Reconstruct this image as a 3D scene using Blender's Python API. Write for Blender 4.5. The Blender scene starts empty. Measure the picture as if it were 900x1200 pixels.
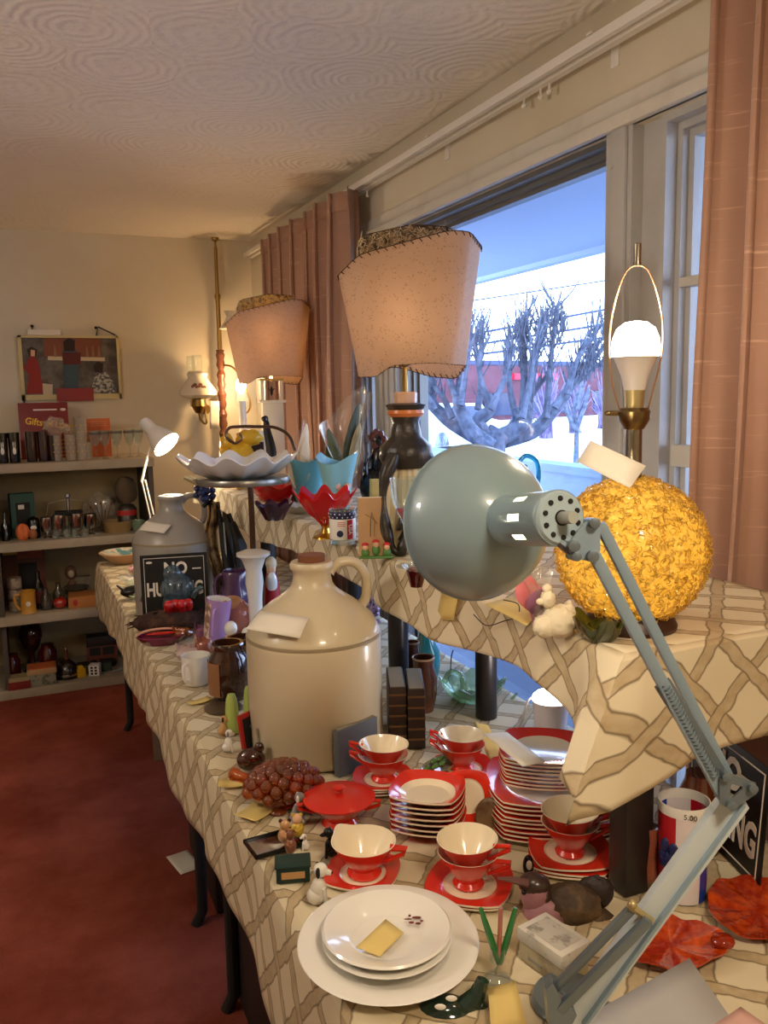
import bpy, bmesh, math, random
from mathutils import Vector, Matrix, noise
PI=math.pi; cos=math.cos; sin=math.sin
random.seed(7)
SC=bpy.context.scene; COL=SC.collection
V=Vector
# ------------------------------------------------------------ camera
F=1007.9; YAW=.405677; PIT=.136972; ROL=-.0195853; CAM=V((0,0,1.5))
fw=V((sin(YAW)*cos(PIT),cos(YAW)*cos(PIT),-sin(PIT)))
r0=V((cos(YAW),-sin(YAW),0)); u0=r0.cross(fw)
rt=r0*cos(ROL)+u0*sin(ROL); up=-r0*sin(ROL)+u0*cos(ROL)
def ray(x,y): return fw+rt*((x-450)/F)-up*((y-600)/F)
def PZ(x,y,z): d=ray(x,y); return CAM+d*((z-1.5)/d.z)
def PX(x,y,X): d=ray(x,y); return CAM+d*(X/d.x)
def PY(x,y,Y): d=ray(x,y); return CAM+d*(Y/d.y)
def PD(x,y,dep): return CAM+ray(x,y)*dep
TT=.756   # top of the cloth on the table
ST=1.144  # top of the cloth on the raised shelf
def fit(px,pb,pt,w,z=TT,r=None):
    """real place, radius and height of a round thing standing on height z, seen at px, foot row pb, top row pt, w wide"""
    p=PZ(px,pb,z); h=V((p.x,p.y)).length; rr=0
    for _ in range(3):
        q=CAM+(p-CAM)*((h+rr)/h)
        rr=w/2*(q-CAM).dot(fw)/F
    if r is not None: rr=r
    loc=V((p.x,p.y,z))*1.0
    d=V((p.x,p.y,0)).normalized()
    loc=V((p.x,p.y,z))+d*rr
    rd=ray(px,pt); t=V((loc.x,loc.y)).length/V((rd.x,rd.y)).length
    return loc,rr,1.5+t*rd.z-z
cd=bpy.data.cameras.new('camera'); co=bpy.data.objects.new('camera',cd); COL.objects.link(co)
cd.sensor_fit='VERTICAL'; cd.sensor_height=36; cd.lens=36*F/1200; cd.clip_start=.02; cd.clip_end=300
m=Matrix((rt,up,-fw)).transposed().to_4x4(); m.translation=CAM; co.matrix_world=m; SC.camera=co
# ------------------------------------------------------------ materials
def lin(h):
    if not isinstance(h,str): return tuple(h)+(1,)
    h=h.lstrip('#'); o=[]
    for i in (0,2,4):
        c=int(h[i:i+2],16)/255; o.append(c/12.92 if c<.04045 else ((c+.055)/1.055)**2.4)
    return tuple(o)+(1,)
class NT:
    def __init__(s,name):
        s.m=bpy.data.materials.new(name); s.m.use_nodes=True; s.t=s.m.node_tree; s.p=s.t.nodes['Principled BSDF']; s.out=s.t.nodes['Material Output']
    def n(s,typ,ins=None,**kw):
        n=s.t.nodes.new(typ)
        for k,v in kw.items(): setattr(n,k,v)
        for k,v in (ins or {}).items(): s.set(n.inputs[k],v)
        return n
    def set(s,i,v):
        if isinstance(v,bpy.types.NodeSocket): s.t.links.new(v,i)
        elif isinstance(v,bpy.types.Node): s.t.links.new(v.outputs[0],i)
        else: i.default_value=v
    def ma(s,op,a,b=0,c=None):
        n=s.t.nodes.new('ShaderNodeMath'); n.operation=op; s.set(n.inputs[0],a); s.set(n.inputs[1],b)
        if c is not None: s.set(n.inputs[2],c)
        return n.outputs[0]
    def mix(s,f,a,b):
        n=s.t.nodes.new('ShaderNodeMix'); n.data_type='RGBA'; s.set(n.inputs[0],f); s.set(n.inputs[6],a); s.set(n.inputs[7],b); return n.outputs[2]
    def bump(s,h,st=.3,d=.01):
        b=s.n('ShaderNodeBump',{'Height':h,'Strength':st,'Distance':d}); s.set(s.p.inputs['Normal'],b)
MC={}
def mat(name,col,rough=.5,metal=0,trans=0,ior=1.45,emit=None,es=0,coat=0,spot=None,bump=None,sss=0,alpha=1,tint=None):
    """spot=(scale,colour2,lo,hi) noise patches; bump=(scale,strength)"""
    if name in MC: return MC[name]
    k=NT(name); p=k.p; c=lin(col)
    p.inputs['Base Color'].default_value=c; p.inputs['Roughness'].default_value=rough; p.inputs['Metallic'].default_value=metal
    p.inputs['Transmission Weight'].default_value=trans; p.inputs['IOR'].default_value=ior; p.inputs['Coat Weight'].default_value=coat
    p.inputs['Alpha'].default_value=alpha
    if sss: p.inputs['Subsurface Weight'].default_value=sss; p.inputs['Subsurface Radius'].default_value=(.02,.012,.006); p.inputs['Subsurface Scale'].default_value=1
    if emit: p.inputs['Emission Color'].default_value=lin(emit); p.inputs['Emission Strength'].default_value=es
    tc=None
    if spot or bump: tc=k.n('ShaderNodeTexCoord').outputs['Object']
    if spot:
        nz=k.n('ShaderNodeTexNoise',{'Vector':tc,'Scale':spot[0],'Detail':5.,'Roughness':.6})
        rp=k.n('ShaderNodeMapRange',{'Value':nz.outputs[0],'From Min':spot[2],'From Max':spot[3]})
        k.set(p.inputs['Base Color'],k.mix(rp.outputs[0],c,lin(spot[1])))
    if bump:
        nz=k.n('ShaderNodeTexNoise',{'Vector':tc,'Scale':bump[0],'Detail':3.})
        k.bump(nz.outputs[0],bump[1],.01 if len(bump)<3 else bump[2])
    MC[name]=k.m; return k.m
def glass(name,col,rough=.03,ior=1.45,clear=.45,tw=.6):
    """thin-walled coloured glass: keeps colour and lets light through"""
    if name in MC: return MC[name]
    k=NT(name); c=lin(col)
    k.p.inputs['Base Color'].default_value=c; k.p.inputs['Roughness'].default_value=rough; k.p.inputs['Coat Weight'].default_value=1.
    k.p.inputs['Transmission Weight'].default_value=tw
    tr=k.n('ShaderNodeBsdfTransparent',{'Color':c}); mx=k.n('ShaderNodeMixShader',{0:clear,1:k.p.outputs[0],2:tr.outputs[0]})
    k.set(k.out.inputs['Surface'],mx); MC[name]=k.m; return k.m
def film(name,col='#ffffff',op=.12,gl=.25,rough=.08):
    """clear thin sheet: window glass, cellophane, clear tumblers"""
    if name in MC: return MC[name]
    k=NT(name); tr=k.n('ShaderNodeBsdfTransparent',{'Color':lin(col)}); g=k.n('ShaderNodeBsdfGlossy',{'Color':(1,1,1,1),'Roughness':rough})
    df=k.n('ShaderNodeBsdfDiffuse',{'Color':lin(col)})
    fr=k.n('ShaderNodeLayerWeight',{'Blend':.5}); fp=k.ma('ADD',k.ma('MULTIPLY',k.ma('POWER',fr.outputs['Facing'],3.),min(1,gl*2)),.03); a=k.n('ShaderNodeMixShader',{0:op,1:tr.outputs[0],2:df.outputs[0]})
    b=k.n('ShaderNodeMixShader',{0:fp,1:a.outputs[0],2:g.outputs[0]}); k.set(k.out.inputs['Surface'],b); MC[name]=k.m; return k.m
# ------------------------------------------------------------ mesh collector
I4=Matrix.Identity(4)
def T(x=0,y=0,z=0,rz=0,rx=0,ry=0,s=1):
    return Matrix.Translation((x,y,z))@Matrix.Rotation(rz,4,'Z')@Matrix.Rotation(ry,4,'Y')@Matrix.Rotation(rx,4,'X')@Matrix.Scale(s,4)
def frame(o,z,x=None):
    """matrix with origin o and local Z along z"""
    z=V(z).normalized(); x=V(x) if x else (V((0,0,1)) if abs(z.z)<.9 else V((1,0,0)))
    y=z.cross(x).normalized(); x=y.cross(z).normalized()
    m=Matrix((x,y,z)).transposed().to_4x4(); m.translation=V(o); return m
class G:
    def __init__(s): s.v=[]; s.f=[]; s.m=[]; s.u=None
    def add(s,vs,fs,mi=0,M=None):
        b=len(s.v)
        s.v+= [M@V(v) for v in vs] if M else [V(v) for v in vs]
        s.f+=[[i+b for i in f] for f in fs]; s.m+= mi if isinstance(mi,list) else [mi]*len(fs); return s
    def lathe(s,prof,seg=28,M=None,mi=0,shape=None,a0=0,a1=2*PI,skip=None):
        """prof: (r,z[,w[,mat]])  w blends the circle towards shape(angle)"""
        full=abs(a1-a0-2*PI)<1e-6; n=seg if full else seg+1
        vs=[];rows=[];fs=[];ms=[]
        for p in prof:
            r,z=p[0],p[1]; w=p[2] if len(p)>2 else (1 if shape else 0)
            if r<1e-6: rows.append([len(vs)]); vs.append((0,0,z)); continue
            row=[]
            for i in range(n):
                a=a0+(a1-a0)*i/seg; k=1
                dz=0
                if shape and w:
                    q=shape(a); 
                    if isinstance(q,tuple): q,dz=q
                    k=1+(q-1)*w
                row.append(len(vs)); vs.append((r*k*cos(a),r*k*sin(a),z+dz*w))
            rows.append(row)
        for j in range(len(rows)-1):
            A,B=rows[j],rows[j+1]; mm=prof[j][3] if len(prof[j])>3 else mi
            if len(A)==1 and len(B)==1: continue
            cnt=seg
            for i in range(cnt):
                i2=(i+1)%n if full else i+1
                if skip and skip(j,i): continue
                if len(A)==1: fs.append([A[0],B[i],B[i2]])
                elif len(B)==1: fs.append([A[i],A[i2],B[0]])
                else: fs.append([A[i],A[i2],B[i2],B[i]])
                ms.append(mm)
        return s.add(vs,fs,ms,M)
    def box(s,sx,sy,sz,M=None,bev=0,mi=0,taper=1):
        """box centred in x,y standing on z=0"""
        x,y=sx/2,sy/2
        if not bev:
            t=taper
            vs=[(-x,-y,0),(x,-y,0),(x,y,0),(-x,y,0),(-x*t,-y*t,sz),(x*t,-y*t,sz),(x*t,y*t,sz),(-x*t,y*t,sz)]
            return s.add(vs,[[3,2,1,0],[4,5,6,7],[0,1,5,4],[1,2,6,5],[2,3,7,6],[3,0,4,7]],mi,M)
        bm=bmesh.new(); bmesh.ops.create_cube(bm,size=1)
        for v in bm.verts: v.co=V((v.co.x*sx,v.co.y*sy,(v.co.z+.5)*sz))
        bmesh.ops.bevel(bm,geom=list(bm.edges),offset=bev,segments=2,affect='EDGES',profile=.6)
        return s.bm(bm,mi,M)
    def bb(s,a,b,mi=0,bev=0):
        """box from corner a to corner b"""
        a=V(a);b=V(b); c=(a+b)/2; d=[abs(b[i]-a[i]) for i in range(3)]
        return s.box(d[0],d[1],d[2],Matrix.Translation((c.x,c.y,min(a.z,b.z))),bev,mi)
    def bm(s,bm,mi=0,M=None):
        bm.verts.index_update(); vs=[v.co.copy() for v in bm.verts]; fs=[[v.index for v in f.verts] for f in bm.faces]; bm.free()
        return s.add(vs,fs,mi,M)
    def tube(s,pts,r=.005,seg=8,M=None,mi=0,closed=False,flat=1,caps=True):
        pts=[V(p) for p in pts]; n=len(pts); rs=r if isinstance(r,(list,tuple)) else [r]*n
        vs=[];fs=[]; x=None
        for i,p in enumerate(pts):
            a=pts[i-1] if (i>0 or closed) else pts[i]; b=pts[(i+1)%n] if (i<n-1 or closed) else pts[i]
            t=(b-a); t=t.normalized() if t.length>1e-9 else V((0,0,1))
            if x is None: x=t.orthogonal().normalized() if abs(t.z)>.95 else t.cross(V((0,0,1))).normalized()
            x=(x-t*x.dot(t)); x=x.normalized() if x.length>1e-6 else t.orthogonal().normalized()
            y=t.cross(x)
            for k in range(seg):
                an=2*PI*k/seg; vs.append(p+x*cos(an)*rs[i]+y*sin(an)*rs[i]*flat)
        for i in range(n if closed else n-1):
            j=(i+1)%n
            for k in range(seg):
                k2=(k+1)%seg; fs.append([i*seg+k,i*seg+k2,j*seg+k2,j*seg+k])
        if caps and not closed: fs.append(list(range(seg))[::-1]); fs.append([(n-1)*seg+k for k in range(seg)])
        return s.add(vs,fs,mi,M)
    def bar(s,a,b,w,h,up=(0,0,1),mi=0,bev=0):
        a=V(a);b=V(b); M=frame(a,b-a,up); return s.box(h,w,(b-a).length,M,bev,mi)
    def ball(s,c=(0,0,0),r=1,seg=18,ring=10,M=None,mi=0,fn=None):
        r=r if isinstance(r,(tuple,list)) else (r,r,r); c=V(c); vs=[(0,0,-1)];
        for j in range(1,ring):
            p=-PI/2+PI*j/ring
            for i in range(seg): a=2*PI*i/seg; vs.append((cos(p)*cos(a),cos(p)*sin(a),sin(p)))
        vs.append((0,0,1)); fs=[]
        for i in range(seg):
            i2=(i+1)%seg; fs.append([0,1+i2,1+i]); fs.append([len(vs)-1,1+(ring-2)*seg+i,1+(ring-2)*seg+i2])
            for j in range(ring-2): a=1+j*seg; fs.append([a+i,a+i2,a+seg+i2,a+seg+i])
        out=[]
        for v in vs:
            v=V(v); k=fn(v) if fn else 1; out.append(c+V((v.x*r[0]*k,v.y*r[1]*k,v.z*r[2]*k)))
        return s.add(out,fs,mi,M)
    def grid(s,fn,nu,nv,M=None,mi=0,uv=False,thick=0):
        vs=[];us=[]
        for j in range(nv+1):
            for i in range(nu+1):
                q=fn(i/nu,j/nv)
                if uv: q,w=q; us.append(w)
                vs.append(V(q))
        fs=[[j*(nu+1)+i,j*(nu+1)+i+1,(j+1)*(nu+1)+i+1,(j+1)*(nu+1)+i] for j in range(nv) for i in range(nu)]
        if uv: s.u=(s.u or [])+us
        return s.add(vs,fs,mi,M)
    def prism(s,pts,h,M=None,mi=0):
        n=len(pts); vs=[(x,y,0) for x,y in pts]+[(x,y,h) for x,y in pts]
        return s.add(vs,[list(range(n))[::-1],[n+i for i in range(n)]]+[[i,(i+1)%n,n+(i+1)%n,n+i] for i in range(n)],mi,M)
    def text(s,st,size,M=None,mi=0,ext=.0004,off=0,align='CENTER',sx=1):
        cu=bpy.data.curves.new('t','FONT'); cu.body=st; cu.size=size; cu.extrude=ext; cu.offset=off; cu.align_x=align; cu.align_y='CENTER'; cu.resolution_u=3
        ob=bpy.data.objects.new('t',cu); me=bpy.data.meshes.new_from_object(ob)
        s.add([V((v.co.x*sx,v.co.y,v.co.z)) for v in me.vertices],[list(p.vertices) for p in me.polygons],mi,M)
        bpy.data.objects.remove(ob); bpy.data.curves.remove(cu); bpy.data.meshes.remove(me); return s
    def to(s,name,m,parent=None,smooth=35,loc=None,rz=0,solid=0,sub=0):
        me=bpy.data.meshes.new(name); me.from_pydata([tuple(v) for v in s.v],[],s.f)
        for x in (m if isinstance(m,(list,tuple)) else [m]): me.materials.append(x)
        me.polygons.foreach_set('material_index',s.m)
        if s.u:
            ul=me.uv_layers.new(name='UVMap')
            for l in me.loops: ul.data[l.index].uv=s.u[l.vertex_index]
        bm=bmesh.new(); bm.from_mesh(me)
        if not s.u: bmesh.ops.remove_doubles(bm,verts=bm.verts,dist=1e-6)
        bmesh.ops.recalc_face_normals(bm,faces=bm.faces); bm.to_mesh(me); bm.free()
        me.update()
        if smooth:
            me.polygons.foreach_set('use_smooth',[True]*len(me.polygons)); me.set_sharp_from_angle(angle=math.radians(smooth))
        o=bpy.data.objects.new(name,me); COL.objects.link(o)
        if parent: o.parent=parent
        if loc is not None: o.location=loc
        o.rotation_euler.z=rz
        if solid: md=o.modifiers.new('solid','SOLIDIFY'); md.thickness=solid; md.offset=0
        if sub: md=o.modifiers.new('sub','SUBSURF'); md.levels=sub; md.render_levels=sub
        return o
def tag(o,label,cat,group=None):
    o['label']=label; o['category']=cat
    if group: o['group']=group
    return o
def thing(name,label,cat,loc=(0,0,0),rz=0,group=None):
    o=bpy.data.objects.new(name,None); COL.objects.link(o); o.empty_display_size=.05; o.location=loc; o.rotation_euler.z=rz
    return tag(o,label,cat,group)
def solo(g,name,label,cat,m,loc=(0,0,0),rz=0,group=None,**kw):
    return tag(g.to(name,m,loc=loc,rz=rz,**kw),label,cat,group)
def struct(g,name,m,parent=None,smooth=35):
    o=g.to(name,m,parent,smooth)
    if not parent: o['kind']='structure'
    return o
def dup(o,label=None,group=None,loc=None,rz=None,parent=None):
    c=o.copy(); COL.objects.link(c)
    if parent: c.parent=parent
    if loc is not None: c.location=loc
    if rz is not None: c.rotation_euler.z=rz
    if label: c['label']=label
    if group: c['group']=group
    for ch in list(o.children): dup(ch,parent=c)
    return c
def sc(prof,r,h): return [(a[0]*r,a[1]*h)+tuple(a[2:]) for a in prof]
def shell(prof,t):
    """open vessel: outer profile, then back down inside"""
    ins=[(max(p[0]-t,0.0),p[1]+ (t if i==0 else 0)) for i,p in enumerate(prof)]
    out=[(0,prof[0][1])]+list(prof)+ins[::-1]
    if ins[0][0]>0: out.append((0,prof[0][1]+t))
    return out
def smooth_path(pts,n=6):
    pts=[V(p) for p in pts]; out=[]
    for i in range(len(pts)-1):
        a=pts[max(i-1,0)];b=pts[i];c=pts[i+1];d=pts[min(i+2,len(pts)-1)]
        for k in range(n):
            t=k/n; out.append(.5*((2*b)+(c-a)*t+(2*a-5*b+4*c-d)*t*t+(3*b-a-3*c+d)*t**3))
    out.append(pts[-1]); return out
def card(name,label,cen,w,h,m,rz=0,tilt=0,rx=0,cat='price tag',bend=0,group=None):
    """small paper card lying (tilt=0) or leaning, slight curl"""
    g=G(); g.grid(lambda u,v:(w*(u-.5),h*(v-.5),bend*(4*(u-.5)**2)),6,2)
    o=solo(g,name,label,cat,m,cen,rz,group,solid=.0006); o.rotation_euler=(rx,tilt,rz); return o
def card4(name,label,p,m,cat='price tag',thick=.0008):
    """a stiff paper card through four real corners"""
    c=sum((V(q) for q in p),V())/4; g=G(); P=[V(q)-c for q in p]
    g.grid(lambda u,v:(P[0]*(1-u)+P[1]*u)*(1-v)+(P[3]*(1-u)+P[2]*u)*v,4,4)
    return solo(g,name,label,cat,m,c,solid=thick)
# ------------------------------------------------------------ special materials
def cloth_mat(name,P=.082,cream='#dccfb0',tan='#a68c62',line='#573f20'):
    k=NT(name); uv=k.n('ShaderNodeTexCoord').outputs['UV']
    nz=k.n('ShaderNodeTexNoise',{'Vector':uv,'Scale':22.,'Detail':2.}); sb=k.n('ShaderNodeVectorMath',{0:nz.outputs['Color'],1:(.5,.5,.5)},operation='SUBTRACT')
    ml=k.n('ShaderNodeVectorMath',{0:sb.outputs[0],'Scale':.02},operation='SCALE'); ad=k.n('ShaderNodeVectorMath',{0:uv,1:ml.outputs[0]},operation='ADD')
    sp=k.n('ShaderNodeSeparateXYZ',{0:ad.outputs[0]}); u,v=sp.outputs[0],sp.outputs[1]
    ma=k.ma; q=1/(P*1.414)
    a=ma('MULTIPLY',ma('ADD',u,v),q); b=ma('MULTIPLY',ma('SUBTRACT',u,v),q)
    fa=ma('ABSOLUTE',ma('SUBTRACT',ma('FRACT',a),.5)); fb=ma('ABSOLUTE',ma('SUBTRACT',ma('FRACT',b),.5))
    w=.12; e=.03
    inA=ma('LESS_THAN',fa,w); inB=ma('LESS_THAN',fb,w)
    par=ma('ABSOLUTE',ma('MODULO',ma('ADD',ma('FLOOR',a),ma('FLOOR',b)),2.))
    la=ma('SUBTRACT',1.,ma('MINIMUM',ma('DIVIDE',ma('ABSOLUTE',ma('SUBTRACT',fa,w)),e),1.)); lb=ma('SUBTRACT',1.,ma('MINIMUM',ma('DIVIDE',ma('ABSOLUTE',ma('SUBTRACT',fb,w)),e),1.))
    la=ma('MULTIPLY',la,ma('SUBTRACT',1.,ma('MULTIPLY',inB,par))); lb=ma('MULTIPLY',lb,ma('SUBTRACT',1.,ma('MULTIPLY',inA,ma('SUBTRACT',1.,par))))
    ln=ma('MULTIPLY',ma('MAXIMUM',la,lb),.8); band=ma('MAXIMUM',inA,inB)
    n2=k.n('ShaderNodeTexNoise',{'Vector':uv,'Scale':60.,'Detail':3.}); bt=k.mix(ma('MULTIPLY',n2.outputs[0],.75),lin(tan),lin(cream))
    c=k.mix(band,lin(cream),bt); c=k.mix(ln,c,lin(line)); k.set(k.p.inputs['Base Color'],c); k.p.inputs['Roughness'].default_value=.85
    n3=k.n('ShaderNodeTexNoise',{'Vector':uv,'Scale':900.}); k.bump(n3.outputs[0],.15,.001)
    return k.m
CLOTH=cloth_mat('lattice_cloth'); CLOTH2=cloth_mat('lattice_cloth_darker',.082,'#d2c4a2','#9c8258','#54401f')  # second cloth: same lattice in slightly darker tones
def ceiling_mat():
    k=NT('swirl_plaster'); tc=k.n('ShaderNodeTexCoord').outputs['Object']
    v=k.n('ShaderNodeTexVoronoi',{'Vector':tc,'Scale':3.2,'Randomness':.9}); 
    r=k.ma('SINE',k.ma('MULTIPLY',k.ma('ADD',v.outputs['Distance'],k.ma('MULTIPLY',k.n('ShaderNodeTexNoise',{'Vector':tc,'Scale':7.,'Detail':3.}).outputs[0],.16)),75.))
    nz=k.n('ShaderNodeTexNoise',{'Vector':tc,'Scale':25.,'Detail':4.}); h=k.ma('ADD',k.ma('MULTIPLY',r,.2),k.ma('MULTIPLY',nz.outputs[0],1.4)); h=k.ma('ADD',h,k.ma('MULTIPLY',v.outputs['Distance'],4.))
    k.bump(h,.5,.008)
    n2=k.n('ShaderNodeTexNoise',{'Vector':tc,'Scale':.9,'Detail':3.})
    k.set(k.p.inputs['Base Color'],k.mix(n2.outputs[0],lin('#f1ece3'),lin('#e6dccb'))); k.p.inputs['Roughness'].default_value=.9; return k.m
def carpet_mat():
    k=NT('maroon_carpet'); tc=k.n('ShaderNodeTexCoord').outputs['Object']
    n=k.n('ShaderNodeTexNoise',{'Vector':tc,'Scale':2.6,'Detail':5.,'Roughness':.65}); n2=k.n('ShaderNodeTexNoise',{'Vector':tc,'Scale':260.,'Detail':2.})
    rp=k.n('ShaderNodeMapRange',{'Value':n.outputs[0],'From Min':.35,'From Max':.68})
    c=k.mix(rp.outputs[0],lin('#7a3826'),lin('#a05644')); c=k.mix(k.ma('MULTIPLY',n2.outputs[0],.6),c,lin('#5a2018'))
    k.set(k.p.inputs['Base Color'],c); k.p.inputs['Roughness'].default_value=1; k.p.inputs['Specular IOR Level'].default_value=.1
    k.bump(k.ma('ADD',n2.outputs[0],k.ma('MULTIPLY',n.outputs[0],3.)),.5,.004); return k.m
def slub_mat(name,c1,c2):
    k=NT(name); tc=k.n('ShaderNodeTexCoord').outputs['Object']
    mp=k.n('ShaderNodeMapping',{'Vector':tc,'Scale':(9.,9.,160.)}); n=k.n('ShaderNodeTexNoise',{'Vector':mp.outputs[0],'Scale':1.,'Detail':3.})
    rp=k.n('ShaderNodeMapRange',{'Value':n.outputs[0],'From Min':.62,'From Max':.78})
    k.set(k.p.inputs['Base Color'],k.mix(rp.outputs[0],lin(c1),lin(c2))); k.p.inputs['Roughness'].default_value=.7; k.p.inputs['Sheen Weight'].default_value=.3
    k.bump(n.outputs[0],.25,.002); return k.m
def speck_mat():
    k=NT('speckled_fibreglass'); tc=k.n('ShaderNodeTexCoord').outputs['Object']
    v=k.n('ShaderNodeTexVoronoi',{'Vector':tc,'Scale':190.,'Randomness':1.}); nz=k.n('ShaderNodeTexNoise',{'Vector':tc,'Scale':60.,'Detail':3.}); n2=k.n('ShaderNodeTexNoise',{'Vector':tc,'Scale':9.})
    d=k.ma('MULTIPLY',k.ma('LESS_THAN',v.outputs['Distance'],.3),k.ma('GREATER_THAN',nz.outputs[0],.5))
    c=k.mix(n2.outputs[0],lin('#bd9b80'),lin('#a8876c')); c=k.mix(k.ma('MULTIPLY',d,.6),c,lin('#7d5f3e'))
    k.set(k.p.inputs['Base Color'],c); k.p.inputs['Roughness'].default_value=.6
    tl=k.n('ShaderNodeBsdfTranslucent',{'Color':c}); mx=k.n('ShaderNodeMixShader',{0:.3,1:k.p.outputs[0],2:tl.outputs[0]}); k.set(k.out.inputs['Surface'],mx); return k.m
WALLM=mat('aged_wall_paint','#d9cfb8',.9,spot=(1.2,'#cdc0a4',.4,.75),bump=(30,.08))
CEIL=ceiling_mat(); CARP=carpet_mat(); CURT=slub_mat('rose_slub_fabric','#a8806a','#cfa88e')
SPECK=speck_mat()
WOODW=mat('cream_painted_trim','#d6d0c2',.5,spot=(6,'#c2bbab',.5,.8)); WFR=mat('grey_white_window_paint','#bdbbb6',.45,spot=(5,'#a7a5a0',.45,.8)); ALU=mat('grey_aluminium','#7b7c7c',.4,.5)
PANE=film('window_glass','#f4f8ff',.01,.12,.02)
BLACK=mat('black_gloss','#0c0b0b',.25); BLK=mat('matte_black','#15130f',.7); WHITE=mat('white_ceramic','#e6e2d8',.18,coat=.5); RED=mat('red_glaze','#d8301c',.2,coat=.6); CREAM=mat('cream_glaze','#efe0c2',.2,coat=.5)
CHROME=mat('chrome','#c9c9c9',.12,1); BRASS=mat('aged_brass','#a3834a',.28,1); CARDW=mat('white_card','#e4dccb',.75); CARDY=mat('yellow_card','#d9bf74',.8); CARDG=mat('grey_card','#a9a7a5',.8)
STONE=mat('cream_stoneware','#cdbf9f',.3,coat=.35,spot=(3,'#bba985',.4,.8)); STONEG=mat('grey_stoneware','#9c968c',.3,coat=.35,spot=(3,'#857f76',.4,.8)); STLINE=mat('stoneware_brown_line','#8d7d60',.4)
GR=glass('red_glass','#ee1218',clear=.4,tw=.35); GRD=glass('dark_red_glass','#5c0c14',clear=.2); GP=glass('purple_glass','#4a1440',clear=.25); GA=glass('amber_glass','#ee8a3c',clear=.3,tw=.85); GT=glass('teal_glass','#2f9db0',clear=.4); GG=glass('green_glass','#3f7a42',clear=.4); GO=glass('orange_glass','#d2410c',clear=.3); GOLIVE=glass('olive_glass','#4c5a1c',clear=.2); GB=glass('grey_blue_glass','#7f9aa8',clear=.4); CLR=film('clear_glass','#f2f6f4',.06,.4,.05); CELLO=film('cellophane','#f6f0e4',.17,.5,.12); CRYS=glass('crystal_green_tint','#cfe3c8',clear=.5)
BROWN=mat('brown_glaze','#3a1c10',.12,coat=.8); DKWOOD=mat('dark_wood','#3a2214',.35); WOOD=mat('brown_wood','#7a5230',.45)
BLUEC=mat('aqua_ceramic','#6fb3bd',.35); SKIN=mat('figurine_skin','#e0b08c',.5); GREYB=mat('grey_paint','#8b8f8e',.4); YEL=mat('yellow_paint','#d9a91c',.4); GRNP=mat('dark_green_paint','#14312a',.4); PINK=mat('pink_paint','#d59a9a',.4); REDP=mat('red_paint','#a3221a',.5); ORG=mat('orange_paint','#cf6a35',.6); TANP=mat('tan_paint','#b98e5c',.6); GOLD=mat('gold_paint','#c69a3c',.3,1); LAVM=mat('lavender_lustre','#9a6fae',.2,.2,coat=.5); GREENC=mat('celery_green_ceramic','#a3b45c',.3,coat=.4); DGREEN=mat('leaf_green','#4f7a3a',.5); NAVY=mat('navy_paint','#1a2350',.4); WPAINT=mat('white_paint','#e9e4da',.45); PURP=mat('purple_glaze','#4c2c4e',.15,coat=.7)
# ------------------------------------------------------------ the room
W=1.368; D=5.10; XL=-2.6; YF=-1.6; CZ=2.4
g=G(); g.bb((XL-.1,YF-.1,-.08),(W+.14,D+.1,0)); struct(g,'floor',CARP)
g=G(); g.bb((XL-.1,YF-.1,CZ),(W+.14,D+.1,CZ+.08)); struct(g,'ceiling',CEIL)
g=G(); g.bb((XL-.1,D,0),(W+.14,D+.1,CZ)); struct(g,'wall_back',WALLM)
g=G(); g.bb((XL-.1,YF,0),(XL,D,CZ)); struct(g,'wall_left',WALLM)
g=G(); g.bb((XL-.1,YF-.1,0),(W+.14,YF,CZ)); struct(g,'wall_front',WALLM)
WY0,WY1,WZ0,WZ1=.95,3.48,.46,2.10
g=G(); g.bb((W,YF,0),(W+.14,D,WZ0)); g.bb((W,YF,WZ1),(W+.14,D,CZ)); g.bb((W,YF,WZ0),(W+.14,WY0,WZ1)); g.bb((W,WY1,WZ0),(W+.14,D,WZ1)); struct(g,'wall_right',WALLM)
g=G(); g.bb((W-.022,YF,0),(W,D,.09)); struct(g,'baseboard_right',WOODW)
g=G(); g.bb((XL,D-.02,0),(-.97,D,.09)); g.bb((.70,D-.02,0),(W,D,.09)); struct(g,'baseboard_back',WOODW)
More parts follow.
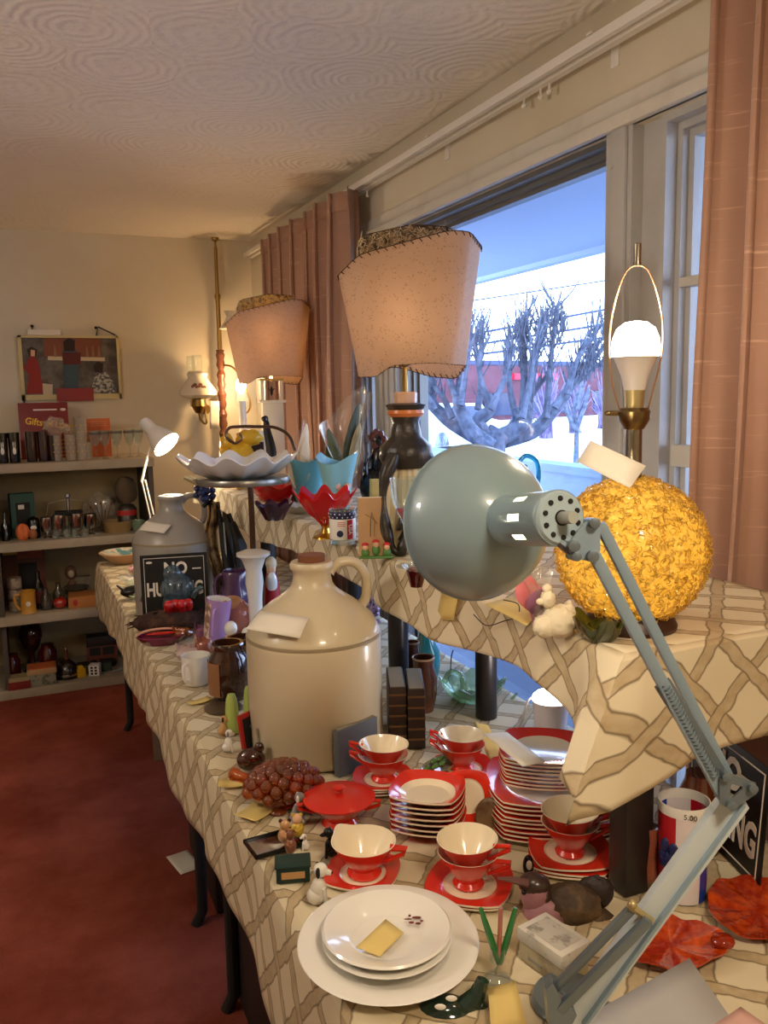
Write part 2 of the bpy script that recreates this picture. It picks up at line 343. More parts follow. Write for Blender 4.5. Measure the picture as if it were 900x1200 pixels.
# window trim round the opening
g=G(); g.bb((W-.03,WY0-.09,WZ1),(W,WY1+.09,WZ1+.03),bev=.004); g.bb((W-.012,WY0-.09,WZ1-.0),(W,WY1+.09,WZ1+.075))
g.bb((W-.02,WY0-.09,WZ0-.02),(W,WY0,WZ1)); g.bb((W-.02,WY1,WZ0-.02),(W,WY1+.09,WZ1)); struct(g,'trim_1',WOODW)
g=G(); g.bb((W-.07,WY0-.1,WZ0-.035),(W+.1,WY1+.1,WZ0),bev=.006); g.bb((W-.018,WY0-.06,WZ0-.11),(W,WY1+.06,WZ0-.035),bev=.003); struct(g,'trim_2',WOODW)
def window(name,y0,y1,rails,deep=.045,fw_=.035,fm=None):
    """outer frame, sash rails at heights, panes between"""
    fm=fm or WFR; x0=W+.03; o=bpy.data.objects.new(name,None); COL.objects.link(o); o['kind']='structure'
    g=G()
    for k,(ww,xx,dd) in enumerate([(fw_*.5,x0-.02,.09),(fw_,x0+.012,.05),(fw_*1.5,x0+.03,.035)]):
        g.bb((xx,y0,WZ0),(xx+dd,y0+ww,WZ1)); g.bb((xx,y1-ww,WZ0),(xx+dd,y1,WZ1)); g.bb((xx,y0+ww,WZ1-ww),(xx+dd,y1-ww,WZ1)); g.bb((xx,y0+ww,WZ0),(xx+dd,y1-ww,WZ0+ww*1.1))
    struct(g,'window_frame',fm,o)
    for z,hh,dx in rails:
        g=G(); g.bb((x0+dx,y0+fw_,z-hh/2),(x0+dx+.035,y1-fw_,z+hh/2),bev=.003); struct(g,'sash_rail',WOODW,o)
    g=G(); g.bb((x0+.045,y0+fw_,WZ0+fw_),(x0+.048,y1-fw_,WZ1-fw_)); struct(g,'pane',PANE,o); return o
window('window_1',1.765,3.00,[],fw_=.028,fm=ALU)
window('window_2',WY0,1.60,[(1.345,.05,0.0),(1.735,.022,.01)],fw_=.034)
window('window_3',3.22,WY1,[(1.31,.035,0.0)],fw_=.035)
for i,(a,b) in enumerate([(1.655,1.765),(3.00,3.22)]):
    g=G(); g.bb((W-.012,a+.015,WZ0),(W+.12,b-.0,WZ1)); g.bb((W-.022,a+.03,WZ0),(W-.012,b-.03,WZ1),bev=.003)
    g.bb((W+.02,a-.055,WZ0),(W+.12,a+.015,WZ1)) if i==0 else None
    if i==0: 
        for zz in (2.02,1.30): g.lathe([(0,0),(.006,.001),(.004,.004),(0,.005)],10,frame((W-.022,1.73,zz),(-1,0,0)))
    else:
        for yy in (3.06,3.11,3.16): g.bb((W-.03,yy,WZ0),(W-.02,yy+.02,WZ1))
    struct(g,'trim_%d'%(i+3),WFR)
# curtain track on the wall with brackets and carriers
o=thing('curtain_track','long white double curtain track mounted on the wall above the window','curtain rail',(W,0,2.30))
g=G(); g.bb((-.045,.3,-.012),(-.028,4.98,.012)); g.bb((-.075,.3,-.012),(-.060,4.98,.010)); g.bb((-.045,.3,-.016),(-.024,4.98,-.012)); g.to('rail',WPAINT,o)
for y in (.6,1.75,2.6,3.45,4.5):
    g=G(); g.bb((-.078,y-.01,.012),(0,y+.01,.017)); g.bb((-.004,y-.014,-.05),(0,y+.014,.02)); g.to('bracket',WPAINT,o)
for y in (1.98,2.02,2.1,3.22):
    g=G(); g.tube([(-.03,y,-.015),(-.03,y,-.028),(-.026,y+.006,-.034)],.0035,6); g.ball((-.03,y,-.036),(.007,.009,.007),8,6); g.to('carrier',WPAINT,o)
# ------------------------------------------------------------ curtains
def curtain(name,label,y0,y1,nf,z0,z1,x,amp,pinch,seed,flare=0,gather=.0):
    o=thing(name,label,'curtain',(x,0,0)); rnd=random.Random(seed); ph=[rnd.uniform(-.5,.5) for _ in range(nf*2+4)]; am=[rnd.uniform(.6,1.25) for _ in range(nf*2+4)]
    g=G()
    def fn(u,v):
        s=u*nf; i=int(s); a=am[i]*(1-(s-i))+am[i+1]*(s-i); p=ph[i]*(1-(s-i))+ph[i+1]*(s-i)
        t=1-v; top=max(0,1-t/.14) if pinch else 0
        w=2*PI*s+p*.9
        yy=y0+(y1-y0)*u+ (y1-y0)/nf*.16*sin(2*w)
        yc=(y0+y1)/2; yy=yc+(yy-yc)*(1-gather*sin(PI*min(t*1.1,1)))+flare*t
        xx=amp*a*(sin(w)*(1-.4*top)+.25*top*(1 if sin(w)>0.2 else -1))*(1+.25*sin(t*5+i)*t)
        xx+=.012*sin(9*t+u*20)*t
        return (xx,yy,z1-(z1-z0)*t)
    g.grid(lambda u,v:fn(u,1-v),nf*18,46); g.to('drape',CURT,o,60,solid=.003)
    h=G(); h.grid(lambda u,v:(fn(u,1-.0)[0]-.003,fn(u,1)[1],z1-.07+.072*v),nf*18,1) ; h.to('heading_tape',CURT,o,60,solid=.002)
    for i in range(nf):
        y=fn((i+.25)/nf,1)[1]; k=G(); k.tube([(0.0,y,z1-.02),(.006,y,z1+.012),(.012,y,z1+.02)],.002,5); k.to('hook',CHROME,o)
    return o
curtain('curtain','rose tan pleated curtain bunched at the far end of the window',3.20,4.44,7,.35,2.285,1.265,.052,True,3,gather=.04)
curtain('curtain','rose tan curtain hanging at the right edge beside the gold ball lamp',.40,1.318,8,.35,2.285,1.258,.042,False,8,flare=.03)
# ------------------------------------------------------------ outdoors
g=G(); g.bb((W+.14,-6,-.3),(60,60,-.2)); o=struct(g,'ground_road',mat('wet_asphalt','#5f6470',.5,spot=(.8,'#8a8d94',.45,.6)))
g=G(); g.prism([(8.6,-8),(10.1*1.13,14.4*1.13),(15.2*1.13,50),(110,90),(110,-8)],.03,T(0,0,-.2)); struct(g,'ground_snow',mat('snow','#eef1f4',.9,spot=(.6,'#cfd2cd',.55,.7)))
g=G(); g.bb((W+.14,-3,2.33),(3.31,14,2.42)); g.bb((3.23,-3,2.30),(3.31,14,2.46)); struct(g,'trim_5',mat('porch_soffit_skylit','#a4b8d6',.6))  # white soffit with the blue skylight put into its colour
g=G(); g.bb((3.2,-2,-.2),(3.3,12,.98)); g.bb((3.16,-2,.98),(3.34,12,1.03)); struct(g,'wall_porch',mat('porch_wall_skylit','#8ea7c8',.7))  # pale wall, its blue sky-lit shade mixed into the base colour
bark=mat('bark','#6a6f7c',.9,spot=(12,'#3c4250',.4,.65)); rnd=random.Random(11)
def outside_tree(base,pts,sc_,seed):
    pass
t=thing('pollarded_tree','bare pollarded tree with thick forked trunk in the snow outside the window','tree',PD(572,560,9.0))
b0=t.location.copy()
def TP(x,y,d=9.0): return PD(x,y,d)-b0
g=G()
g.tube(smooth_path([TP(556,662,9),TP(572,560,9),TP(577,520,9),TP(585,505,9)],4),[.16]*5+[.15]*3+[.14]*3+[.12]*2,10)
limbs=[[(575,525),(552,505),(540,480),(535,465)],[(575,522),(560,495),(575,480),(570,462)],[(580,515),(610,500),(618,485),(616,470)],[(590,515),(625,505),(645,485),(665,460)],[(565,515),(530,495),(512,480),(500,470)],[(600,510),(608,490),(612,478)]]
for i,l in enumerate(limbs):
    P=smooth_path([TP(x,y,8.8+.15*i) for x,y in l],4); g.tube(P,[.10-.055*j/len(P) for j in range(len(P))],9,flat=1.0)
g.to('trunk',bark,t)
sh=[((535,470),(548,380)),((540,475),(552,395)),((570,465),(565,395)),((575,480),(596,415)),((612,480),(606,388)),((616,472),(614,372)),((616,480),(640,365)),((640,490),(652,362)),((612,490),(625,410)),((620,485),(636,380)),((645,485),(700,405)),((650,478),(672,430)),((655,470),(712,398)),((665,462),(700,388)),((660,470),(690,440)),((530,490),(500,440)),((520,485),(505,452)),((500,470),(480,440)),((545,490),(520,420)),((560,480),(555,400)),((605,490),(600,400)),((510,480),(470,450)),((535,465),(505,395)),((590,510),(640,440))]
g=G(); tw=G()
for i,(a,b) in enumerate(sh):
    d=8.6+rnd.uniform(0,.9); A=TP(*a,d);B=TP(*b,d); mdl=(A+B)/2+V((rnd.uniform(-.06,.06),0,rnd.uniform(-.05,.05))); P=smooth_path([A,mdl,B],5)
    g.tube(P,[.04-.022*j/len(P) for j in range(len(P))],6)
    for j in range(16):
        q=P[rnd.randint(5,len(P)-1)]; L=rnd.uniform(.12,.5); dr=V((rnd.uniform(-.8,.8),rnd.uniform(-.5,.5),rnd.uniform(.2,1))).normalized()+ (B-A).normalized()*.8; q2=q+dr.normalized()*L*.5; q3=q2+(dr+V((0,0,.5))).normalized()*L*.5
        tw.tube([q,q2,q3],[.011,.008,.004],4)
for cxp,cyp,nn in ((563,395,60),(610,395,110),(618,375,60),(650,375,110),(640,400,60),(700,410,70),(684,420,60),(536,400,40),(505,420,40)):
    for j in range(int(nn*.6)):
        q=TP(cxp+rnd.gauss(0,7),cyp+rnd.gauss(12,14),9); e=q+V((rnd.gauss(0,.05),rnd.gauss(0,.08),rnd.uniform(.08,.32))); tw.tube([q,(q+e)/2+V((rnd.gauss(0,.015),0,0)),e],[.008,.006,.003],4)
g.to('branches',bark,t); tw.to('twigs',bark,t)
# small street tree, far building, cars, posts, wires
t=thing('sapling','thin bare sapling in the snow near the mullion, behind the pollarded tree','tree',PZ(675,545,-.17)); b1=t.location.copy(); sdp=(b1-CAM).dot(fw); g=G()
for p in [[(675,545),(676,500),(672,480),(676,460)],[(676,500),(684,478),(690,455)],[(674,505),(664,480),(660,470)],[(676,480),(680,460),(684,440)]]: g.tube([PD(x,y,sdp)-b1 for x,y in p],[.07,.055,.04,.03][:len(p)],6)
g.to('stem',bark,t)
o=thing('store_building','dark red flat roofed store with a red sign across the street','building'); g=G(); mb=mat('brick_store','#5b3036',.9,spot=(.5,'#74464c',.4,.7)); A=PD(548,466,48);B=PD(762,460,60)
def wallslab(a,b,z0,z1,th,m,name,par):
    d=(b-a); d.z=0; n=V((d.y,-d.x,0)).normalized()*th; g=G(); g.prism([(a.x,a.y),(b.x,b.y),((b-n).x,(b-n).y),((a-n).x,(a-n).y)],z1-z0,T(0,0,z0)); return g.to(name,m,par)
wallslab(A,B,-.2,3.0,8,mb,'wall',o); wallslab(A,B,2.95,3.25,8.3,mat('roof_edge','#3c4560',.6),'roof_edge',o)
n=V(((B-A).y,-(B-A).x,0)).normalized(); 
if n.dot(A-CAM)>0: n=-n
S1=A.lerp(B,.2)+n*.25;S2=A.lerp(B,.42)+n*.25
wallslab(S1,S2,2.15,2.5,.2,mat('sign_red','#e0203c',.5),'sign',o)
for k in range(5):
    a=A.lerp(B,.07+.19*k)+n*.1;b=A.lerp(B,.2+.19*k)+n*.1; wallslab(a,b,.1,1.4,.12,mat('shop_glass','#26304a',.1),'shop_window',o)
g=G(); gm=mat('far_hedge','#6b5a78',1,spot=(3,'#8d7f98',.4,.6))
for k in range(7):
    p=PD(640+k*34,468,30+k*3.2); tt=G()
    for j in range(60):
        a=rnd.uniform(0,2*PI); r_=rnd.uniform(.2,.75); h=rnd.uniform(.8,2.6); tt.tube([(rnd.uniform(-.2,.2),rnd.uniform(-.2,.2),0),(r_*.4*cos(a),r_*.4*sin(a),h*.6),(r_*cos(a),r_*sin(a),h)],[.03,.025,.015],4)
    solo(tt,'bare_shrub','bare purple-grey roadside shrub far behind the tree','shrub',gm,(p.x,p.y,-.17),group='bare shrubs along the far side of the street')
for k,(a,b,s) in enumerate([((470,365),(735,325),0),((520,398),(735,358),0),((520,410),(735,376),0),((520,421),(735,392),0)]):
    P=[PD(a[0]+(b[0]-a[0])*i/12,a[1]+(b[1]-a[1])*i/12,26) for i in range(13)]
    # run on past the window's edges
    P=[P[0]-(P[1]-P[0])*14]+P+[P[-1]+(P[-1]-P[-2])*40]
    g=G(); g.tube(P,.022 if k==0 else .035,5); solo(g,'power_line',['topmost thin power line crossing the sky','power line second from the top, over the tree','power line third from the top, over the tree','lowest power line, just above the store roof'][k],'cable',mat('cable','#2a3a60',.6),group='power lines across the street')
for k,x in enumerate((425,522)):
    p=PD(x,497,24); o=thing('parked_car',['pale parked car seen through the far narrow window','pale parked car left of the tree, seen between the lamp base and the trunk'][k],'car',(p.x,p.y,-.17),.5); m1=mat('car_paint','#c9d6e6',.3,coat=.5)
    g=G(); g.prism([(-2.1,.25),(2.1,.25),(2.15,.75),(1.2,.9),(.6,1.35),(-1.0,1.38),(-1.6,.95),(-2.1,.85)],1.6,Matrix.Rotation(PI/2,4,'X')@T(0,0,-.8)); g.to('body',m1,o)
    for wx in (-1.35,1.3):
        for wy in (-.7,.7): g=G(); g.lathe([(0,-.1),(.32,-.1),(.32,.1),(0,.1)],16,frame((wx,wy,.32),(0,1,0))); g.to('wheel',BLK,o)
    g=G(); g.prism([(-.95,.95),(.95,.95),(.5,1.28),(-.85,1.3)],1.64,Matrix.Rotation(PI/2,4,'X')@T(0,0,-.82)); g.to('side_window',mat('car_glass','#33415c',.1),o)
# ------------------------------------------------------------ tables and cloths
X0,X1,Y0,Y1=.325,1.10,.15,4.12
def folding_table(name,label,y0,y1,group=None):
    o=thing(name,label,'table',((X0+X1)/2,(y0+y1)/2,0)); L=y1-y0; w=X1-X0-.02
    g=G(); g.box(w,L-.01,.03,T(0,0,.72),.004); g.to('tabletop',mat('table_brown','#5a4432',.6),o)
    for sy in (-1,1):
        yy=sy*(L/2-.18)
        for sx in (-1,1):
            g=G(); g.tube([(sx*(w/2-.07),yy,.72),(sx*(w/2-.07),yy,.04),(sx*(w/2-.05),yy,.0)],.016,10); g.to('leg',BLK,o)
        g=G(); g.tube([(-w/2+.07,yy,.2),(w/2-.07,yy,.2)],.011,8); g.tube([(0,yy,.2),(0,yy-sy*.4,.7)],.009,8); g.to('brace',BLK,o)
    return o
folding_table('folding_table','folding table under the lattice cloth, the near half with the dishes',Y0,2.12)
folding_table('folding_table','folding table under the lattice cloth, the far half with the grey jug',2.14,Y1-.02)
def nz(x,y,z=0,s=1): return noise.noise(V((x*s,y*s,z*s)))
def big_cloth():
    g=G(); Ld=.165; 
    def fn(u,v):
        y=Y0-.15+(Y1+.17-Y0)*v
        s=u*(X1-X0+.02+Ld+.02); top=X1-X0
        yo=max(0,y-Y1)
        if s<top: x=X1-s; z=.753-.0006*abs(nz(x,y,0,9))
        else:
            q=s-top; hang=1+.14*nz(y,0,3,2.2)+.05*sin(y*7)
            q*=hang; k=min(q/.03,1)
            rp=sin(y*13+2.0*nz(y,1,1,3))*.009*min(q/.12,1)+.004*sin(y*31)*min(q/.1,1)
            x=X0-.008*k-.008*q/.2-rp*.7; z=.753-max(0,q-.006)
        z-= .19*min(1,yo/.17)*(1 if yo>0 else 0) if s<top else (yo*.8)
        yy=min(y,Y1)+ (yo*.12)
        return (x,yy,z),(s,y)
    g.grid(fn,56,300,uv=True); return g
solo(big_cloth(),'tablecloth','lattice patterned cloth covering the long table, its edge hanging over the carpet','tablecloth',CLOTH2,solid=.0015)
# raised shelf
SX0,SX1,SY0,SY1=.745,1.165,.913,3.85
o=thing('raised_shelf','raised plank shelf on dark posts standing at the back of the table','shelf',((SX0+SX1)/2,(SY0+SY1)/2,.756))
sx,sy=(SX0+SX1)/2,(SY0+SY1)/2
g=G(); g.bb((SX0-sx+.004,SY0-sy+.004,.36),(SX1-sx,SY1-sy,.383)); g.to('board',mat('board_dark','#2b211a',.6),o)
post=mat('dark_post','#211c1a',.35,spot=(3,'#3a342f',.5,.8))
for k,(x,y,w) in enumerate([(.805,.965,.05),(1.14,.96,.06),(.96,1.66,.05),(.83,1.86,.05),(.80,2.9,.055),(1.12,2.9,.055),(.86,3.75,.055)]):
    g=G()
    if k in (0,1): g.box(w,w*.8,.36,T(x-sx,y-sy,0),.003)
    else: g.lathe([(0,0),(w/2,0),(w/2,.36),(0,.36)],20,T(x-sx,y-sy,0))
    g.to('post',post,o)
def shelf_cloth():
    g=G(); NP=[]
    R_=.02
    # perimeter: back far -> left edge -> corner -> near edge to the right
    LF=lambda y:.105+.018*sin(y*5.1)+.012*nz(y,5,0,3)+ .085*max(0,1-abs(y-SY0)/.25)**1.5
    pts=[]
    n1=150
    for i in range(n1+1): y=SY1-(SY1-SY0)*i/n1; pts.append((SX0,y,(-1,0),LF(y),y))
    for i in range(41): x=SX0+(SX1+.03-SX0)*i/40; pts.append((x,SY0,(0,-1),.155+.010*sin(x*9)+.045*max(0,1-(x-SX0)/.12),SY0-(x-SX0)))
    N=len(pts); rows=18; vs=[];us=[];fs=[]
    for j in range(rows+1):
        for i,(x,y,d,L,s) in enumerate(pts):
            q=L*j/rows; corner=math.exp(-((abs(x-SX0)+abs(y-SY0))/.09)**2)
            rp=(.007*sin(s*23+1.5*nz(s,2,2,4))+.006*sin(s*9))*min(q/.08,1)
            cr=math.exp(-((abs(x-SX0)+abs(y-SY0))/.055)**2)
            out=.010*min(q/.010,1)+q*.05+rp
            cd_=q*.52*cr; cdir=(-1.0,-.25)
            z=ST-.001-max(0,q-.004)*(1-.02*cr)
            if j==0: out=0; z=ST-.001; cd_=0
            dd_=(-.7,-.7) if corner>.98 else d; vs.append((x+dd_[0]*out+cdir[0]*cd_,y+dd_[1]*out+cdir[1]*cd_,z)); us.append((s*1.0+ (0 if i<=n1 else .0),SX0*0-q))
    # pattern on the drapes: uv = (distance along edge, drop)
    for j in range(rows):
        for i in range(N-1): fs.append([j*N+i,j*N+i+1,(j+1)*N+i+1,(j+1)*N+i])
    g.add(vs,fs); g.u=us
    def top(u,v):
        x=SX0+(SX1+.03-SX0)*u; y=SY0+(SY1-SY0)*v; return (x,y,ST-.001-.0008*abs(nz(x,y,0,12))+ .0*u),(y,x-SX0)
    g.grid(top,24,150,uv=True)
    return g
solo(shelf_cloth(),'shelf_cloth','lattice patterned cloth draped over the raised shelf with its corner hanging low','tablecloth',CLOTH,solid=.0015)
def shift(g,loc): g.v=[v-V(loc) for v in g.v]; return g
def facing(loc): return math.atan2(-loc[0],loc[1])   # local x runs to the viewer's right
def pxm(loc): return (V(loc)-CAM).dot(fw)/F           # metres per photo pixel there
def zat(px,py,loc): rd=ray(px,py); return 1.5+V((loc[0],loc[1])).length/V((rd.x,rd.y)).length*rd.z
# ------------------------------------------------------------ stoneware jugs
def jug(label,px,pb,pt,w,m,rz,cork=True):
    loc,r,h=fit(px,pb,pt,w); o=thing('stoneware_jug',label,'jug',loc,facing(loc)+rz)
    prof=[(0,0),(.93,0),(.985,.012),(1,.03),(1,.60),(1.0,.615),(.985,.625),(.985,.635),(.97,.65),(.90,.70),(.78,.745),(.62,.79),(.45,.83),(.345,.86),(.30,.885),(.28,.92),(.285,.95),(.32,.965),(.33,.985),(.30,1.0),(.2,1.0),(.2,.93),(0,.93)]
    g=G(); g.lathe(sc(prof,r,h),64); g.to('body',m,o,50)
    g=G(); g.lathe([(r*.995,h*.612),(r*1.004,h*.616),(r*1.0,h*.628),(r*.985,h*.632)],64); g.to('shoulder_line',STLINE,o)
    P=smooth_path([(r*.26,0,h*.94),(r*.42,0,h*.985),(r*.66,0,h*.975),(r*.80,0,h*.90),(r*.80,0,h*.80),(r*.72,0,h*.745)],6)
    g=G(); g.tube(P,[r*.10+r*.03*(1 if i in(0,len(P)-1) else 0) for i in range(len(P))],12,flat=.75); g.to('handle',m,o,60)
    if cork: g=G(); g.lathe([(0,h*.96),(r*.19,h*.96),(r*.2,h*1.035),(0,h*1.035)],20); g.to('cork',mat('cork','#7a4a2c',.8),o)
    return o,loc,r,h
jb,jl,jr,jh=jug('large cream stoneware jug with a brown cork, tallest thing in the middle of the table',373,908,657,154,STONE,.12)
fj,fl,fr_,fh=jug('grey stoneware jug at the far end of the table behind the black NO HUNTING sign',208,728,580,92,STONEG,.1,False)
dj=(jl-CAM).dot(fw)-jr*.98; df=(fl-CAM).dot(fw)-fr_*.98
card4('price_card','blank white price card leaning on the shoulder of the large cream jug',[PD(288,737,dj-.02),PD(305,716,dj+.015),PD(362,724,dj-.01),PD(351,748,dj-.05)],CARDW)
card4('price_card','blank white price card leaning on the shoulder of the far grey jug',[PD(163,621,df-.02),PD(171,611,df+.015),PD(201,615,df-.01),PD(192,625,df-.04)],CARDW)
# ------------------------------------------------------------ fibreglass shades
def ring(cs,N=96,sm=7):
    P=[];n=len(cs)
    tot=[(V(cs[(i+1)%n])-V(cs[i])).length for i in range(n)]; L=sum(tot)
    for k in range(N):
        s=L*k/N; i=0
        while s>tot[i]: s-=tot[i]; i+=1
        P.append(V(cs[i]).lerp(V(cs[(i+1)%n]),s/tot[i]))
    for _ in range(sm): P=[(P[k-1]+P[k]*2+P[(k+1)%N])/4 for k in range(N)]
    return P
def band(g,A,B,rows=10,bulge=0):
    N=len(A); vs=[]
    for j in range(rows+1):
        t=j/rows
        for k in range(N): vs.append(A[k].lerp(B[k],t))
    g.add(vs,[[j*N+k,j*N+(k+1)%N,(j+1)*N+(k+1)%N,(j+1)*N+k] for j in range(rows) for k in range(N)])
def stitches(g,A,B,step=2,L=.012,r=.0011):
    N=len(A)
    for k in range(0,N,step):
        d=(B[k]-A[k]).normalized(); t=(A[(k+1)%N]-A[k-1]).normalized(); n=d.cross(t)*.0025
        g.tube([A[k]-d*.001-n,A[k]+d*.001+n+t*0,A[k]+d*L*.7+t*L*.5+n],r,4)
        g.tube([A[k]+n,A[(k+step)%N]+n],r*.8,4)
def shade(o,s,z,dark=True,dx=0):
    top=[(-.165,-.03,-.072),(-.118,-.07,-.030),(.07,-.105,.012),(.115,-.09,.012),(.163,.02,-.005),(.10,.10,.0),(-.04,.12,.004),(-.13,.06,-.04)]
    bot=[(-.125,-.03,-.285),(-.085,-.06,-.285),(-.055,-.072,-.262),(.035,-.085,-.258),(.078,-.07,-.262),(.125,.012,-.262),(.11,.06,-.292),(.05,.075,-.285),(-.03,.085,-.26),(-.10,.04,-.275)]
    S=Matrix.Translation((dx,0,z))@Matrix.Scale(s,4)
    # match ring starts at the left corner and resample
    A=[S@p for p in ring(top,96,3)]; B=[S@p for p in ring(bot,96,3)]
    g=G(); band(g,A,B,14); so=g.to('lamp_shade',SPECK,o,60)
    h=G(); stitches(h,A,B); stitches(h,B,A); h.to('stitching',mat('dark_lacing','#3a281c',.8),so)
    in_=[(-.115,.0,-.02),(-.11,-.03,.015),(.0,-.02,.04),(.08,-.01,.036),(.1,.03,.036),(.04,.085,.04),(-.06,.08,.035)]
    C=[S@p for p in ring(in_,72,4)]; E=[S@(V((p.x*.88,p.y*.88,-.06))) for p in ring(in_,72,4)]
    g=G(); band(g,C,E,6); m=mat('straw_fibre_dark' if dark else 'straw_fibre','#8a765c' if dark else '#d2a955',.9,spot=(60,'#40362c' if dark else '#7d5a20',.45,.6)); uc=g.to('upper_collar',m,o,60)
    h=G(); stitches(h,C,E,2,.01)
    rn=random.Random(3)
    f=G()
    for _ in range(420):
        k=rn.randrange(72); t=rn.random()*.6; p=C[k].lerp(E[k],t); q=V((p.x,p.y,0)).normalized()*.004*s
        a=rn.uniform(0,2*PI); t1=(C[(k+1)%72]-C[k]).normalized(); f.tube([p+q,p+q*1.6+t1*cos(a)*.008+V((0,0,sin(a)*.008)),p+q+t1*cos(a+.8)*.015+V((0,0,sin(a+.8)*.015))],.0006,3,caps=False)
    f.to('fibres',mat('fibre_light','#c9b691' if dark else '#e8c878',.9),uc); h.to('collar_stitching',mat('dark_lacing','#3a281c',.8),uc)
def light(name,loc,power,col,r=.03,typ='POINT',parent=None):
    l=bpy.data.lights.new(name,typ); l.energy=power; l.color=col; 
    if typ=='POINT': l.shadow_soft_size=r
    o=bpy.data.objects.new(name,l); COL.objects.link(o); o.location=loc
    if parent: o.parent=parent
    return o
WARM=(1.0,.62,.30); WARM2=(1.0,.78,.55)
# ---- tall lamp with dark scroll base
l1,_,h1=fit(478,650,290,60,ST,.06); k1=pxm(l1); s1=k1*167/.328
o=thing('table_lamp','tall lamp with big speckled laced shade and dark scrolled gourd base','lamp',l1,facing(l1)+.1)
zt=zat(482,287,l1)-ST
def z1(row): return zat(482,row,l1)-ST
g=G(); r=k1
base_prof=[(0,0),(.052,0),(.058,.01),(.062,.03),(.055,z1(600)),(.045,z1(560)),(.038,z1(548))]
g.lathe([(a,b) for a,b in base_prof],40,shape=lambda a:1+.035*(1 if cos(16*a)>0 else -1)); g.to('fluted_body',mat('cream_fluted','#cfc09a',.5),o,20)
dk=mat('dark_rough_glaze','#2c2722',.35,spot=(25,'#5a4e40',.55,.7),bump=(60,.5,.004))
g=G(); g.lathe([(0,z1(549)),(.05,z1(547)),(.062,z1(535)),(.058,z1(522)),(.036,z1(512)),(.030,z1(495)),(.038,z1(482)),(.046,z1(474)),(.03,z1(472)),(0,z1(472))],36); g.to('gourd_body',dk,o,60)
g=G(); g.lathe([(.036,z1(488)),(.041,z1(484)),(.04,z1(480)),(.034,z1(478))],30); g.to('orange_band',mat('orange_glaze','#c8743c',.3),o)
g=G(); g.tube(smooth_path([(-.03,-.05,z1(530)),(-.055,-.06,z1(560)),(-.06,-.065,z1(595)),(-.05,-.07,z1(628)),(-.028,-.075,z1(640)),(-.01,-.072,z1(628)),(-.012,-.07,z1(612)),(-.028,-.07,z1(608))],6),[.012+.004*sin(i*.5) for i in range(43)],10); g.tube(smooth_path([(-.02,-.06,z1(628)),(.0,-.07,z1(608)),(.004,-.068,z1(598))],5),.009,8); g.to('scroll',dk,o,60)
g=G(); g.lathe([(0,z1(473)),(.026,z1(473)),(.027,z1(461)),(.024,z1(459)),(0,z1(459))],8); g.to('wood_cap',mat('pale_cap','#caa487',.4),o)
g=G(); g.lathe([(0,z1(461)),(.006,z1(461)),(.006,z1(430)),(.014,z1(428)),(.014,z1(415)),(0,z1(415))],16); g.to('neck',BRASS,o)
g=G(); g.tube([(.03*cos(a),0,z1(400)+.05*sin(a)) for a in [i*PI/14-PI*.05 for i in range(16)]],.0012,5); g.to('harp',BRASS,o)
g=G(); g.ball((0,0,z1(398)),.028,16,10); g.to('bulb',mat('bulb_frosted','#fff2dc',.4,emit='#ffd9a0',es=4),o)
shade(o,s1,zt,True,.017); light('lamp_light',(0,-.0,z1(385)+.03),.45,WARM2,.03,parent=o)
# ---- lamp further back, lit
l2,_,h2=fit(322,562,360,60,ST,.05); k2=pxm(l2); s2=k2*101/.328
o=thing('table_lamp','smaller far lamp with glowing speckled laced shade and square cream base','lamp',l2,facing(l2)+.1)
def z2(row): return zat(320,row,l2)-ST
bw=k2*24
g=G(); g.box(bw*1.3,bw*1.3,.02,None,.003); g.box(bw,bw,z2(472)-.02,T(0,0,.02),.004,taper=.9); g.box(bw*1.25,bw*1.25,.012,T(0,0,z2(472)),.003); g.to('body',mat('ivory_box','#e0d2b4',.45),o)
for sx in (-1,1):
    g=G(); g.box(bw*.14,bw*.5,z2(446)-z2(470),T(sx*bw*.45,0,z2(470))); g.to('side_post',mat('ivory_box','#e0d2b4',.45),o)
g=G(); g.box(bw*1.1,bw*.8,.008,T(0,0,z2(446))); g.to('cap',BRASS,o)
g=G(); g.ball((0,0,z2(458)),(.006,.005,.02),10,8); g.tube([(-.012,0,z2(455)),(0,0,z2(460)),(.012,0,z2(455))],.002,5); g.to('small_figure',BLK,o)
g=G(); g.tube([(0,0,z2(446)),(0,0,z2(418))],.006,8); g.ball((0,0,z2(405)),.028,14,9); g.to('bulb',mat('bulb_warm','#ffe0a8',.4,emit='#ffc878',es=10),o)
shade(o,s2,z2(358),False); light('lamp_light',(.0,0,z2(392)+.02),.5,WARM,.03,parent=o)
# ---- gold spaghetti ball lamp
lb,rb,hb=fit(738,748,560,104,ST); kb=pxm(lb); o=thing('ball_lamp','big golden spun-lucite ball lamp with bare lit bulb and wire harp','lamp',lb,facing(lb))
def zb(row,px=743): return zat(px,row,lb)-ST
R=88*kb; zc=zb(645)
goldm=NT('gold_lucite'); nz1=goldm.n('ShaderNodeTexNoise',{'Vector':goldm.n('ShaderNodeTexCoord').outputs['Object'],'Scale':120.,'Detail':3.})
goldm.set(goldm.p.inputs['Base Color'],goldm.mix(goldm.ma('MULTIPLY',goldm.ma('SUBTRACT',nz1.outputs[0],.3),2.2),lin('#b08a26'),lin('#f4dc7c'))); goldm.p.inputs['Roughness'].default_value=.16; goldm.p.inputs['Coat Weight'].default_value=1
tlc=goldm.n('ShaderNodeBsdfTranslucent',{'Color':lin('#ffd860')}); goldm.set(goldm.out.inputs['Surface'],goldm.n('ShaderNodeMixShader',{0:.3,1:goldm.p.outputs[0],2:tlc.outputs[0]}).outputs[0]); GM=goldm.m
rn=random.Random(5)
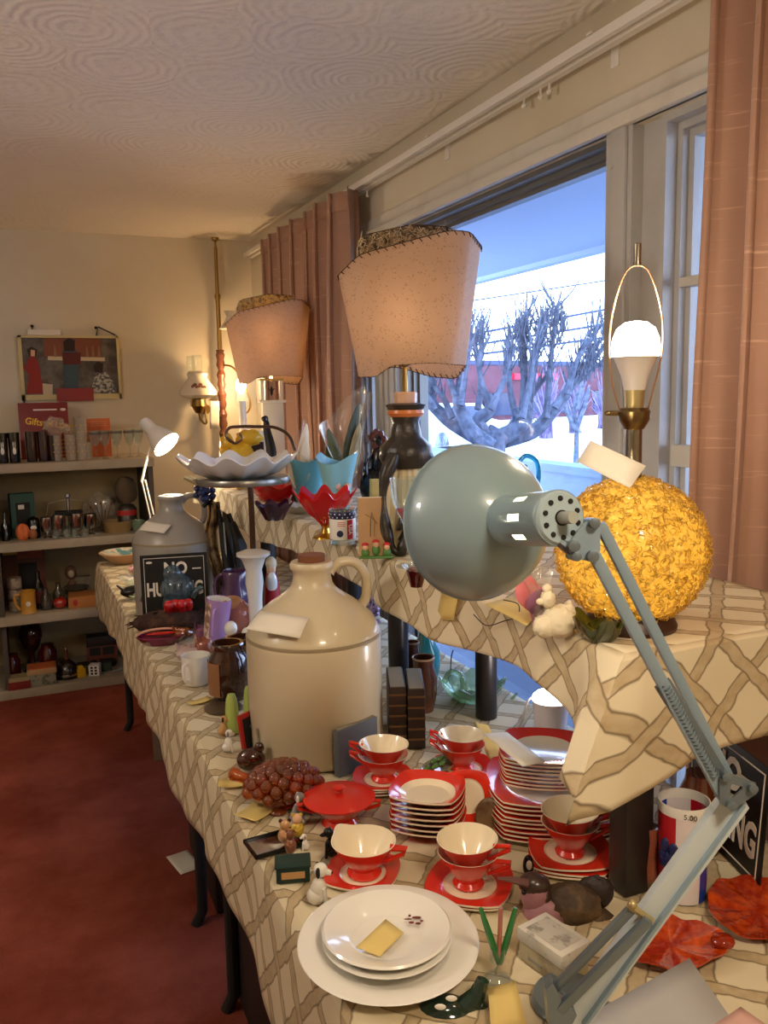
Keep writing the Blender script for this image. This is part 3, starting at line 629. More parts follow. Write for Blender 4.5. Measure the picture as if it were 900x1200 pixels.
g=G(); g.ball((0,0,zc),R*.95,72,44,fn=lambda v:1+.022*noise.noise(v*26)+.015*noise.noise(v*55)); 
for _ in range(5200):
    d=V((rn.gauss(0,1),rn.gauss(0,1),rn.gauss(0,1))).normalized(); t=d.orthogonal().normalized(); t=(Matrix.Rotation(rn.uniform(0,2*PI),3,d)@t); L=rn.uniform(.005,.011); rr=R*rn.uniform(.94,.985); u_=d.cross(t)*rn.uniform(-.005,.005)
    g.tube([V((0,0,zc))+d*rr-t*L*.5,V((0,0,zc))+d*(rr+rn.uniform(.001,.004))+u_,V((0,0,zc))+d*rr+t*L*.5],.0008,3,caps=False)
g.to('ball',GM,o,60)
g=G(); g.lathe([(0,0),(rb,0),(rb*1.02,.006),(rb*.86,.03),(rb*.8,.034),(0,.034)],40); g.to('base',DKWOOD,o)
zt_=zb(562)
g=G(); g.lathe([(0,zc+R*.9),(.012,zc+R*.9),(.012,zb(500)),(0,zb(500))],20); g.to('neck',mat('worn_silver','#8c8373',.3,1),o)
g=G(); g.lathe([(0,zb(503)),(.014,zb(503)),(.022,zb(492)),(.023,zb(482)),(.02,zb(478)),(0,zb(478))],22); g.tube([(-.02,0,zb(484)),(-.034,0,zb(484))],.004,8); g.ball((-.037,0,zb(484)),(.006,.004,.004),8,6); g.to('socket',mat('worn_brass','#8a7650',.3,1),o)
g=G(); g.lathe([(0,zb(480)),(.013,zb(480)),(.015,zb(455)),(0,zb(455))],18); g.to('bulb_cap',mat('pale_brass','#b9a878',.4,.7),o)
g=G(); g.lathe([(.015,zb(457)),(.02,zb(440)),(.03,zb(420)),(.033,zb(418))],24); g.to('bulb_body',mat('bulb_plastic','#dcd6d0',.4),o)
g=G(); g.lathe([(.033,zb(418)),(.0345,zb(408)),(.033,zb(397)),(.027,zb(385)),(.016,zb(378)),(0,zb(376))],28); g.to('bulb',mat('bulb_lit','#ffffff',.4,emit='#fff0dc',es=14),o)
P=smooth_path([(-.016,0,zb(490)),(-.030,0,zb(455)),(-.037,0,zb(410)),(-.033,0,zb(365)),(-.018,0,zb(322)),(0,0,zb(311)),(.018,0,zb(322)),(.034,0,zb(365)),(.037,0,zb(410)),(.026,0,zb(455)),(.016,0,zb(490))],5)
g=G(); g.tube(P,.0014,6); g.to('harp',mat('copper_wire','#b78b6b',.3,.8),o)
g=G(); g.lathe([(0,zb(312)),(.0065,zb(312)),(.005,zb(306)),(.0055,zb(286)),(0,zb(284))],12); g.to('finial',mat('worn_silver','#8c8373',.3,1),o)
light('lamp_light',(0,0,zb(368)+.012),2.2,WARM2,.03,parent=o)
light('lamp_light',(0,0,zc),.5,(1,.8,.45),.03,parent=o)
card4('price_card','blank white price card resting on top of the gold ball against the lamp neck',[PD(676,541,lb.y*.92+.25),PD(692,516,lb.y*.92+.25),PD(757,546,lb.y*.92+.2),PD(738,572,lb.y*.92+.18)],CARDW)
# ---- front swing-arm desk lamp
blue=mat('blue_grey_enamel','#8fa6ad',.3,coat=.4,spot=(9,'#86a0a6',.4,.7)); met=mat('dull_steel','#77838a',.35,.6); stl=mat('pale_blue_steel','#93a9b8',.35,.35)
LB=PZ(655,1198,.756); o=thing('desk_lamp','blue-grey swing-arm desk lamp with a perforated shade cap, right at the front','lamp',LB)
E_=PD(656,607,.80); Rm=PD(557,612,.955); ax=(Rm-E_).normalized(); Lx=(Rm-E_).length; Mx=Matrix.Translation(-LB)@frame(E_,ax,(0,0,1))
g=G(); cyl=[(.0245,0),(.0262,.004)]; 
SEG=48; zs=[.0,.006,.030,.052,.075,Lx*.56]
def skip(j,i): return j==2 and i%6 in(0,1)
g.lathe([(.0262,z) for z in zs],SEG,Mx,skip=skip)
g.lathe([(.0262,Lx*.56),(.034,Lx*.58),(.050,Lx*.63),(.0655,Lx*.72),(.077,Lx*.82),(.0835,Lx*.92),(.0862,Lx)],SEG,Mx)
dls=g.to('lamp_shade',blue,o,45,solid=.0009)
g=G(); g.lathe([(.0855,Lx-.0015),(.0875,Lx),(.0855,Lx+.0015)],SEG,Mx); g.to('rim',blue,dls)
g=G(); g.lathe([(.0262,.0005),(.0235,-.003),(.0075,-.0035)],40,Mx); 
cap=mat('light_blue_enamel','#a9bcc3',.35); ecp=g.to('end_cap',cap,o,50)
g=G()
for k in range(10):
    a=2*PI*k/10; g.lathe([(0,-.0045),(.0026,-.0043),(.0026,-.001)],10,Mx@T(.0182*cos(a),.0182*sin(a),0))
g.lathe([(0,-.0045),(.0075,-.0043),(.0075,-.001)],16,Mx); g.to('vent_hole',BLK,ecp)
g=G(); g.lathe([(0,-.022),(.0058,-.022),(.006,-.002),(0,-.002)],18,Mx); g.to('switch_knob',mat('knob_grey','#a5aaa2',.4),o)
g=G(); g.lathe([(0,.012),(.013,.012),(.014,.05),(.02,.075),(.028,.10),(.029,.12),(.02,.14),(0,.148)],24,Mx); g.to('bulb',mat('bulb_mid','#fff4dc',.4,emit='#ffe0ac',es=5),o)
light('lamp_light',Mx@V((0,0,.152)),2.0,WARM2,.025,parent=o)
def dpt(row): # the arm runs gently away from the viewer and back
    return .80+.0*row
def plate(pts,d,th,nm,m,hole=None):
    P=[PD(x,y,d) for x,y in pts]; c=P[0]; n=-fw; g=G(); k=len(P)
    g.add([p-LB for p in P]+[p+fw*th-LB for p in P],[list(range(k)),[k+i for i in range(k)][::-1]]+[[i,(i+1)%k,k+(i+1)%k,k+i] for i in range(k)]); return g.to(nm,m,o)
plate([(664,640),(684,613),(697,607),(704,618),(703,650),(694,658),(673,655)],.792,.004,'head_bracket',stl)
plate([(664,640),(684,613),(697,607),(704,618),(703,650),(694,658),(673,655)],.812,.003,'head_bracket',stl)
g=G()
for x,y,rr in [(672,640,.0055),(696,613,.005),(694,652,.0055),(675,652,.0045)]: g.lathe([(0,-.006),(rr,-.005),(rr,.026),(0,.026)],12,Matrix.Translation(-LB)@frame(PD(x,y,.79),fw))
g.tube([PD(655,634,.80)-LB,PD(668,645,.80)-LB,PD(684,650,.8)-LB],.005,8); g.to('bolt',met,o)
dA,dJ=.795,.835
def arm(x0,y0,d0,x1,y1,d1,w,th,nm,m): 
    a=PD(x0,y0,d0)-LB;b=PD(x1,y1,d1)-LB; g=G(); g.bar(a,b,w,th,fw,0,.0012); return g.to(nm,m,o)
arm(696,650,dA,848,935,dJ,.011,.010,'upper_arm',stl); arm(703,614,dA+.012,856,916,dJ+.012,.010,.010,'upper_arm',stl)
arm(776,800,.818,846,915,.838,.0165,.006,'spring_channel',met)
g=G(); P=[];a=PD(779,802,.812)-LB;b=PD(840,912,.826)-LB; t=(b-a).normalized(); x=t.orthogonal().normalized(); y=t.cross(x)
for i in range(26*6): s=i/(26*6-1); P.append(a.lerp(b,s)+x*.0042*cos(i*2*PI/6)+y*.0042*sin(i*2*PI/6))
g.tube(P,.0008,4); g.to('spring',met,o)
g=G()
for d in (.825,.85):
    out=[(843,912),(852,905),(886,918),(887,930),(858,950),(844,942)]; inn=[(856,922),(858,919),(870,922),(870,925),(859,935),(856,933)]
    A=[PD(x,y,d)-LB for x,y in out]; B=[PD(x,y,d)-LB for x,y in inn]; A2=[p+fw*.003 for p in A]; B2=[p+fw*.003 for p in B]; n=6
    g.add(A+B+A2+B2,[[i,(i+1)%n,n+(i+1)%n,n+i] for i in range(n)]+[[2*n+i,2*n+(i+1)%n,3*n+(i+1)%n,3*n+i] for i in range(n)]+[[i,(i+1)%n,2*n+(i+1)%n,2*n+i] for i in range(n)]+[[n+i,n+(i+1)%n,3*n+(i+1)%n,3*n+i] for i in range(n)])
for x,y in [(851,910),(882,924),(857,944)]: g.lathe([(0,-.004),(.0045,-.003),(.0045,.032),(0,.032)],12,Matrix.Translation(-LB)@frame(PD(x,y,.822),fw))
g.to('elbow_bracket',met,o)
dL=.895
arm(862,935,.842,672,1196,dL+.02,.027,.014,'lower_arm',mat('white_blue_enamel','#c3ced0',.3,coat=.4)); arm(870,938,.84,683,1198,dL+.012,.004,.018,'lower_arm_rib',stl)
arm(743,1062,.868,646,1162,dL+.004,.0085,.008,'lower_link',met); arm(760,1078,.858,655,1184,dL-.004,.0095,.008,'lower_link',met)
g=G(); g.tube([PD(737,1060,.866)-LB,PD(764,1080,.866)-LB],.004,8); g.ball(PD(741,1060,.862)-LB,.005,8,6); g.to('link_pin',mat('brass_pin','#b9a878',.4,.7),o)
plate([(640,1160),(648,1152),(660,1176),(676,1190),(668,1206),(644,1206)],dL-.008,.02,'base_bracket',met)
g=G(); g.lathe([(0,0),(.045,0),(.047,.004),(.044,.012),(.012,.016),(.01,.02),(0,.02)],36,T(.03,.02,0)); g.to('base',met,o)
# ---- small white lit lamp at the back of the table, under the shelf
lw,rw,hw=fit(645,876,812,42,TT); o=thing('night_lamp','small white cylinder lamp glowing at its top, under the shelf by the window','lamp',lw,facing(lw))
g=G(); g.lathe(sc([(0,0),(.9,0),(.95,.03),(.9,.35),(1.0,.8),(1.02,.86)],rw,hw),30); g.to('body',mat('white_plastic','#e8e6ea',.35),o)
g=G(); g.lathe(sc([(1.02,.86),(1.0,.93),(.8,1.0),(0,1.02)],rw,hw),30); g.to('lit_top',mat('bulb_lit2','#ffffff',.4,emit='#fff3f0',es=9),o)
g=G(); g.tube(smooth_path([(-rw*.5,0,hw*.98),(-rw*1.2,-.005,hw*.85),(-rw*1.5,-.01,hw*.5),(-rw*2.0,-.01,.004)],5),.0022,6); g.to('cord',WPAINT,o)
light('lamp_light',(0,0,hw*1.02+.02),1.0,(1,.9,.85),.02,parent=o)
# ---- white gooseneck lamp at the far end
lc=V((.50,3.62,TT)); kc=pxm(lc); o=thing('desk_lamp','small white lit desk lamp at the far end of the table beside the grey jug','lamp',lc,facing(lc)); Q=lambda x,y,d=0:Matrix.Rotation(-facing(lc),4,'Z')@(PD(x,y,(lc-CAM).dot(fw)+d)-lc)
wm=mat('white_enamel','#e2ddd0',.3,coat=.3)
g=G(); g.lathe([(0,0),(.06,0),(.062,.01),(.02,.02),(0,.02)],28); g.to('base',wm,o)
g=G(); g.tube([(0,0,.01),Q(176,605)],.004,8); g.tube([Q(176,605),Q(166,562)],.0035,8); g.tube([Q(180,603),Q(170,562)],.0035,8); g.tube([Q(166,565),Q(173,534)],.0055,8); g.tube([Q(170,545),Q(176,524)],.004,8); g.to('arm',wm,o)
a=Q(168,494);b=Q(195,521,-.03); Ms=frame(a,b-a); Ls=(b-a).length
g=G(); g.lathe([(0,0),(.022,.0),(.027,.012),(.027,Ls*.38),(.034,Ls*.45),(.055,Ls*.8),(.062,Ls),(.060,Ls),(.052,Ls*.8),(.025,Ls*.42),(0,Ls*.3)],30,Ms); g.to('lamp_shade',wm,o,50)
g=G(); g.ball((0,0,Ls*.82),.034,16,10,Ms); g.to('bulb',mat('bulb_lit','#ffffff',.4,emit='#fff0dc',es=14),o)
light('lamp_light',Ms@V((0,0,Ls+.03)),7,WARM2,.03,parent=o)
# ---- floor to ceiling pole lamp in the corner
px_,py_=1.145,5.03; o=thing('pole_lamp','floor-to-ceiling brass and turned wood pole lamp in the far corner','lamp',(px_,py_,0))
zp=lambda row:zat(262,row,(px_,py_))
g=G(); g.lathe([(0,zp(410)),(.014,zp(410)),(.013,zp(350)),(.018,zp(350)),(.018,zp(345)),(.011,zp(344)),(.010,zp(290)),(0,zp(290))],16); g.lathe([(0,zp(290)),(.006,zp(290)),(.006,2.385),(0,2.385)],10); g.lathe([(0,2.37),(.02,2.385),(.022,2.398),(0,2.398)],14); g.to('upper_tube',BRASS,o)
pr_=[(0,0),(.06,0),(.06,.02),(.02,.03)]
z=.06
for i in range(15):
    zz=z+i*(zp(410)-z)/15; st=(zp(410)-z)/15; pr_+=[(.016,zz),(.026,zz+st*.25),(.020,zz+st*.5),(.027,zz+st*.75),(.016,zz+st*.98)]
pr_+=[(.024,zp(410)-.01),(.024,zp(410)),(0,zp(410))]
g=G(); g.lathe(pr_,18); g.to('turned_pole',mat('red_brown_wood','#6a3f2a',.35),o)
Q=lambda x,y,yy=4.93:PY(x,y,yy)-V((px_,py_,0))
g=G(); g.tube(smooth_path([Q(263,428,5.0),Q(272,430,4.95),Q(282,442,4.93),Q(293,470),Q(291,482),Q(285,484)],5),.006,8); g.to('arm',BRASS,o)
g=G(); c=Q(285,480); g.lathe([(0,0),(.018,.004),(.034,.02),(.04,.06),(.036,.1)],20,Matrix.Translation(c)); g.to('glass_cup',CLR,o)
g=G(); g.ball(Q(282,452),(.03,.03,.045),14,10); g.to('bulb',mat('bulb_lit','#ffffff',.4,emit='#fff0dc',es=14),o)
light('lamp_light',Q(280,452,4.85),5,WARM,.03,parent=o)
g=G(); c=Q(272,375,4.93); g.lathe([(.05,-.03),(.075,-.05),(.05,-.02),(.03,.02),(.045,.05)],20,Matrix.Translation(c)); g.to('upper_globe',mat('milk_glass_lit','#f0e6d4',.3),o)
g=G(); g.tube([Q(262,380,5.02),Q(272,382,4.93)],.006,8); g.to('upper_arm',BRASS,o)
# ---- milk glass oil lamp on the back wall
ws=PY(232,455,4.98); o=thing('wall_sconce','milk glass oil-lamp sconce with painted flowers on the back wall','lamp',ws)
zz=lambda row: zat(232,row,ws)-ws.z
g=G(); g.lathe([(.045,zz(435)),(.06,zz(438)),(.052,zz(443)),(.085,zz(452)),(.105,zz(459)),(.104,zz(463)),(.07,zz(466)),(.05,zz(467))],32); g.to('milk_glass_shade',mat('milk_glass','#e8decb',.2,coat=.4,sss=.3),o,60)
g=G()
for i in range(7): a=-PI/2-.5+i*.12; g.ball((.088*cos(a),.088*sin(a),zz(453)+.01*sin(i*2)),(.012,.006,.01),8,5)
g.to('flower_spray',mat('flower_brown','#8a5a48',.6),o)
g=G(); g.lathe([(.028,zz(436)),(.03,zz(420)),(.028,zz(416))],20); g.lathe([(.027,zz(436)),(.022,zz(417))],20,T(-.035,0,0)) ; g.to('chimney',CLR,o)
g=G(); g.lathe([(0,zz(485)),(.02,zz(484)),(.042,zz(476)),(.035,zz(468)),(.02,zz(466)),(0,zz(466))],22); g.tube(smooth_path([(0,0,zz(484)),(.01,.01,zz(492)),(.05,.06,zz(497)),(.06,.11,zz(480))],5),.006,8); g.tube([(-.04,.0,zz(466)),(-.045,.0,zz(476)),(0,0,zz(478)),(.045,0,zz(476)),(.04,0,zz(466))],.003,6); g.lathe([(0,0),(.03,0),(.03,.008),(0,.008)],20,frame((.06,.118,zz(480)),(0,-1,0))); g.to('brass_font',BRASS,o)
card4('price_card','tall blank white card hanging beside the turned pole on the back wall',[PY(246,470,4.99),PY(257,470,4.99),PY(257,502,4.99),PY(246,502,4.99)],CARDW)
# ---- framed poster on the back wall
A=PY(20,393,5.085);B=PY(138,393,5.085);C_=PY(138,467,5.085)
w=B.x-A.x; h=A.z-C_.z; cx=(A.x+B.x)/2; cz=(A.z+C_.z)/2
o=thing('framed_picture','wide framed party scene picture with a red plate, hung on the back wall','picture',(cx,D-.002,cz))
f=.018
fmx=mat('pale_gilt_frame','#cdbd86',.5); g=G()
for a,b in [((-w/2,-.03,-h/2),(w/2,0,-h/2+f*1.6)),((-w/2,-.03,h/2-f*.7),(w/2,0,h/2)),((-w/2,-.03,-h/2),(-w/2+f,0,h/2)),((w/2-f*.7,-.03,-h/2),(w/2,0,h/2))]: g.bb(a,b)
g.to('frame',fmx,o)
g=G(); g.bb((-w/2+.01,-.014,-h/2+.01),(w/2-.01,-.001,h/2-.01)); prt=g.to('print',mat('print_grey','#6a6258',.5,spot=(14,'#4a4038',.4,.6)),o)
def flat(pts,m,nm,y=-.016): g=G(); g.prism([((x-.5)*w,(z-.5)*h) for x,z in pts],.0015,Matrix.Translation((0,y,0))@Matrix.Rotation(PI/2,4,'X')); return g.to(nm,m,prt)
flat([(.28,.62),(.85,.60),(.85,.66),(.28,.68)],mat('print_cream','#c9b898',.6),'printed_mantel')
flat([(.25,.68),(.82,.66),(.82,.96),(.25,.96)],mat('print_rust','#7d4630',.6),'printed_wall')
flat([(.05,.1),(.22,.1),(.2,.35),(.19,.55),(.16,.68),(.1,.66),(.04,.5),(.08,.4)],mat('print_red','#8e2418',.6),'printed_red_dress',-.0175)
flat([(.1,.68),(.17,.68),(.18,.78),(.13,.83),(.08,.78)],mat('print_hair','#2e1c14',.6),'printed_head',-.019); flat([(.115,.68),(.155,.68),(.16,.77),(.12,.78)],mat('print_skin','#d9a985',.6),'printed_face',-.0205)
flat([(.42,.1),(.56,.1),(.58,.5),(.58,.72),(.54,.86),(.46,.86),(.42,.7),(.43,.5)],mat('print_teal','#3b5058',.6),'printed_standing_figure',-.0175); flat([(.43,.55),(.6,.55),(.61,.74),(.43,.74)],mat('print_maroon','#5c1f1c',.6),'printed_jacket',-.0185); flat([(.45,.76),(.55,.76),(.56,.92),(.5,.97),(.44,.9)],mat('print_hair','#2e1c14',.6),'printed_head',-.0185)
flat([(.68,.08),(.95,.08),(.93,.25),(.86,.42),(.78,.45),(.74,.38)],mat('print_plaid','#b9b4a6',.6,spot=(60,'#4a5058',.45,.55)),'printed_plaid_shirt',-.0175); flat([(.74,.42),(.82,.42),(.83,.56),(.77,.6),(.73,.52)],mat('print_hair','#2e1c14',.6),'printed_head',-.0185)
flat([(.21,.08),(.3,.08),(.31,.24),(.21,.26)],mat('print_cream','#c9b898',.6),'printed_bag',-.018)
for k,x in enumerate((.34,.66,.72,.78)): flat([(x,.67),(x+.03,.67),(x+.025,.76),(x+.018,.84),(x+.01,.84),(x+.004,.76)],mat('print_bottle',['#7a6a4a','#8c3a2a','#a08a5a','#3c2a22'][k],.6) if 0 else mat('print_bottle','#8c6a4a',.6),'printed_bottle',-.0175)
g=G(); g.bb((-w/2+.34*w,-.036,-h/2-.01),(-w/2+.71*w,-.028,-h/2+.09*h+.03)); g.to('red_plate',mat('plate_red','#8c1c16',.4),o)
g=G(); g.tube([(w*.28,-.01,h/2),(w*.3,-.02,h/2+.05),(w*.47,-.03,h/2+.005)],.004,5); g.ball((w*.28,-.012,h/2+.045),(.008,.008,.008),8,6); g.ball((-w*.35,-.012,h/2+.05),(.008,.008,.008),8,6); g.tube([(-w*.35,-.01,h/2),(-w*.35,-.01,h/2+.05)],.003,5); g.to('hanging_wire',BLK,o)
g=G(); g.bb((-w*.4,-.03,h/2+.002),(-w*.08,-.012,h/2+.03)); g.to('top_label',CARDW,o)
g=G(); g.tube(smooth_path([(-w*.48,-.01,-h/2),(-w*.49,-.012,-h/2-.2),(-w*.47,-.012,-h/2-.33)],5),.003,5); g.to('cord',BLK,o)
# ------------------------------------------------------------ helpers for the small wares
def Qf(loc):
    R_=Matrix.Rotation(-facing(loc),4,'Z'); d0=(V(loc)-CAM).dot(fw)
    return lambda x,y,dd=0: R_@(PD(x,y,d0+dd)-V(loc))
def new(name,label,cat,px,pb,pt,w,z=TT,group=None,rz=0,r=None):
    loc,r,h=fit(px,pb,pt,w,z,r); o=thing(name,label,cat,loc,facing(loc)+rz,group); return o,loc,r,h,Qf(loc),pxm(loc)
def lath(prof,r,h,nm,m,o,seg=32,sh=None,sm=50,M=None,**k): g=G(); g.lathe(sc(prof,r,h),seg,M,shape=sh,**k); return g.to(nm,m,o,sm)
def soloL(name,label,cat,m,px,pb,pt,w,prof,z=TT,seg=28,sh=None,group=None,sm=50,rz=0):
    loc,r,h=fit(px,pb,pt,w,z); g=G(); g.lathe(sc(prof,r,h),seg,shape=sh); return solo(g,name,label,cat,m,loc,facing(loc)+rz,group,smooth=sm),loc,r,h
def blob(g,c,r,fn=None,seg=16,ring=10): g.ball(c,r,seg,ring,fn=fn)
sq=lambda a:1-.15*abs(sin(2*a))
CUPM=[RED,CREAM]
# ------------------------------------------------------------ red-rimmed dishes
def plate_mesh(R,well,hz,th=.003,depth=.003):
    g=G(); g.lathe([(0,depth*.2,0,1),(well*.9,depth*.2,0,1),(well,depth,.1,0),(R*.72,hz*.55,.6,0),(R,hz,1,1),(R*1.004,hz-th*.4,1,1),(R,hz-th,1,1),(R*.8,hz*.55-th,.7,1),(well,0-.0,.1,1),(0,0,0,1)],72,shape=sq,mi=0); return g
def pile(label_fn,name,cat,loc,R,well,hz,n,pitch,group,rz,jit=.002,depth=.003,z0=0,deg=2):
    first=None; rn=random.Random(int(R*1e5)+n)
    for k in range(n):
        L=V(loc)+V((rn.uniform(-jit,jit),rn.uniform(-jit,jit),z0+k*pitch)); a=rz+math.radians(rn.uniform(-deg,deg)*(k>0))
        if first is None: first=solo(plate_mesh(R,well,hz,depth=depth),name,label_fn(k,n),cat,CUPM,L,a,group,smooth=30)
        else: dup(first,label_fn(k,n),group,L,a)
ORD=['bottom','second from the bottom','third from the bottom','fourth from the bottom','fifth from the bottom','sixth from the bottom','seventh from the bottom','eighth from the bottom','ninth from the bottom']
def of(what,where): 
    def f(k,n): return '%s, %s in %s'%(what,'topmost' if k==n-1 else ORD[k],where)
    return f
def at_row(px,row,z): return PZ(px,row,z)
big=at_row(642,958,TT); kk=pxm(big); Rb=.5*165*kk
pile(of('red square dinner plate','the large stack by the window'),'dinner_plate','plate',big,Rb,Rb*.62,.011,9,.0078,'stacked red dinner plates',.35)
zt=9*.0078+.004; sm_=at_row(637,895,TT+zt+.02); Rs=.5*120*pxm(sm_)
pile(of('red square salad plate','the small stack above the dinner plates'),'salad_plate','plate',(sm_.x,sm_.y,TT+zt),Rs,Rs*.6,.009,8,.0068,'stacked red salad plates',.2)
card4('price_card','lavender-white price card lying across the top of the salad plate stack',[PZ(567,860,TT+zt+.064),PZ(594,858,TT+zt+.064),PZ(640,893,TT+zt+.066),PZ(612,898,TT+zt+.070)],CARDW)
bw_=at_row(502,972,TT); R=.5*100*pxm(bw_)
def bowl_mesh(R): g=G(); g.lathe([(0,.006,0,1),(R*.5,.006,0,1),(R*.66,.013,.1,0),(R*.8,.018,.6,0),(R,.022,1,1),(R*1.005,.0205,1,1),(R,.019,1,0),(R*.7,.011,.4,0),(R*.45,0,0,0),(0,0,0,0)],64,shape=sq); return g
first=None
for k in range(7):
    L=(bw_.x+.001*sin(k*2),bw_.y+.001*cos(k*3),TT+k*.0095); lb_='small red square bowl, %s in the stack of seven'%('topmost' if k==6 else ORD[k])
    first=solo(bowl_mesh(R),'soup_bowl',lb_,'bowl',CUPM,L,.12,'stacked red bowls',smooth=30) if k==0 else dup(first,lb_,None,L,.12+.03*sin(k*5))
def saucers(px,row,w,n,rz,where):
    L=at_row(px,row,TT); R=.5*w*pxm(L); 
    pile(lambda k,n_:'red square saucer, %s under the %s'%(('upper one' if k==n_-1 else 'lower one') if n_==2 else ('only one' if n_==1 else ['lowest one','middle one','upper one'][k]),where),'saucer','saucer',L,R,R*.55,.008,n,.0058,'red saucers',rz,.003,deg=7); return V((L.x,L.y,TT+n*.0058-.0055+.0008)),R
def cup_mesh(r,h):
    g=G(); g.lathe([(0,.003,0,0),(.50*r,0,0,0),(.52*r,.003,0,0),(.42*r,.009,0,0),(.46*r,.014,0,0),(.7*r,h*.55,0,0),(.93*r,h*.9,0,0),(1.0*r,h,0,1),(.97*r,h,0,1),(.9*r,h*.88,0,1),(.66*r,h*.55,0,1),(.40*r,.016,0,1),(0,.014,0,1)],44); return g
def cup(loc,r,h,ang,label,grp):
    o=thing('teacup',label,'cup',loc,ang,grp); cup_mesh(r,h).to('bowl',CUPM,o,40)
    g=G(); g.tube([(r*.86,0,h*.86),(r*1.42,0,h*.93),(r*1.38,0,h*.82),(r*.66,0,h*.42)],[.0042,.004,.0045,.003],8,flat=.8); g.to('handle',RED,o,40); return o
def cupset(px,row,w,n,rz,where,ang,cw,ncup,dx=0,h=.05):
    t,R=saucers(px,row,w,n,rz,where); k=pxm(t); r=.5*cw*k; vt=facing(t)
    for i in range(ncup):
        L=t+V((0,0,i*h*.40+.001)); rr=r*(1 if i==0 else .99)
        c=cup(L,rr,h,vt+ang+.12*i,'red footed teacup, %s of the pair %s'%(['lower','upper'][i],where.split('pair ')[1]),'red teacups') ; 
        if i: c.rotation_euler=(.03,-.02,vt+ang+.1)
cupset(450,920,82,3,.5,'teacup pair in front of the grey book',PI*.90,59,2)
cupset(541,904,82,2,.4,'teacup pair behind the bowl stack',PI*.88,56,2)
cupset(549,1041,116,2,.1,'teacup pair behind the kingfisher',-.35,72,2,h=.053)
cupset(668,1008,112,3,.25,'teacup pair in front of the dinner plates',.12,68,2,h=.053)
t,R=saucers(427,1024,100,1,.15,'spouted creamer'); r=.5*76*pxm(t)
o=thing('creamer','wide red footed creamer with cream inside and a pouring lip, on a red saucer','creamer',t+V((0,0,.001)),facing(t))
g=G(); sp=lambda a:(1+.16*math.exp(-((a-2.35)/.28)**2),.006*math.exp(-((a-2.35)/.3)**2)); h=.054
g.lathe([(0,.003,0,0),(.52*r,0,0,0),(.54*r,.003,0,0),(.46*r,.012,0,0),(.6*r,h*.4,0,0),(.9*r,h*.82,.5,0),(1.0*r,h,1,1),(.97*r,h,1,1),(.88*r,h*.82,.5,1),(.5*r,h*.36,0,1),(0,h*.3,0,1)],56,shape=sp); g.to('bowl',CUPM,o,40)
g=G(); g.tube([(r*.8,-r*.1,h*.8),(r*1.3,-r*.15,h*.76),(r*1.2,-r*.15,h*.6),(r*.6,-r*.1,h*.38)],[.006,.005,.004,.003],8); g.to('handle',RED,o)
# covered sugar bowl
L=at_row(398,962,TT); k=pxm(L); r=.5*85*k; o=thing('sugar_bowl','covered red sugar bowl with a flat knobbed lid, left of the bowl stack','bowl',L,facing(L))
g=G(); hb=.042; g.lathe([(0,0),(r*.5,0),(r*.42,.008),(r*.62,hb*.5),(r*.92,hb),(r*.88,hb),(0,hb-.004)],40); g.to('bowl',RED,o)
g=G(); g.lathe([(r*.99,hb+.0005),(r,hb+.003),(r*.8,hb+.007),(r*.3,hb+.011),(0,hb+.012)],44); ld=g.to('lid',mat('red_lid','#cf2616',.35,coat=.3),o); g=G(); g.lathe([(0,hb+.0115),(r*.1,hb+.012),(r*.08,hb+.015),(r*.17,hb+.019),(r*.17,hb+.022),(0,hb+.025)],24); g.to('knob',mat('red_lid','#cf2616',.35,coat=.3),ld)
for s in (-1,1):
    g=G(); g.tube([(s*r*.85,-.006,hb*.9),(s*r*1.14,-.01,hb*.92),(s*r*1.1,-.01,hb*.75),(s*r*.7,-.004,hb*.5)],.0035,8); g.to('handle',RED,o)
# white platter and plates
pc=at_row(455,1107,TT+.012); k=pxm(pc); R=.5*212*k; a0=facing(pc)
g=G(); g.lathe([(0,.004),(R*.55,.004),(R*.66,.010),(R*.98,.022),(R,.0205),(R*.97,.019),(R*.62,.004),(R*.56,0),(0,0)],72,shape=lambda a:1+.06*abs(sin(a))**2,mi=0)
for v in g.v: pass
solo(g,'oval_platter','large white oval platter lying beneath two smaller white plates at the front','plate',WHITE,(pc.x,pc.y,TT),a0,smooth=60)
p2_=at_row(453,1093,TT+.03); r2=.5*152*pxm(p2_)
for i in range(2):
    zz=TT+.0062+i*.0125; o=thing('white_plate',['lower of the two white plates nested in the oval platter','upper white plate with a small maroon crest, yellow tag lying on it'][i],'plate',(p2_.x,p2_.y,zz),a0)
    g=G(); g.lathe([(0,.004),(r2*.52,.004),(r2*.6,.009),(r2*.97,.021+i*.001),(r2,.0195),(r2*.98,.0175),(r2*.6,.003),(r2*.5,0),(0,0)],72); g.to('body',WHITE,o,60)
    g=G(); g.lathe([(r2*.53,.0042),(r2*.535,.0050),(r2*.54,.0048)],72); g.to('inner_line',mat('grey_line','#a7a194',.4),o)
g=G(); q=Qf((p2_.x,p2_.y,TT+.0185)); 
R_=Matrix.Rotation(-facing(p2_),4,'Z')
for (x,y,a,b) in [(478,1077,.006,.002),(488,1075,.007,.003),(482,1081,.004,.003),(490,1082,.004,.003),(480,1073,.002,.003),(494,1079,.003,.002)]:
    c=R_@(PZ(x,y,TT+.0187+.013)-V((p2_.x,p2_.y,TT+.0187))); g.ball(c,(a,b,.0005),8,4)
g.to('crest',mat('crest_maroon','#6b2a22',.5),o)
card4('price_tag','yellow string price tag lying in the middle of the upper white plate',[PZ(417,1110,TT+.027),PZ(445,1121,TT+.027),PZ(473,1093,TT+.029),PZ(452,1077,TT+.029)],CARDY,thick=.0006)
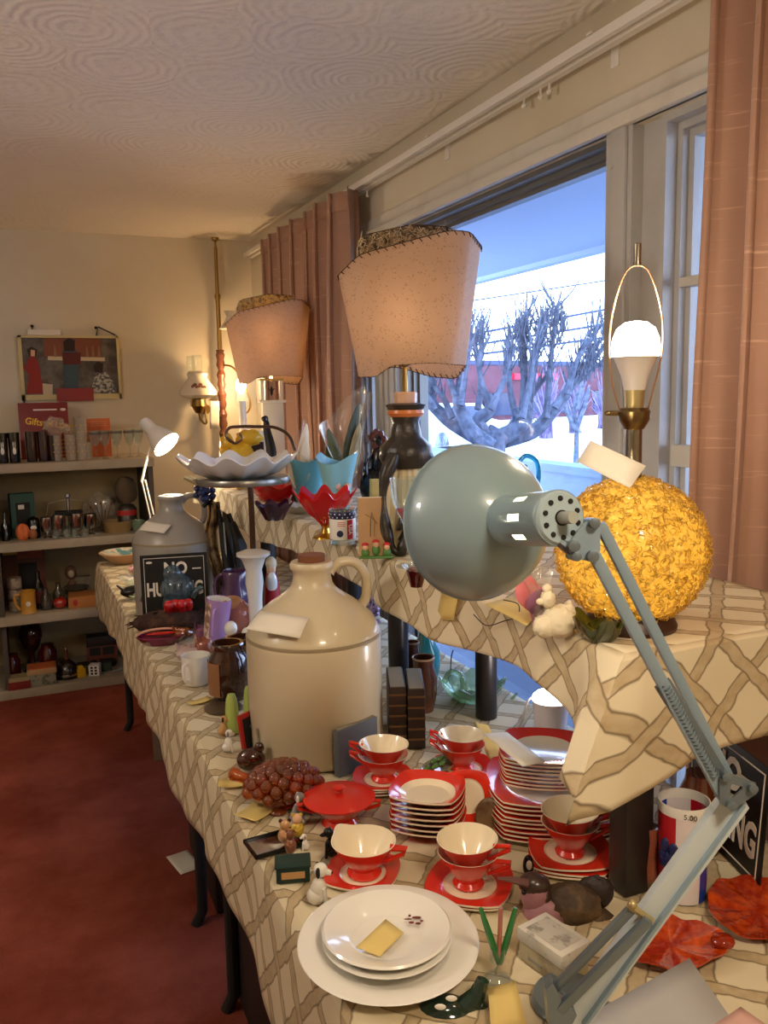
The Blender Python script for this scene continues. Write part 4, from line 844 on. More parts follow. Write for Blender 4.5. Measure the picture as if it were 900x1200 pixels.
# ------------------------------------------------------------ front right
o,l,r,h,q,k=new('kingfisher_figurine','long-beaked kingfisher figurine with brown head and pink breast','figurine',655,1096,1024,90)
g=G(); b=k
blob(g,q(640,1072),(28*b,24*b,26*b)); blob(g,q(628,1050),(18*b,17*b,20*b)); blob(g,q(655,1082),(32*b,24*b,18*b)); g.to('breast',mat('dusty_pink','#9c6c72',.5,spot=(20,'#7a5055',.5,.7)),o)
g=G(); blob(g,q(626,1036),(19*b,16*b,13*b)); blob(g,q(638,1052,-.004),(9*b,12*b,13*b)); g.to('crown',mat('dark_brown_paint','#3d2a22',.3,coat=.3),o)
g=G(); g.tube([q(618,1035,-.01),q(600,1031,-.012),q(583,1029,-.014)],[.0085,.006,.002],10,flat=.7); g.to('beak',mat('beak_brown','#6e4a44',.4),o)
g=G(); blob(g,q(614,1046,-.018),.0035,seg=10,ring=6); g.to('eye',BLACK,o)
g=G(); bark2=mat('knotty_brown','#41301f',.7,spot=(30,'#6a5234',.5,.7),bump=(60,.7,.006)); f=lambda v:1+.16*noise.noise(v*4)
blob(g,q(668,1060),(36*b,26*b,25*b),f,24,16); blob(g,q(690,1078),(32*b,20*b,15*b),f,20,12); g.to('wing',bark2,o)
g=G(); blob(g,q(697,1045,.01),(22*b,12*b,20*b),f,20,12); g.tube([q(690,1060),q(715,1085)],[.02,.006],8,flat=.4); g.to('tail',mat('tail_dark','#2c2019',.6,bump=(60,.5,.006)),o)
o,l,r,h,q,k=new('penguin_figurine','tiny black bird figurine with a white face behind the kingfisher','figurine',619,1030,1002,13)
g=G(); blob(g,(0,0,h*.5),(r,r,h*.5)); g.to('body',BLACK,o); g=G(); blob(g,(.001,-r*.55,h*.6),(r*.6,r*.6,h*.25)); g.to('face',WHITE,o)
# little box
o,l,r,h,q,k=new('trinket_box','small worn cream cardboard box with a printed lid in front of the kingfisher','box',648,1160,1098,84)
g=G(); g.box(.075,.05,.026,None,.002); g.to('body',mat('worn_cream_card','#b7ab8d',.8,spot=(20,'#8d8064',.5,.75)),o)
g=G(); g.box(.079,.054,.018,T(0,0,.0275),.002); g.to('lid',mat('worn_white_card','#cbc5b8',.75,spot=(40,'#7f796f',.55,.7)),o)
g=G(); g.bb((-.02,-.0262,.008),(.004,-.0248,.012)); g.to('small_print',mat('print_line','#8c867c',.7),o); g=G(); g.bb((-.03,-.02,.0457),(.03,.02,.0459)); g.to('lid_print',mat('print_line2','#b5afa2',.7,spot=(60,'#8a8478',.5,.6)),o); o.rotation_euler.z=facing(l)-.75
g=G(); 
# red-white-blue tumbler
def ring_cyl(name,label,px,pb,pt,w,z=TT):
    pass
o,l,r,h,q,k=new('striped_vase','tall glass tumbler with red, white and blue stripes beside the lower lamp arm','vase',798,1062,936,58)
Mx=[mat('stripe_red','#b01a24',.25,coat=.5),mat('stripe_white','#ddd3d4',.25,coat=.5),mat('stripe_blue','#1e3c9c',.25,coat=.5)]
vs=[];seg=48;g=G()
pf=[(.92,0),(.94,.1),(.97,.5),(1.0,.90)]; pf2=[(.95,.90),(.92,.5),(.88,.1),(0,.04)]
for pp in (pf,pf2):
    S=sc(pp,r,h)
    for s_ in range(12):
        g.lathe(S,4,a0=2*PI*s_/12+.25,a1=2*PI*(s_+1)/12+.25,mi=[0,0,1,1,2,2][s_%6])
g.to('body',Mx,o); lath([(1.0,.90),(1.01,.97),(1.0,1.0),(.955,1.0),(.95,.90)],r,h,'rim',WHITE,o,48)
g=G(); g.text('5.00',.011,Matrix.Translation((r*.25,-r*1.0,h*.93))@Matrix.Rotation(PI/2,4,'X')); g.to('price',BLK,o)
g=G(); rn=random.Random(4)
for i in range(8): a=-PI/2-.8+rn.random()*.5; g.ball((r*.97*cos(a),r*.97*sin(a),h*(.4+.2*rn.random())),(.008,.004,.012),8,6)
g.to('painted_blossom',NAVY,o)
# sign on the right
def sign(name,label,loc,w,h,rz,lean,words,par=None):
    o=thing(name,label,'sign',loc,rz); M=Matrix.Rotation(-lean,4,'X')
    g=G(); g.bb((-w/2,-.001,0),(w/2,.001,h)); g.v=[M@v for v in g.v]; pn=g.to('panel',mat('sign_black','#0d0c0b',.45),o)
    g=G(); m_=w*.05; t=w*.008
    for a,b in [((-w/2+m_,-.0022,m_),(w/2-m_,-.001,m_+t)),((-w/2+m_,-.0022,h-m_-t),(w/2-m_,-.001,h-m_)),((-w/2+m_,-.0022,m_),(-w/2+m_+t,-.001,h-m_)),((w/2-m_-t,-.0022,m_),(w/2-m_,-.001,h-m_))]: g.bb(a,b)
    g.v=[M@v for v in g.v]; g.to('border',CARDW,pn)
    for s_,x,z,sz,sx in words:
        g=G(); g.text(s_,sz,M@Matrix.Translation((x*w,-.0022,z*h))@Matrix.Rotation(PI/2,4,'X'),off=.0022*sz/.07,sx=sx)
        g.to('lettering',CARDW,pn,0)
    return o
wd_=[('NO',-.02,.72,.092,.8),('HUNTING',0,.36,.092,.62)]
o=sign('warning_sign','black NO HUNTING sign leaning on the front of the far grey jug',(fl.x-.03,fl.y-fr_-.035,TT),.215,.235,facing(fl)-.02,.05,[('NO',.02,.79,.056,.85),('HUNTING',0,.50,.062,.64)])
g=G(); 
for x in (.058,): g.bb((x,-.0135,.185),(x+.028,-.0115,.189))
g.to('dash',CARDW,o); g=G(); g.ball((-.078,-.0135,.214),(.010,.001,.004),12,6); g.to('sticker',CARDW,o)
RB=PZ(890,1046,TT);LB_=PZ(812,965,TT);sd=(RB-LB_).normalized();SGL=RB-sd*.12;SGA=math.atan2(sd.y,sd.x)
o=sign('warning_sign','black sign ending in ING, turned sideways under the shelf at the right edge',SGL,.24,.19,SGA,.06,[('NO',0,.73,.07,.85),('HUNTING',0,.33,.074,.60)])
# orange leaf dishes
def leafdish(label,px,row,w,rz,seed,ecc=.8):
    L=at_row(px,row,TT); k=pxm(L); R=.5*w*k; rn=random.Random(seed)
    o=thing('leaf_dish',label,'dish',L,facing(L)+rz); sh=lambda a:(1+.05*sin(3*a+seed)+.012*sin(11*a),.0025*sin(5*a)+.0015*sin(11*a))
    g=G(); g.lathe([(0,.003),(R*.3,.003,.2),(R*.7,.005,.8),(R,.012,1),(R*1.0,.0145,1),(R*.7,.0085,.8),(R*.3,.006,.2),(0,.0055)],60,shape=sh)
    g.v=[V((v.x,v.y*ecc,v.z)) for v in g.v]; g.to('bowl',mat('orange_red_glass','#98260a',.1,coat=1,spot=(45,'#c84e14',.45,.7),bump=(90,.8,.004)),o,60)
    return o,R
od,R=leafdish('mottled orange glass leaf dish with a knob handle beside the lower lamp arm',785,1112,126,.4,2)
g=G(); g.ball((R*.92,-R*.18,.016),(.016,.014,.009),14,8); g.to('stem_knob',GO,od)
leafdish('second orange glass leaf dish, cut by the right edge of the photo',890,1072,130,1.2,5,.9)
g=G()
# grey card at the bottom, pink card
P=[PD(700,1180,.80),PD(742,1150,.80),PD(808,1123,.80),PD(845,1160,.79),PD(858,1215,.78),PD(690,1240,.78)]
def sheet(name,label,pts,m,cat='price tag'):
    c=sum(pts,V())/len(pts); g=G(); n=len(pts); g.add([p-c for p in pts],[list(range(n))]); return solo(g,name,label,cat,m,c,solid=.0012,smooth=0)
G1=TT+.004
card4('price_sheet','big blank grey sheet curling up at the bottom right corner of the photo',[PZ(650,1212,TT+.035),PZ(808,1123,TT+.062),PZ(872,1216,TT+.055),PZ(700,1300,TT+.03)],CARDG)
card4('price_card','pinkish blank card at the very bottom edge beside the grey sheet',[PZ(838,1200,TT+.075),PZ(868,1180,TT+.077),PZ(905,1206,TT+.077),PZ(880,1240,TT+.077)],mat('pink_card','#c99f92',.8))
# glass tube vase with green sprigs, tag
o,l,r,h,q,k=new('bud_vase','small glass stand holding green glass sprigs right of the white platter','vase',583,1160,1062,34)
g=G(); g.lathe([(0,0),(r,0),(r*.9,.004),(r*.25,.012),(r*.3,.02),(r*.55,.03),(r*.5,.045)],24); g.to('clear_stand',CLR,o)
for i,(x0,x1,m_) in enumerate([(578,563,DGREEN),(592,604,DGREEN),(585,587,mat('speckled_pink','#a8675c',.3))]):
    g=G(); g.tube(smooth_path([q(585,1130),q(x0,1108),q(x1,1064)],5),[.0028+.0018*sin(PI*j/10) for j in range(11)] if i<2 else [.003]*11,7); g.to('sprig',mat('sprig_green','#1f6b33',.2,coat=.6) if i<2 else m_,o)
card4('price_tag','large yellow string tag hanging at the bottom, before the glass sprigs',[PZ(575,1205,TT+.012),PZ(572,1158,TT+.014),PZ(604,1150,TT+.014),PZ(618,1205,TT+.012)],CARDY)
# dark green frog-like dish
o,l,r,h,q,k=new('green_frog_figurine','dark green glazed frog figurine with white oval stickers at the bottom edge','figurine',532,1205,1150,80)
g=G(); dg=mat('bottle_green_glaze','#0f2a1e',.12,coat=.8); blob(g,q(522,1188),(36*k,26*k,19*k)); blob(g,q(492,1196),(26*k,20*k,14*k)); g.tube([q(545,1180),q(560,1165),q(566,1148)],[.014,.011,.008],10); g.tube([q(548,1185),q(565,1180),q(572,1186)],[.012,.009,.007],10); g.to('body',dg,o)
for x,y in ((516,1180),(529,1170)): 
    g=G(); c=q(x,y,-.03); g.ball(c,(.007,.0015,.004),12,6); g.to('sticker',WPAINT,o)
# ------------------------------------------------------------ items round the near jug
def bookm(name,label,px,pb,pt,w,col,rz=0,thick=None,cat='book',z=TT,depth=.14,bands=True):
    o,l,r,h,q,k=new(name,label,cat,px,pb,pt,w,z); w_=2*r; o.rotation_euler.z=facing(l)+rz
    g=G(); g.box(w_,depth,h,T(0,depth/2,0),.002); cv=g.to('cover',mat('book_'+col,col,.5,spot=(25,'#000000',.62,.8)),o)
    g=G(); g.bb((-w_/2+.003,.004,h-.002),(w_/2-.003,depth-.003,h+.0015)); g.to('pages',mat('aged_pages','#8c7f66',.8),o)
    if bands:
        for zz in (.15,.32,.5,.68,.86): g=G(); g.bb((-w_/2-.0008,-.0015,h*zz),(w_/2+.0008,.004,h*zz+.004)); g.to('spine_band',mat('dull_gilt','#6a4a28',.5),o)
    return o
bookm('book','old dark leather book with brown banded spine, left of the bookend pair',467,878,806,20,'#33211a',.05)
bookm('book','old dark leather book with brown banded spine, right of the bookend pair',489,882,808,20,'#30201a',.05)
o=bookm('book','worn grey clothbound book leaning against the base of the large jug',424,908,842,62,'#57595c',.35,bands=False,depth=.016); pa=PZ(394,914,TT); pb_=PZ(447,890,TT); o.location=(pa+pb_)/2; o.rotation_euler.z=math.atan2(pb_.y-pa.y,pb_.x-pa.x)
g=G(); g.box(.016,.05,.004); g.to('spine_patch',mat('leather_patch','#2c2a2a',.7),o)
# leaf-decorated boomerang dish, wooden figure, tilted plate
L=at_row(515,905,TT+.004); k=pxm(L); o=thing('leaf_trinket_dish','small oval dish with raised green leaves between the teacup pairs','dish',L,facing(L)+1.0)
g=G(); g.lathe([(0,.006),(.03,.008),(.042,.018),(.043,.016),(.028,0),(0,0)],36); g.v=[V((v.x*1.25,v.y*.62,v.z)) for v in g.v]; g.to('dish',mat('sage_tan_glaze','#8f8d6c',.3,coat=.4),o)
for i in range(7): g=G(); g.ball((-.035+.012*i,.006*(-1)**i,.02+.003*(i%3)),(.011,.006,.005),10,6,); g.to('leaf',mat('leaf_glaze','#5f8a4a',.3,coat=.4),o)
o,l,r,h,q,k=new('wooden_perfume_holder','carved brown wooden trinket with two rounded plaques right of the bowl stack','ornament',588,985,932,44)
for i,(x,y,rx_,rz_,m_) in enumerate([(574,954,17,22,mat('carved_wood','#7d6244',.5,spot=(30,'#4a3522',.5,.7))),(597,968,12,20,mat('pale_wood','#a99673',.5))]):
    g=G(); g.lathe([(0,0),(rx_*k*.9,0),(rx_*k,.003),(rx_*k,.008),(rx_*k*.9,.011),(0,.011)],28,Matrix.Translation(q(x,y,-.01+.012*(1-i)))@Matrix.Rotation(PI/2,4,'X')); g.v=[V((v.x,v.y,(v.z-q(x,y).z)*rz_/rx_+q(x,y).z)) for v in g.v]; g.to('plaque',m_,o)
g=G(); g.ball(q(601,958,-.014),.0022,8,6); g.to('peg',BLK,o)
g=G(); g.box(.05,.035,.006); g.to('base',WOOD,o)
P_=at_row(556,968,TT); g=plate_mesh(.052,.03,.008); o=solo(g,'saucer','red saucer standing on edge behind the carved wooden trinket','saucer',CUPM,(P_.x,P_.y+.02,TT+.046),0,smooth=30); o.rotation_euler=(1.1,.55,facing(P_)-.6)
# swan glass bowl under the shelf, teal vase, brown pots
o,l,r,h,q,k=new('swan_dish','clear green-tinted glass swan dish under the raised shelf','dish',554,833,782,76)
g=G(); sh=lambda a:(1+.06*sin(9*a),.008*sin(9*a)); g.lathe([(0,0),(r*.5,0,.2),(r*.8,h*.25,.6),(r,h*.55,1),(r*.97,h*.55,1),(r*.75,h*.25,.6),(r*.4,.006,.2),(0,.006)],54,shape=sh); g.to('bowl',CRYS,o,60)
g=G(); g.tube(smooth_path([q(512,842),q(530,825),q(543,808),q(540,792),q(528,788),q(520,800)],6),[.010-.0001*j for j in range(31)],10); g.to('neck',CRYS,o,60)
g=G(); g.tube(smooth_path([q(575,845),q(595,825),q(606,812)],5),[.012-.0008*j for j in range(11)],8,flat=.5); g.tube(smooth_path([q(500,800),q(508,820),q(520,835)],5),[.014-.0006*j for j in range(11)],8,flat=.4); g.to('wing',CRYS,o,60)
g=G(); g.tube(smooth_path([q(528,785,.02),q(529,770,.02),q(531,762,.03)],4),.0016,5); g.to('hanging_thread',BLK,o)
soloL('bottle_vase','teal ribbed glass bottle behind the brown pots under the shelf','vase',mat('teal_ribbed','#1f7a80',.15,coat=.8),499,800,728,34,[(0,0),(.8,0),(1,.25),(.95,.5),(.5,.72),(.38,.85),(.5,.95),(.48,1),(.3,.98),(.3,.8),(0,.78)],sh=lambda a:1+.03*sin(20*a))
for i,(x,b,t_,w_,lb_) in enumerate([(497,838,770,32,'brown glazed pottery jar under the shelf, in front of the teal bottle'),(484,812,752,20,'smaller dark pottery jar with a pale rim under the shelf, left of the teal bottle')]):
    o,l,r,h,q,k=new('pottery_jar',lb_,'jar',x,b,t_,w_); lath([(0,0),(.7,0),(.95,.3),(1,.6),(.75,.85),(.8,1.0),(.7,1.0),(.66,.85),(0,.8)],r,h,'body',mat('mottled_brown_glaze','#4b2a1a',.2,coat=.6,spot=(20,'#7d4a2c',.5,.75)),o); lath([(.8,.97),(.84,.99),(.8,1.01),(.72,1.0)],r,h,'rim',mat('pale_rim','#a78a6c',.3),o)
# amber jar right, behind the post
soloL('amber_jar','amber brown jar behind the striped tumbler under the shelf','jar',mat('amber_brown_glaze','#5a2a12',.15,coat=.8),818,1008,905,60,[(0,0),(.8,0),(1,.3),(1,.6),(.6,.9),(.55,1),(0,1)])
soloL('mottled_vase','mottled orange and green vase squeezed between the dark post and the striped tumbler','vase',mat('mottled_vase_glaze','#8a4a34',.3,coat=.4,spot=(16,'#3a4030',.45,.6)),760,1046,968,24,[(0,0),(.9,0),(1,.4),(.8,.8),(.9,1),(.7,1),(0,.9)])
# brown glazed pot pair, white mug
for i,(x,b,t_,w_,lb_) in enumerate([(270,826,752,48,'dark brown glazed crock jug with a tan side, front one behind the celery shakers'),(285,800,746,44,'dark brown glazed crock jug tucked behind the front one beside the large jug')]):
    o,l,r,h,q,k=new('crock_jug',lb_,'jug',x,b,t_,w_,rz=.3*i); lath([(0,0),(.75,0),(.96,.2),(1,.5),(.9,.75),(.68,.86),(.72,.93),(.78,.97),(.74,1.0),(.6,1.0),(.58,.88),(0,.84)],r,h,'body',BROWN,o,36)
    g=G(); g.tube(smooth_path([(r*.8,0,h*.85),(r*1.25,0,h*.8),(r*1.3,0,h*.55),(r*.97,0,h*.4)],5),.006,8); g.to('handle',BROWN,o)
    if i==0: g=G(); g.lathe([(r*1.004,h*.12),(r*1.012,h*.4),(r*1.0,h*.7)],10,a0=PI*.9,a1=PI*1.35); g.to('bare_clay_patch',mat('bare_clay','#8a5f3c',.6),o)
def mug(label,px,pb,pt,w,m_,hang,mi_=None,name='mug',tilt=0,**k_):
    o,l,r,h,q,k=new(name,label,'mug',px,pb,pt,w,**k_); lath([(0,0),(.78,0),(.84,.04),(.95,.5),(1,1),(.95,1),(.9,.5),(.78,.08),(0,.06)],r,h,'body',m_,o,36)
    g=G(); g.tube(smooth_path([(r*.93,0,h*.82),(r*1.4,0,h*.8),(r*1.45,0,h*.5),(r*1.25,0,h*.25),(r*.88,0,h*.2)],5),[.0045]*21,8,Matrix.Rotation(hang,4,'Z'),flat=.8); g.to('handle',m_,o); return o,l,r,h
mug('white china mug on the cloth edge in front of the brown crock jugs',231,806,767,34,WHITE,-2.2)
mb_,ml,mr,mh=mug('lavender lustre mug with a white inside and brown transfer pattern, propped up high',252,758,702,30,mat('lavender_mug','#a682b4',.2,coat=.5),-PI/2-.3)
g=G(); g.lathe([(mr*.9,mh*.1),(mr*.965,mh*.5),(mr*1.0,mh*.93)],10,a0=PI*.8,a1=PI*1.3); g.to('transfer_pattern',mat('brown_transfer','#8a6a5c',.3,spot=(60,'#e0c8b8',.5,.6)),mb_)
g=G(); g.lathe([(mr*.94,mh*.99),(mr*.93,mh*.7),(mr*.8,mh*.1),(0,mh*.08)],30); g.to('inside',WHITE,mb_); mb_.rotation_euler=(.04,.14,facing(ml)); mb_.location.z+=.004
# celery shakers
for x,b,t_,w_,lb_ in [(273,862,812,16,'left pale green celery-stalk shaker'),(293,842,803,14,'right pale green celery-stalk shaker partly behind the red card')]:
    soloL('celery_shaker',lb_+' in front of the large jug','shaker',GREENC,x,b,t_,w_,[(0,0),(.95,0),(1,.15),(.9,.6),(.75,.85),(.5,.97),(0,1)],sh=lambda a:1+.09*abs(sin(4*a)))
# red framed tile, dark flat dish, price cards, figurines
o,l,r,h,q,k=new('framed_tile','red-framed black tile propped against the large jug at an angle','picture',300,893,834,34)
g=G(); g.bb((-.034,-.003,0),(.034,.003,h)); g.to('frame',REDP,o); g=G(); g.bb((-.026,-.0042,h*.22),(.026,-.003,h*.9)); g.to('picture',BLK,o); g=G(); g.ball((0,-.004,h*.68),(.009,.001,.006),10,6); g.ball((.004,-.004,h*.5),(.012,.001,.01),10,6); g.to('pale_motif',GREYB,o); o.rotation_euler=(-.15,0,facing(l)+.85)
o,l,r,h,q,k=new('glass_coaster','smoky square glass tile leaning behind the red framed tile','tile',318,898,850,22); g=G(); g.bb((-.025,0,0),(.025,.004,h)); g.to('tile',mat('smoky_tile','#8d8371',.2,coat=.5),o); o.rotation_euler=(-.15,0,facing(l)+.8)
def dogfig(label,px,pb,pt,w,mb,ms,name='dog_figurine',sit=True,face=1):
    o,l,r,h,q,k=new(name,label,'figurine',px,pb,pt,w); g=G(); s=h
    blob(g,(0,0,s*.3),(s*.17,s*.15,s*.3)); blob(g,(face*-.05*s,0,s*.2),(s*.2,s*.17,s*.19)); g.to('body',mb,o)
    g=G(); blob(g,(face*.05*s,-.02*s,s*.76),(s*.15,s*.14,s*.15)); g.tube([(face*.1*s,-.03*s,s*.74),(face*.27*s,-.06*s,s*.70)],[s*.09,s*.05],8); g.to('head',mb,o)
    for sx in (-1,1):
        g=G(); g.ball((face*.0*s,sx*.12*s-.02*s,s*.76),(s*.05,s*.04,s*.12),8,6); g.to('ear',ms,o)
        g=G(); g.tube([(face*.1*s,sx*.07*s-.02*s,s*.4),(face*.14*s,sx*.08*s-.02*s,s*.02)],[s*.06,s*.045],7); g.to('front_leg',mb,o)
    g=G(); g.ball((face*.28*s,-.06*s,s*.71),s*.03,6,5); g.to('nose',BLK,o)
    return o
wd1=mat('white_dog_glaze','#dad4c6',.3,coat=.4,spot=(40,'#3a3632',.66,.7))
dogfig('white seated dog figurine with dark spots in front of the white platter',374,1066,1006,22,wd1,BLK)
dogfig('tiny white terrier figurine by the red framed tile',268,885,852,20,WHITE,GREYB)
dogfig('black seated poodle figurine left of the creamer',388,1010,966,22,BLACK,BLACK,face=-1)
dogfig('grey and white kitten figurine beside the sugar bowl',350,968,925,20,mat('grey_kitten','#7d7a72',.4,spot=(30,'#d8d4c8',.5,.6)),WHITE,'cat_figurine')
dogfig('small brown and white dog figurine with its head over the silver tray',358,1000,975,16,WHITE,TANP,face=-1)
dogfig('tiny tan and black deer figurine on the cloth edge by the yellow card',262,864,836,13,TANP,BLK,'deer_figurine')
# yellow price cards on the cloth edge
for x,y,w_,h_,rz_,lb_ in [(233,822,.06,.028,.3,'yellow price card lying before the crock jugs'),(273,918,.055,.035,-.3,'yellow price card under the neck of the amber glass turkey'),(298,953,.055,.05,.6,'folded yellow price card behind the silver tray')]:
    L=PZ(x,y,TT+.003); card('price_card',lb_,L,w_,h_,CARDY,rz_,bend=.004)
L=PZ(560,868,TT+.03); 
card4('price_card','tan yellow card tucked behind the teacup pair, below the swan dish',[PZ(555,846,TT+.04),PZ(572,850,TT+.04),PZ(590,885,TT+.01),PZ(572,890,TT+.01)],CARDY)
# amber turkey / covered grape dish
o,l,r,h,q,k=new('amber_glass_dish','amber glass grape-textured covered dish with a long stem handle','dish',334,966,882,96)
g=G(); rn=random.Random(9)
for i in range(64):
    a=i*2.39996; v=i/64; p_=v*PI*.52; x=.86*r*cos(PI/2-p_)*cos(a); y=.62*r*cos(PI/2-p_)*sin(a); z=h*.30+h*.45*cos(p_)
    g.ball((x,y,z),.0125,10,7)
g.to('grape_lid',GA,o,60)
g=G(); g.lathe([(0,0),(.35*r,0),(.3*r,.006),(.1*r,h*.1),(.4*r,h*.14),(.8*r,h*.3),(.78*r,h*.3),(0,h*.2)],32); g.v=[V((v.x,v.y*.75,v.z)) for v in g.v]; g.to('bowl',GA,o,60)
g=G(); g.tube(smooth_path([q(322,925),q(295,915),q(276,908),q(268,906)],5),[.015,.014,.013,.012,.012,.011,.011,.010,.010,.011,.012,.012,.012,.010,.008,.004],10); g.to('stem_handle',GA,o,60)
o,l,r,h,q,k=new('amber_bird','dark amber glass bird behind the stem of the grape dish','figurine',295,912,872,34); g=G(); blob(g,(0,0,h*.45),(r,r*.7,h*.42)); blob(g,(r*.6,0,h*.85),(r*.35,r*.3,h*.2)); g.to('body',mat('dark_amber','#3a1408',.08,coat=1),o)
o,l,r,h,q,k=new('amber_goblet','amber glass grape cluster foot standing before the grape dish','glass',326,960,915,36); g=G()
for i in range(22): a=i*2.4; g.ball((r*.55*cos(a),r*.55*sin(a),h*(.35+.6*((i*7)%22)/22)),.009,8,6)
g.lathe([(0,0),(r*.6,0),(r*.5,.005),(r*.2,.01),(r*.25,h*.35),(0,h*.4)],20); g.to('cluster',GA,o)
# silver tray with figurines, green box
o,l,r,h,q,k=new('silver_tray','small rectangular silver tray at the table edge under the figurines','tray',322,1003,975,50)
g=G(); g.box(.085,.06,.004,None,.001); g.to('tray',CHROME,o)
for a,b in [((-.044,-.031,0),(.044,-.027,.007)),((-.044,.027,0),(.044,.031,.007)),((-.044,-.031,0),(-.040,.031,.007)),((.040,-.031,0),(.044,.031,.007))]: g=G(); g.bb(a,b,bev=.001); g.to('rim',BLACK,o)
o.rotation_euler.z=facing(l)+.35
o,l,r,h,q,k=new('green_trinket_box','small dark green box with a brown window in front of the silver tray','box',344,1038,1006,38)
g=G(); g.box(.052,.036,h*.8,None,.002); g.to('body',GRNP,o); g=G(); g.bb((-.018,-.0195,h*.25),(.018,-.018,h*.6)); g.to('brown_panel',TANP,o); g=G(); g.box(.056,.04,h*.12,T(0,0,h*.8),.002); g.to('lid',GRNP,o)
top_z=TT+.008
for i,(x,y,w_,c_,lb_) in enumerate([(335,992,18,mat('tan_figure','#b98a5a',.3,coat=.4),'tan seated bear figurine on the silver tray'),(349,985,16,mat('gold_figure','#c9a83a',.3,coat=.4),'yellow-green elf figurine on the silver tray behind the bear'),(341,1004,14,mat('brown_figure','#7a4a30',.3,coat=.4),'brown mouse figurine with dark ears at the front of the silver tray')]):
    o,l,r,h,q,k=new(['bear_figurine','elf_figurine','mouse_figurine'][i],lb_,'figurine',x,y,y-34,w_,top_z)
    g=G(); blob(g,(0,0,h*.3),(r,r*.9,h*.3)); g.to('body',c_,o); g=G(); blob(g,(0,0,h*.72),(r*.7,r*.65,h*.2)); g.to('head',SKIN if i==1 else c_,o)
    for s in (-1,1): g=G(); g.ball((s*r*.55,0,h*.88),(r*.28,r*.15,r*.3),8,6); g.to('ear',c_ if i else BROWN,o)
    g=G(); g.tube([(-r*.8,-r*.4,h*.42),(0,-r*1.0,h*.35),(r*.8,-r*.4,h*.42)],r*.22,8); g.to('arms',c_,o)
o,l,r,h,q,k=new('flat_hot_plate','flat dark metal trivet below the white mug','trivet',262,838,826,44); g=G(); g.lathe([(0,0),(r,0),(r,.004),(r*.8,.005),(0,.004)],30); g.to('disc',mat('dull_bronze','#6b5a44',.35,.6),o)
# ------------------------------------------------------------ things on the raised shelf
scal=lambda n,a,zz:(lambda t:(1+a*cos(n*t),zz*cos(n*t)))
o,l,r,h,q,k=new('glass_compote','bright red glass ruffled compote on a gold foot beside the patriotic tumbler','dish',382,636,574,70,ST)
g=G(); g.lathe([(.006,h*.3),(r*.35,h*.42,.2),(r*.7,h*.62,.7),(r,h*.93,1),(r*.97,h*.95,1),(r*.66,h*.65,.7),(r*.3,h*.46,.2),(0,h*.36)],64,shape=scal(8,.10,h*.1)); g.to('bowl',GR,o,60)
g=G(); g.lathe([(0,0),(r*.42,0),(r*.4,.004),(r*.15,h*.1),(r*.1,h*.2),(r*.16,h*.26),(.006,h*.31),(0,h*.31)],28,shape=lambda a:1+.06*cos(6*a)); g.to('gold_foot',GOLD,o)
o,l,r,h,q,k=new('patriotic_tumbler','clear glass tumbler with a starred navy band and red USA panel','glass',402,640,596,31,ST)
lath([(0,0),(.93,0),(.95,.04),(.98,.95),(1,1),(.95,1),(.93,.06),(0,.05)],r,h,'body',CLR,o,36); lath([(.985,.74),(1.0,.75),(1.0,.93),(.985,.94)],r,h,'navy_band',NAVY,o,36)
lath([(.965,.16),(.985,.18),(.99,.72),(.97,.74)],r,h,'label',WPAINT,o,36)
g=G(); 
for j in range(2):
    for i in range(16): a=2*PI*(i+.5*j)/16; g.ball((r*1.005*cos(a),r*1.005*sin(a),h*(.79+.09*j)),(.0017,.0017,.0017),6,4)
g.to('white_star',WPAINT,o)
g=G(); g.lathe([(r*.995,h*.18),(r*1.0,h*.72)],6,a0=-PI/2+.35,a1=-PI/2+.85); g.to('red_panel',mat('usa_red','#c2203a',.4),o)
a=-PI/2+.6; g=G(); g.text('USA',.013,Matrix.Translation((r*1.01*cos(a),r*1.01*sin(a),h*.45))@Matrix.Rotation(a+PI/2,4,'Z')@Matrix.Rotation(PI/2,4,'X')@Matrix.Rotation(-PI/2,4,'Z'),off=.0003); g.to('lettering',WPAINT,o,0)
a=-PI/2-.2; g=G(); g.ball((r*1.0*cos(a),r*1.0*sin(a),h*.34),(.008,.0015,.008),14,8); g.to('blue_emblem',NAVY,o)
g=G(); 
for i in range(3): g.bb((-.012,-.0005,h*(.55+.05*i)),(.006,.0005,h*(.565+.05*i)))
g.v=[V((v.x,v.y-r*.99,v.z)) for v in g.v]; g.to('red_print',mat('usa_red','#c2203a',.4),o)
o,l,r,h,q,k=new('booklet','brown-tan card with a pencil bird sketch standing beside the patriotic tumbler','card',437,657,583,32,ST)
g=G(); g.bb((-r,0,0),(r,.002,h)); g.to('card',mat('kraft_card','#b9946a',.8,spot=(8,'#a8825a',.4,.7)),o); g=G(); g.tube([(-.004,-.001,h*.35),(-.003,-.001,h*.6),(0,-.001,h*.75),(.006,-.001,h*.6),(.004,-.001,h*.35)],.0012,5,flat=.4); g.tube([(-.015,-.001,h*.72),(0,-.001,h*.66),(.012,-.001,h*.56)],.001,5,flat=.4); g.to('sketch',mat('pencil_brown','#5a4634',.8),o); g=G(); g.bb((-r,-.0005,h-.0015),(r,.0025,h+.0005)); g.to('light_edge',CARDW,o); o.rotation_euler=(-.12,0,facing(l)+.05)
o=thing('strawberry_children','three little figurines in green with strawberry-red caps on a green base','figurine',*(lambda f:(f[0],facing(f[0])))(fit(441,657,631,34,ST)))
l,r,h=fit(441,657,631,34,ST)
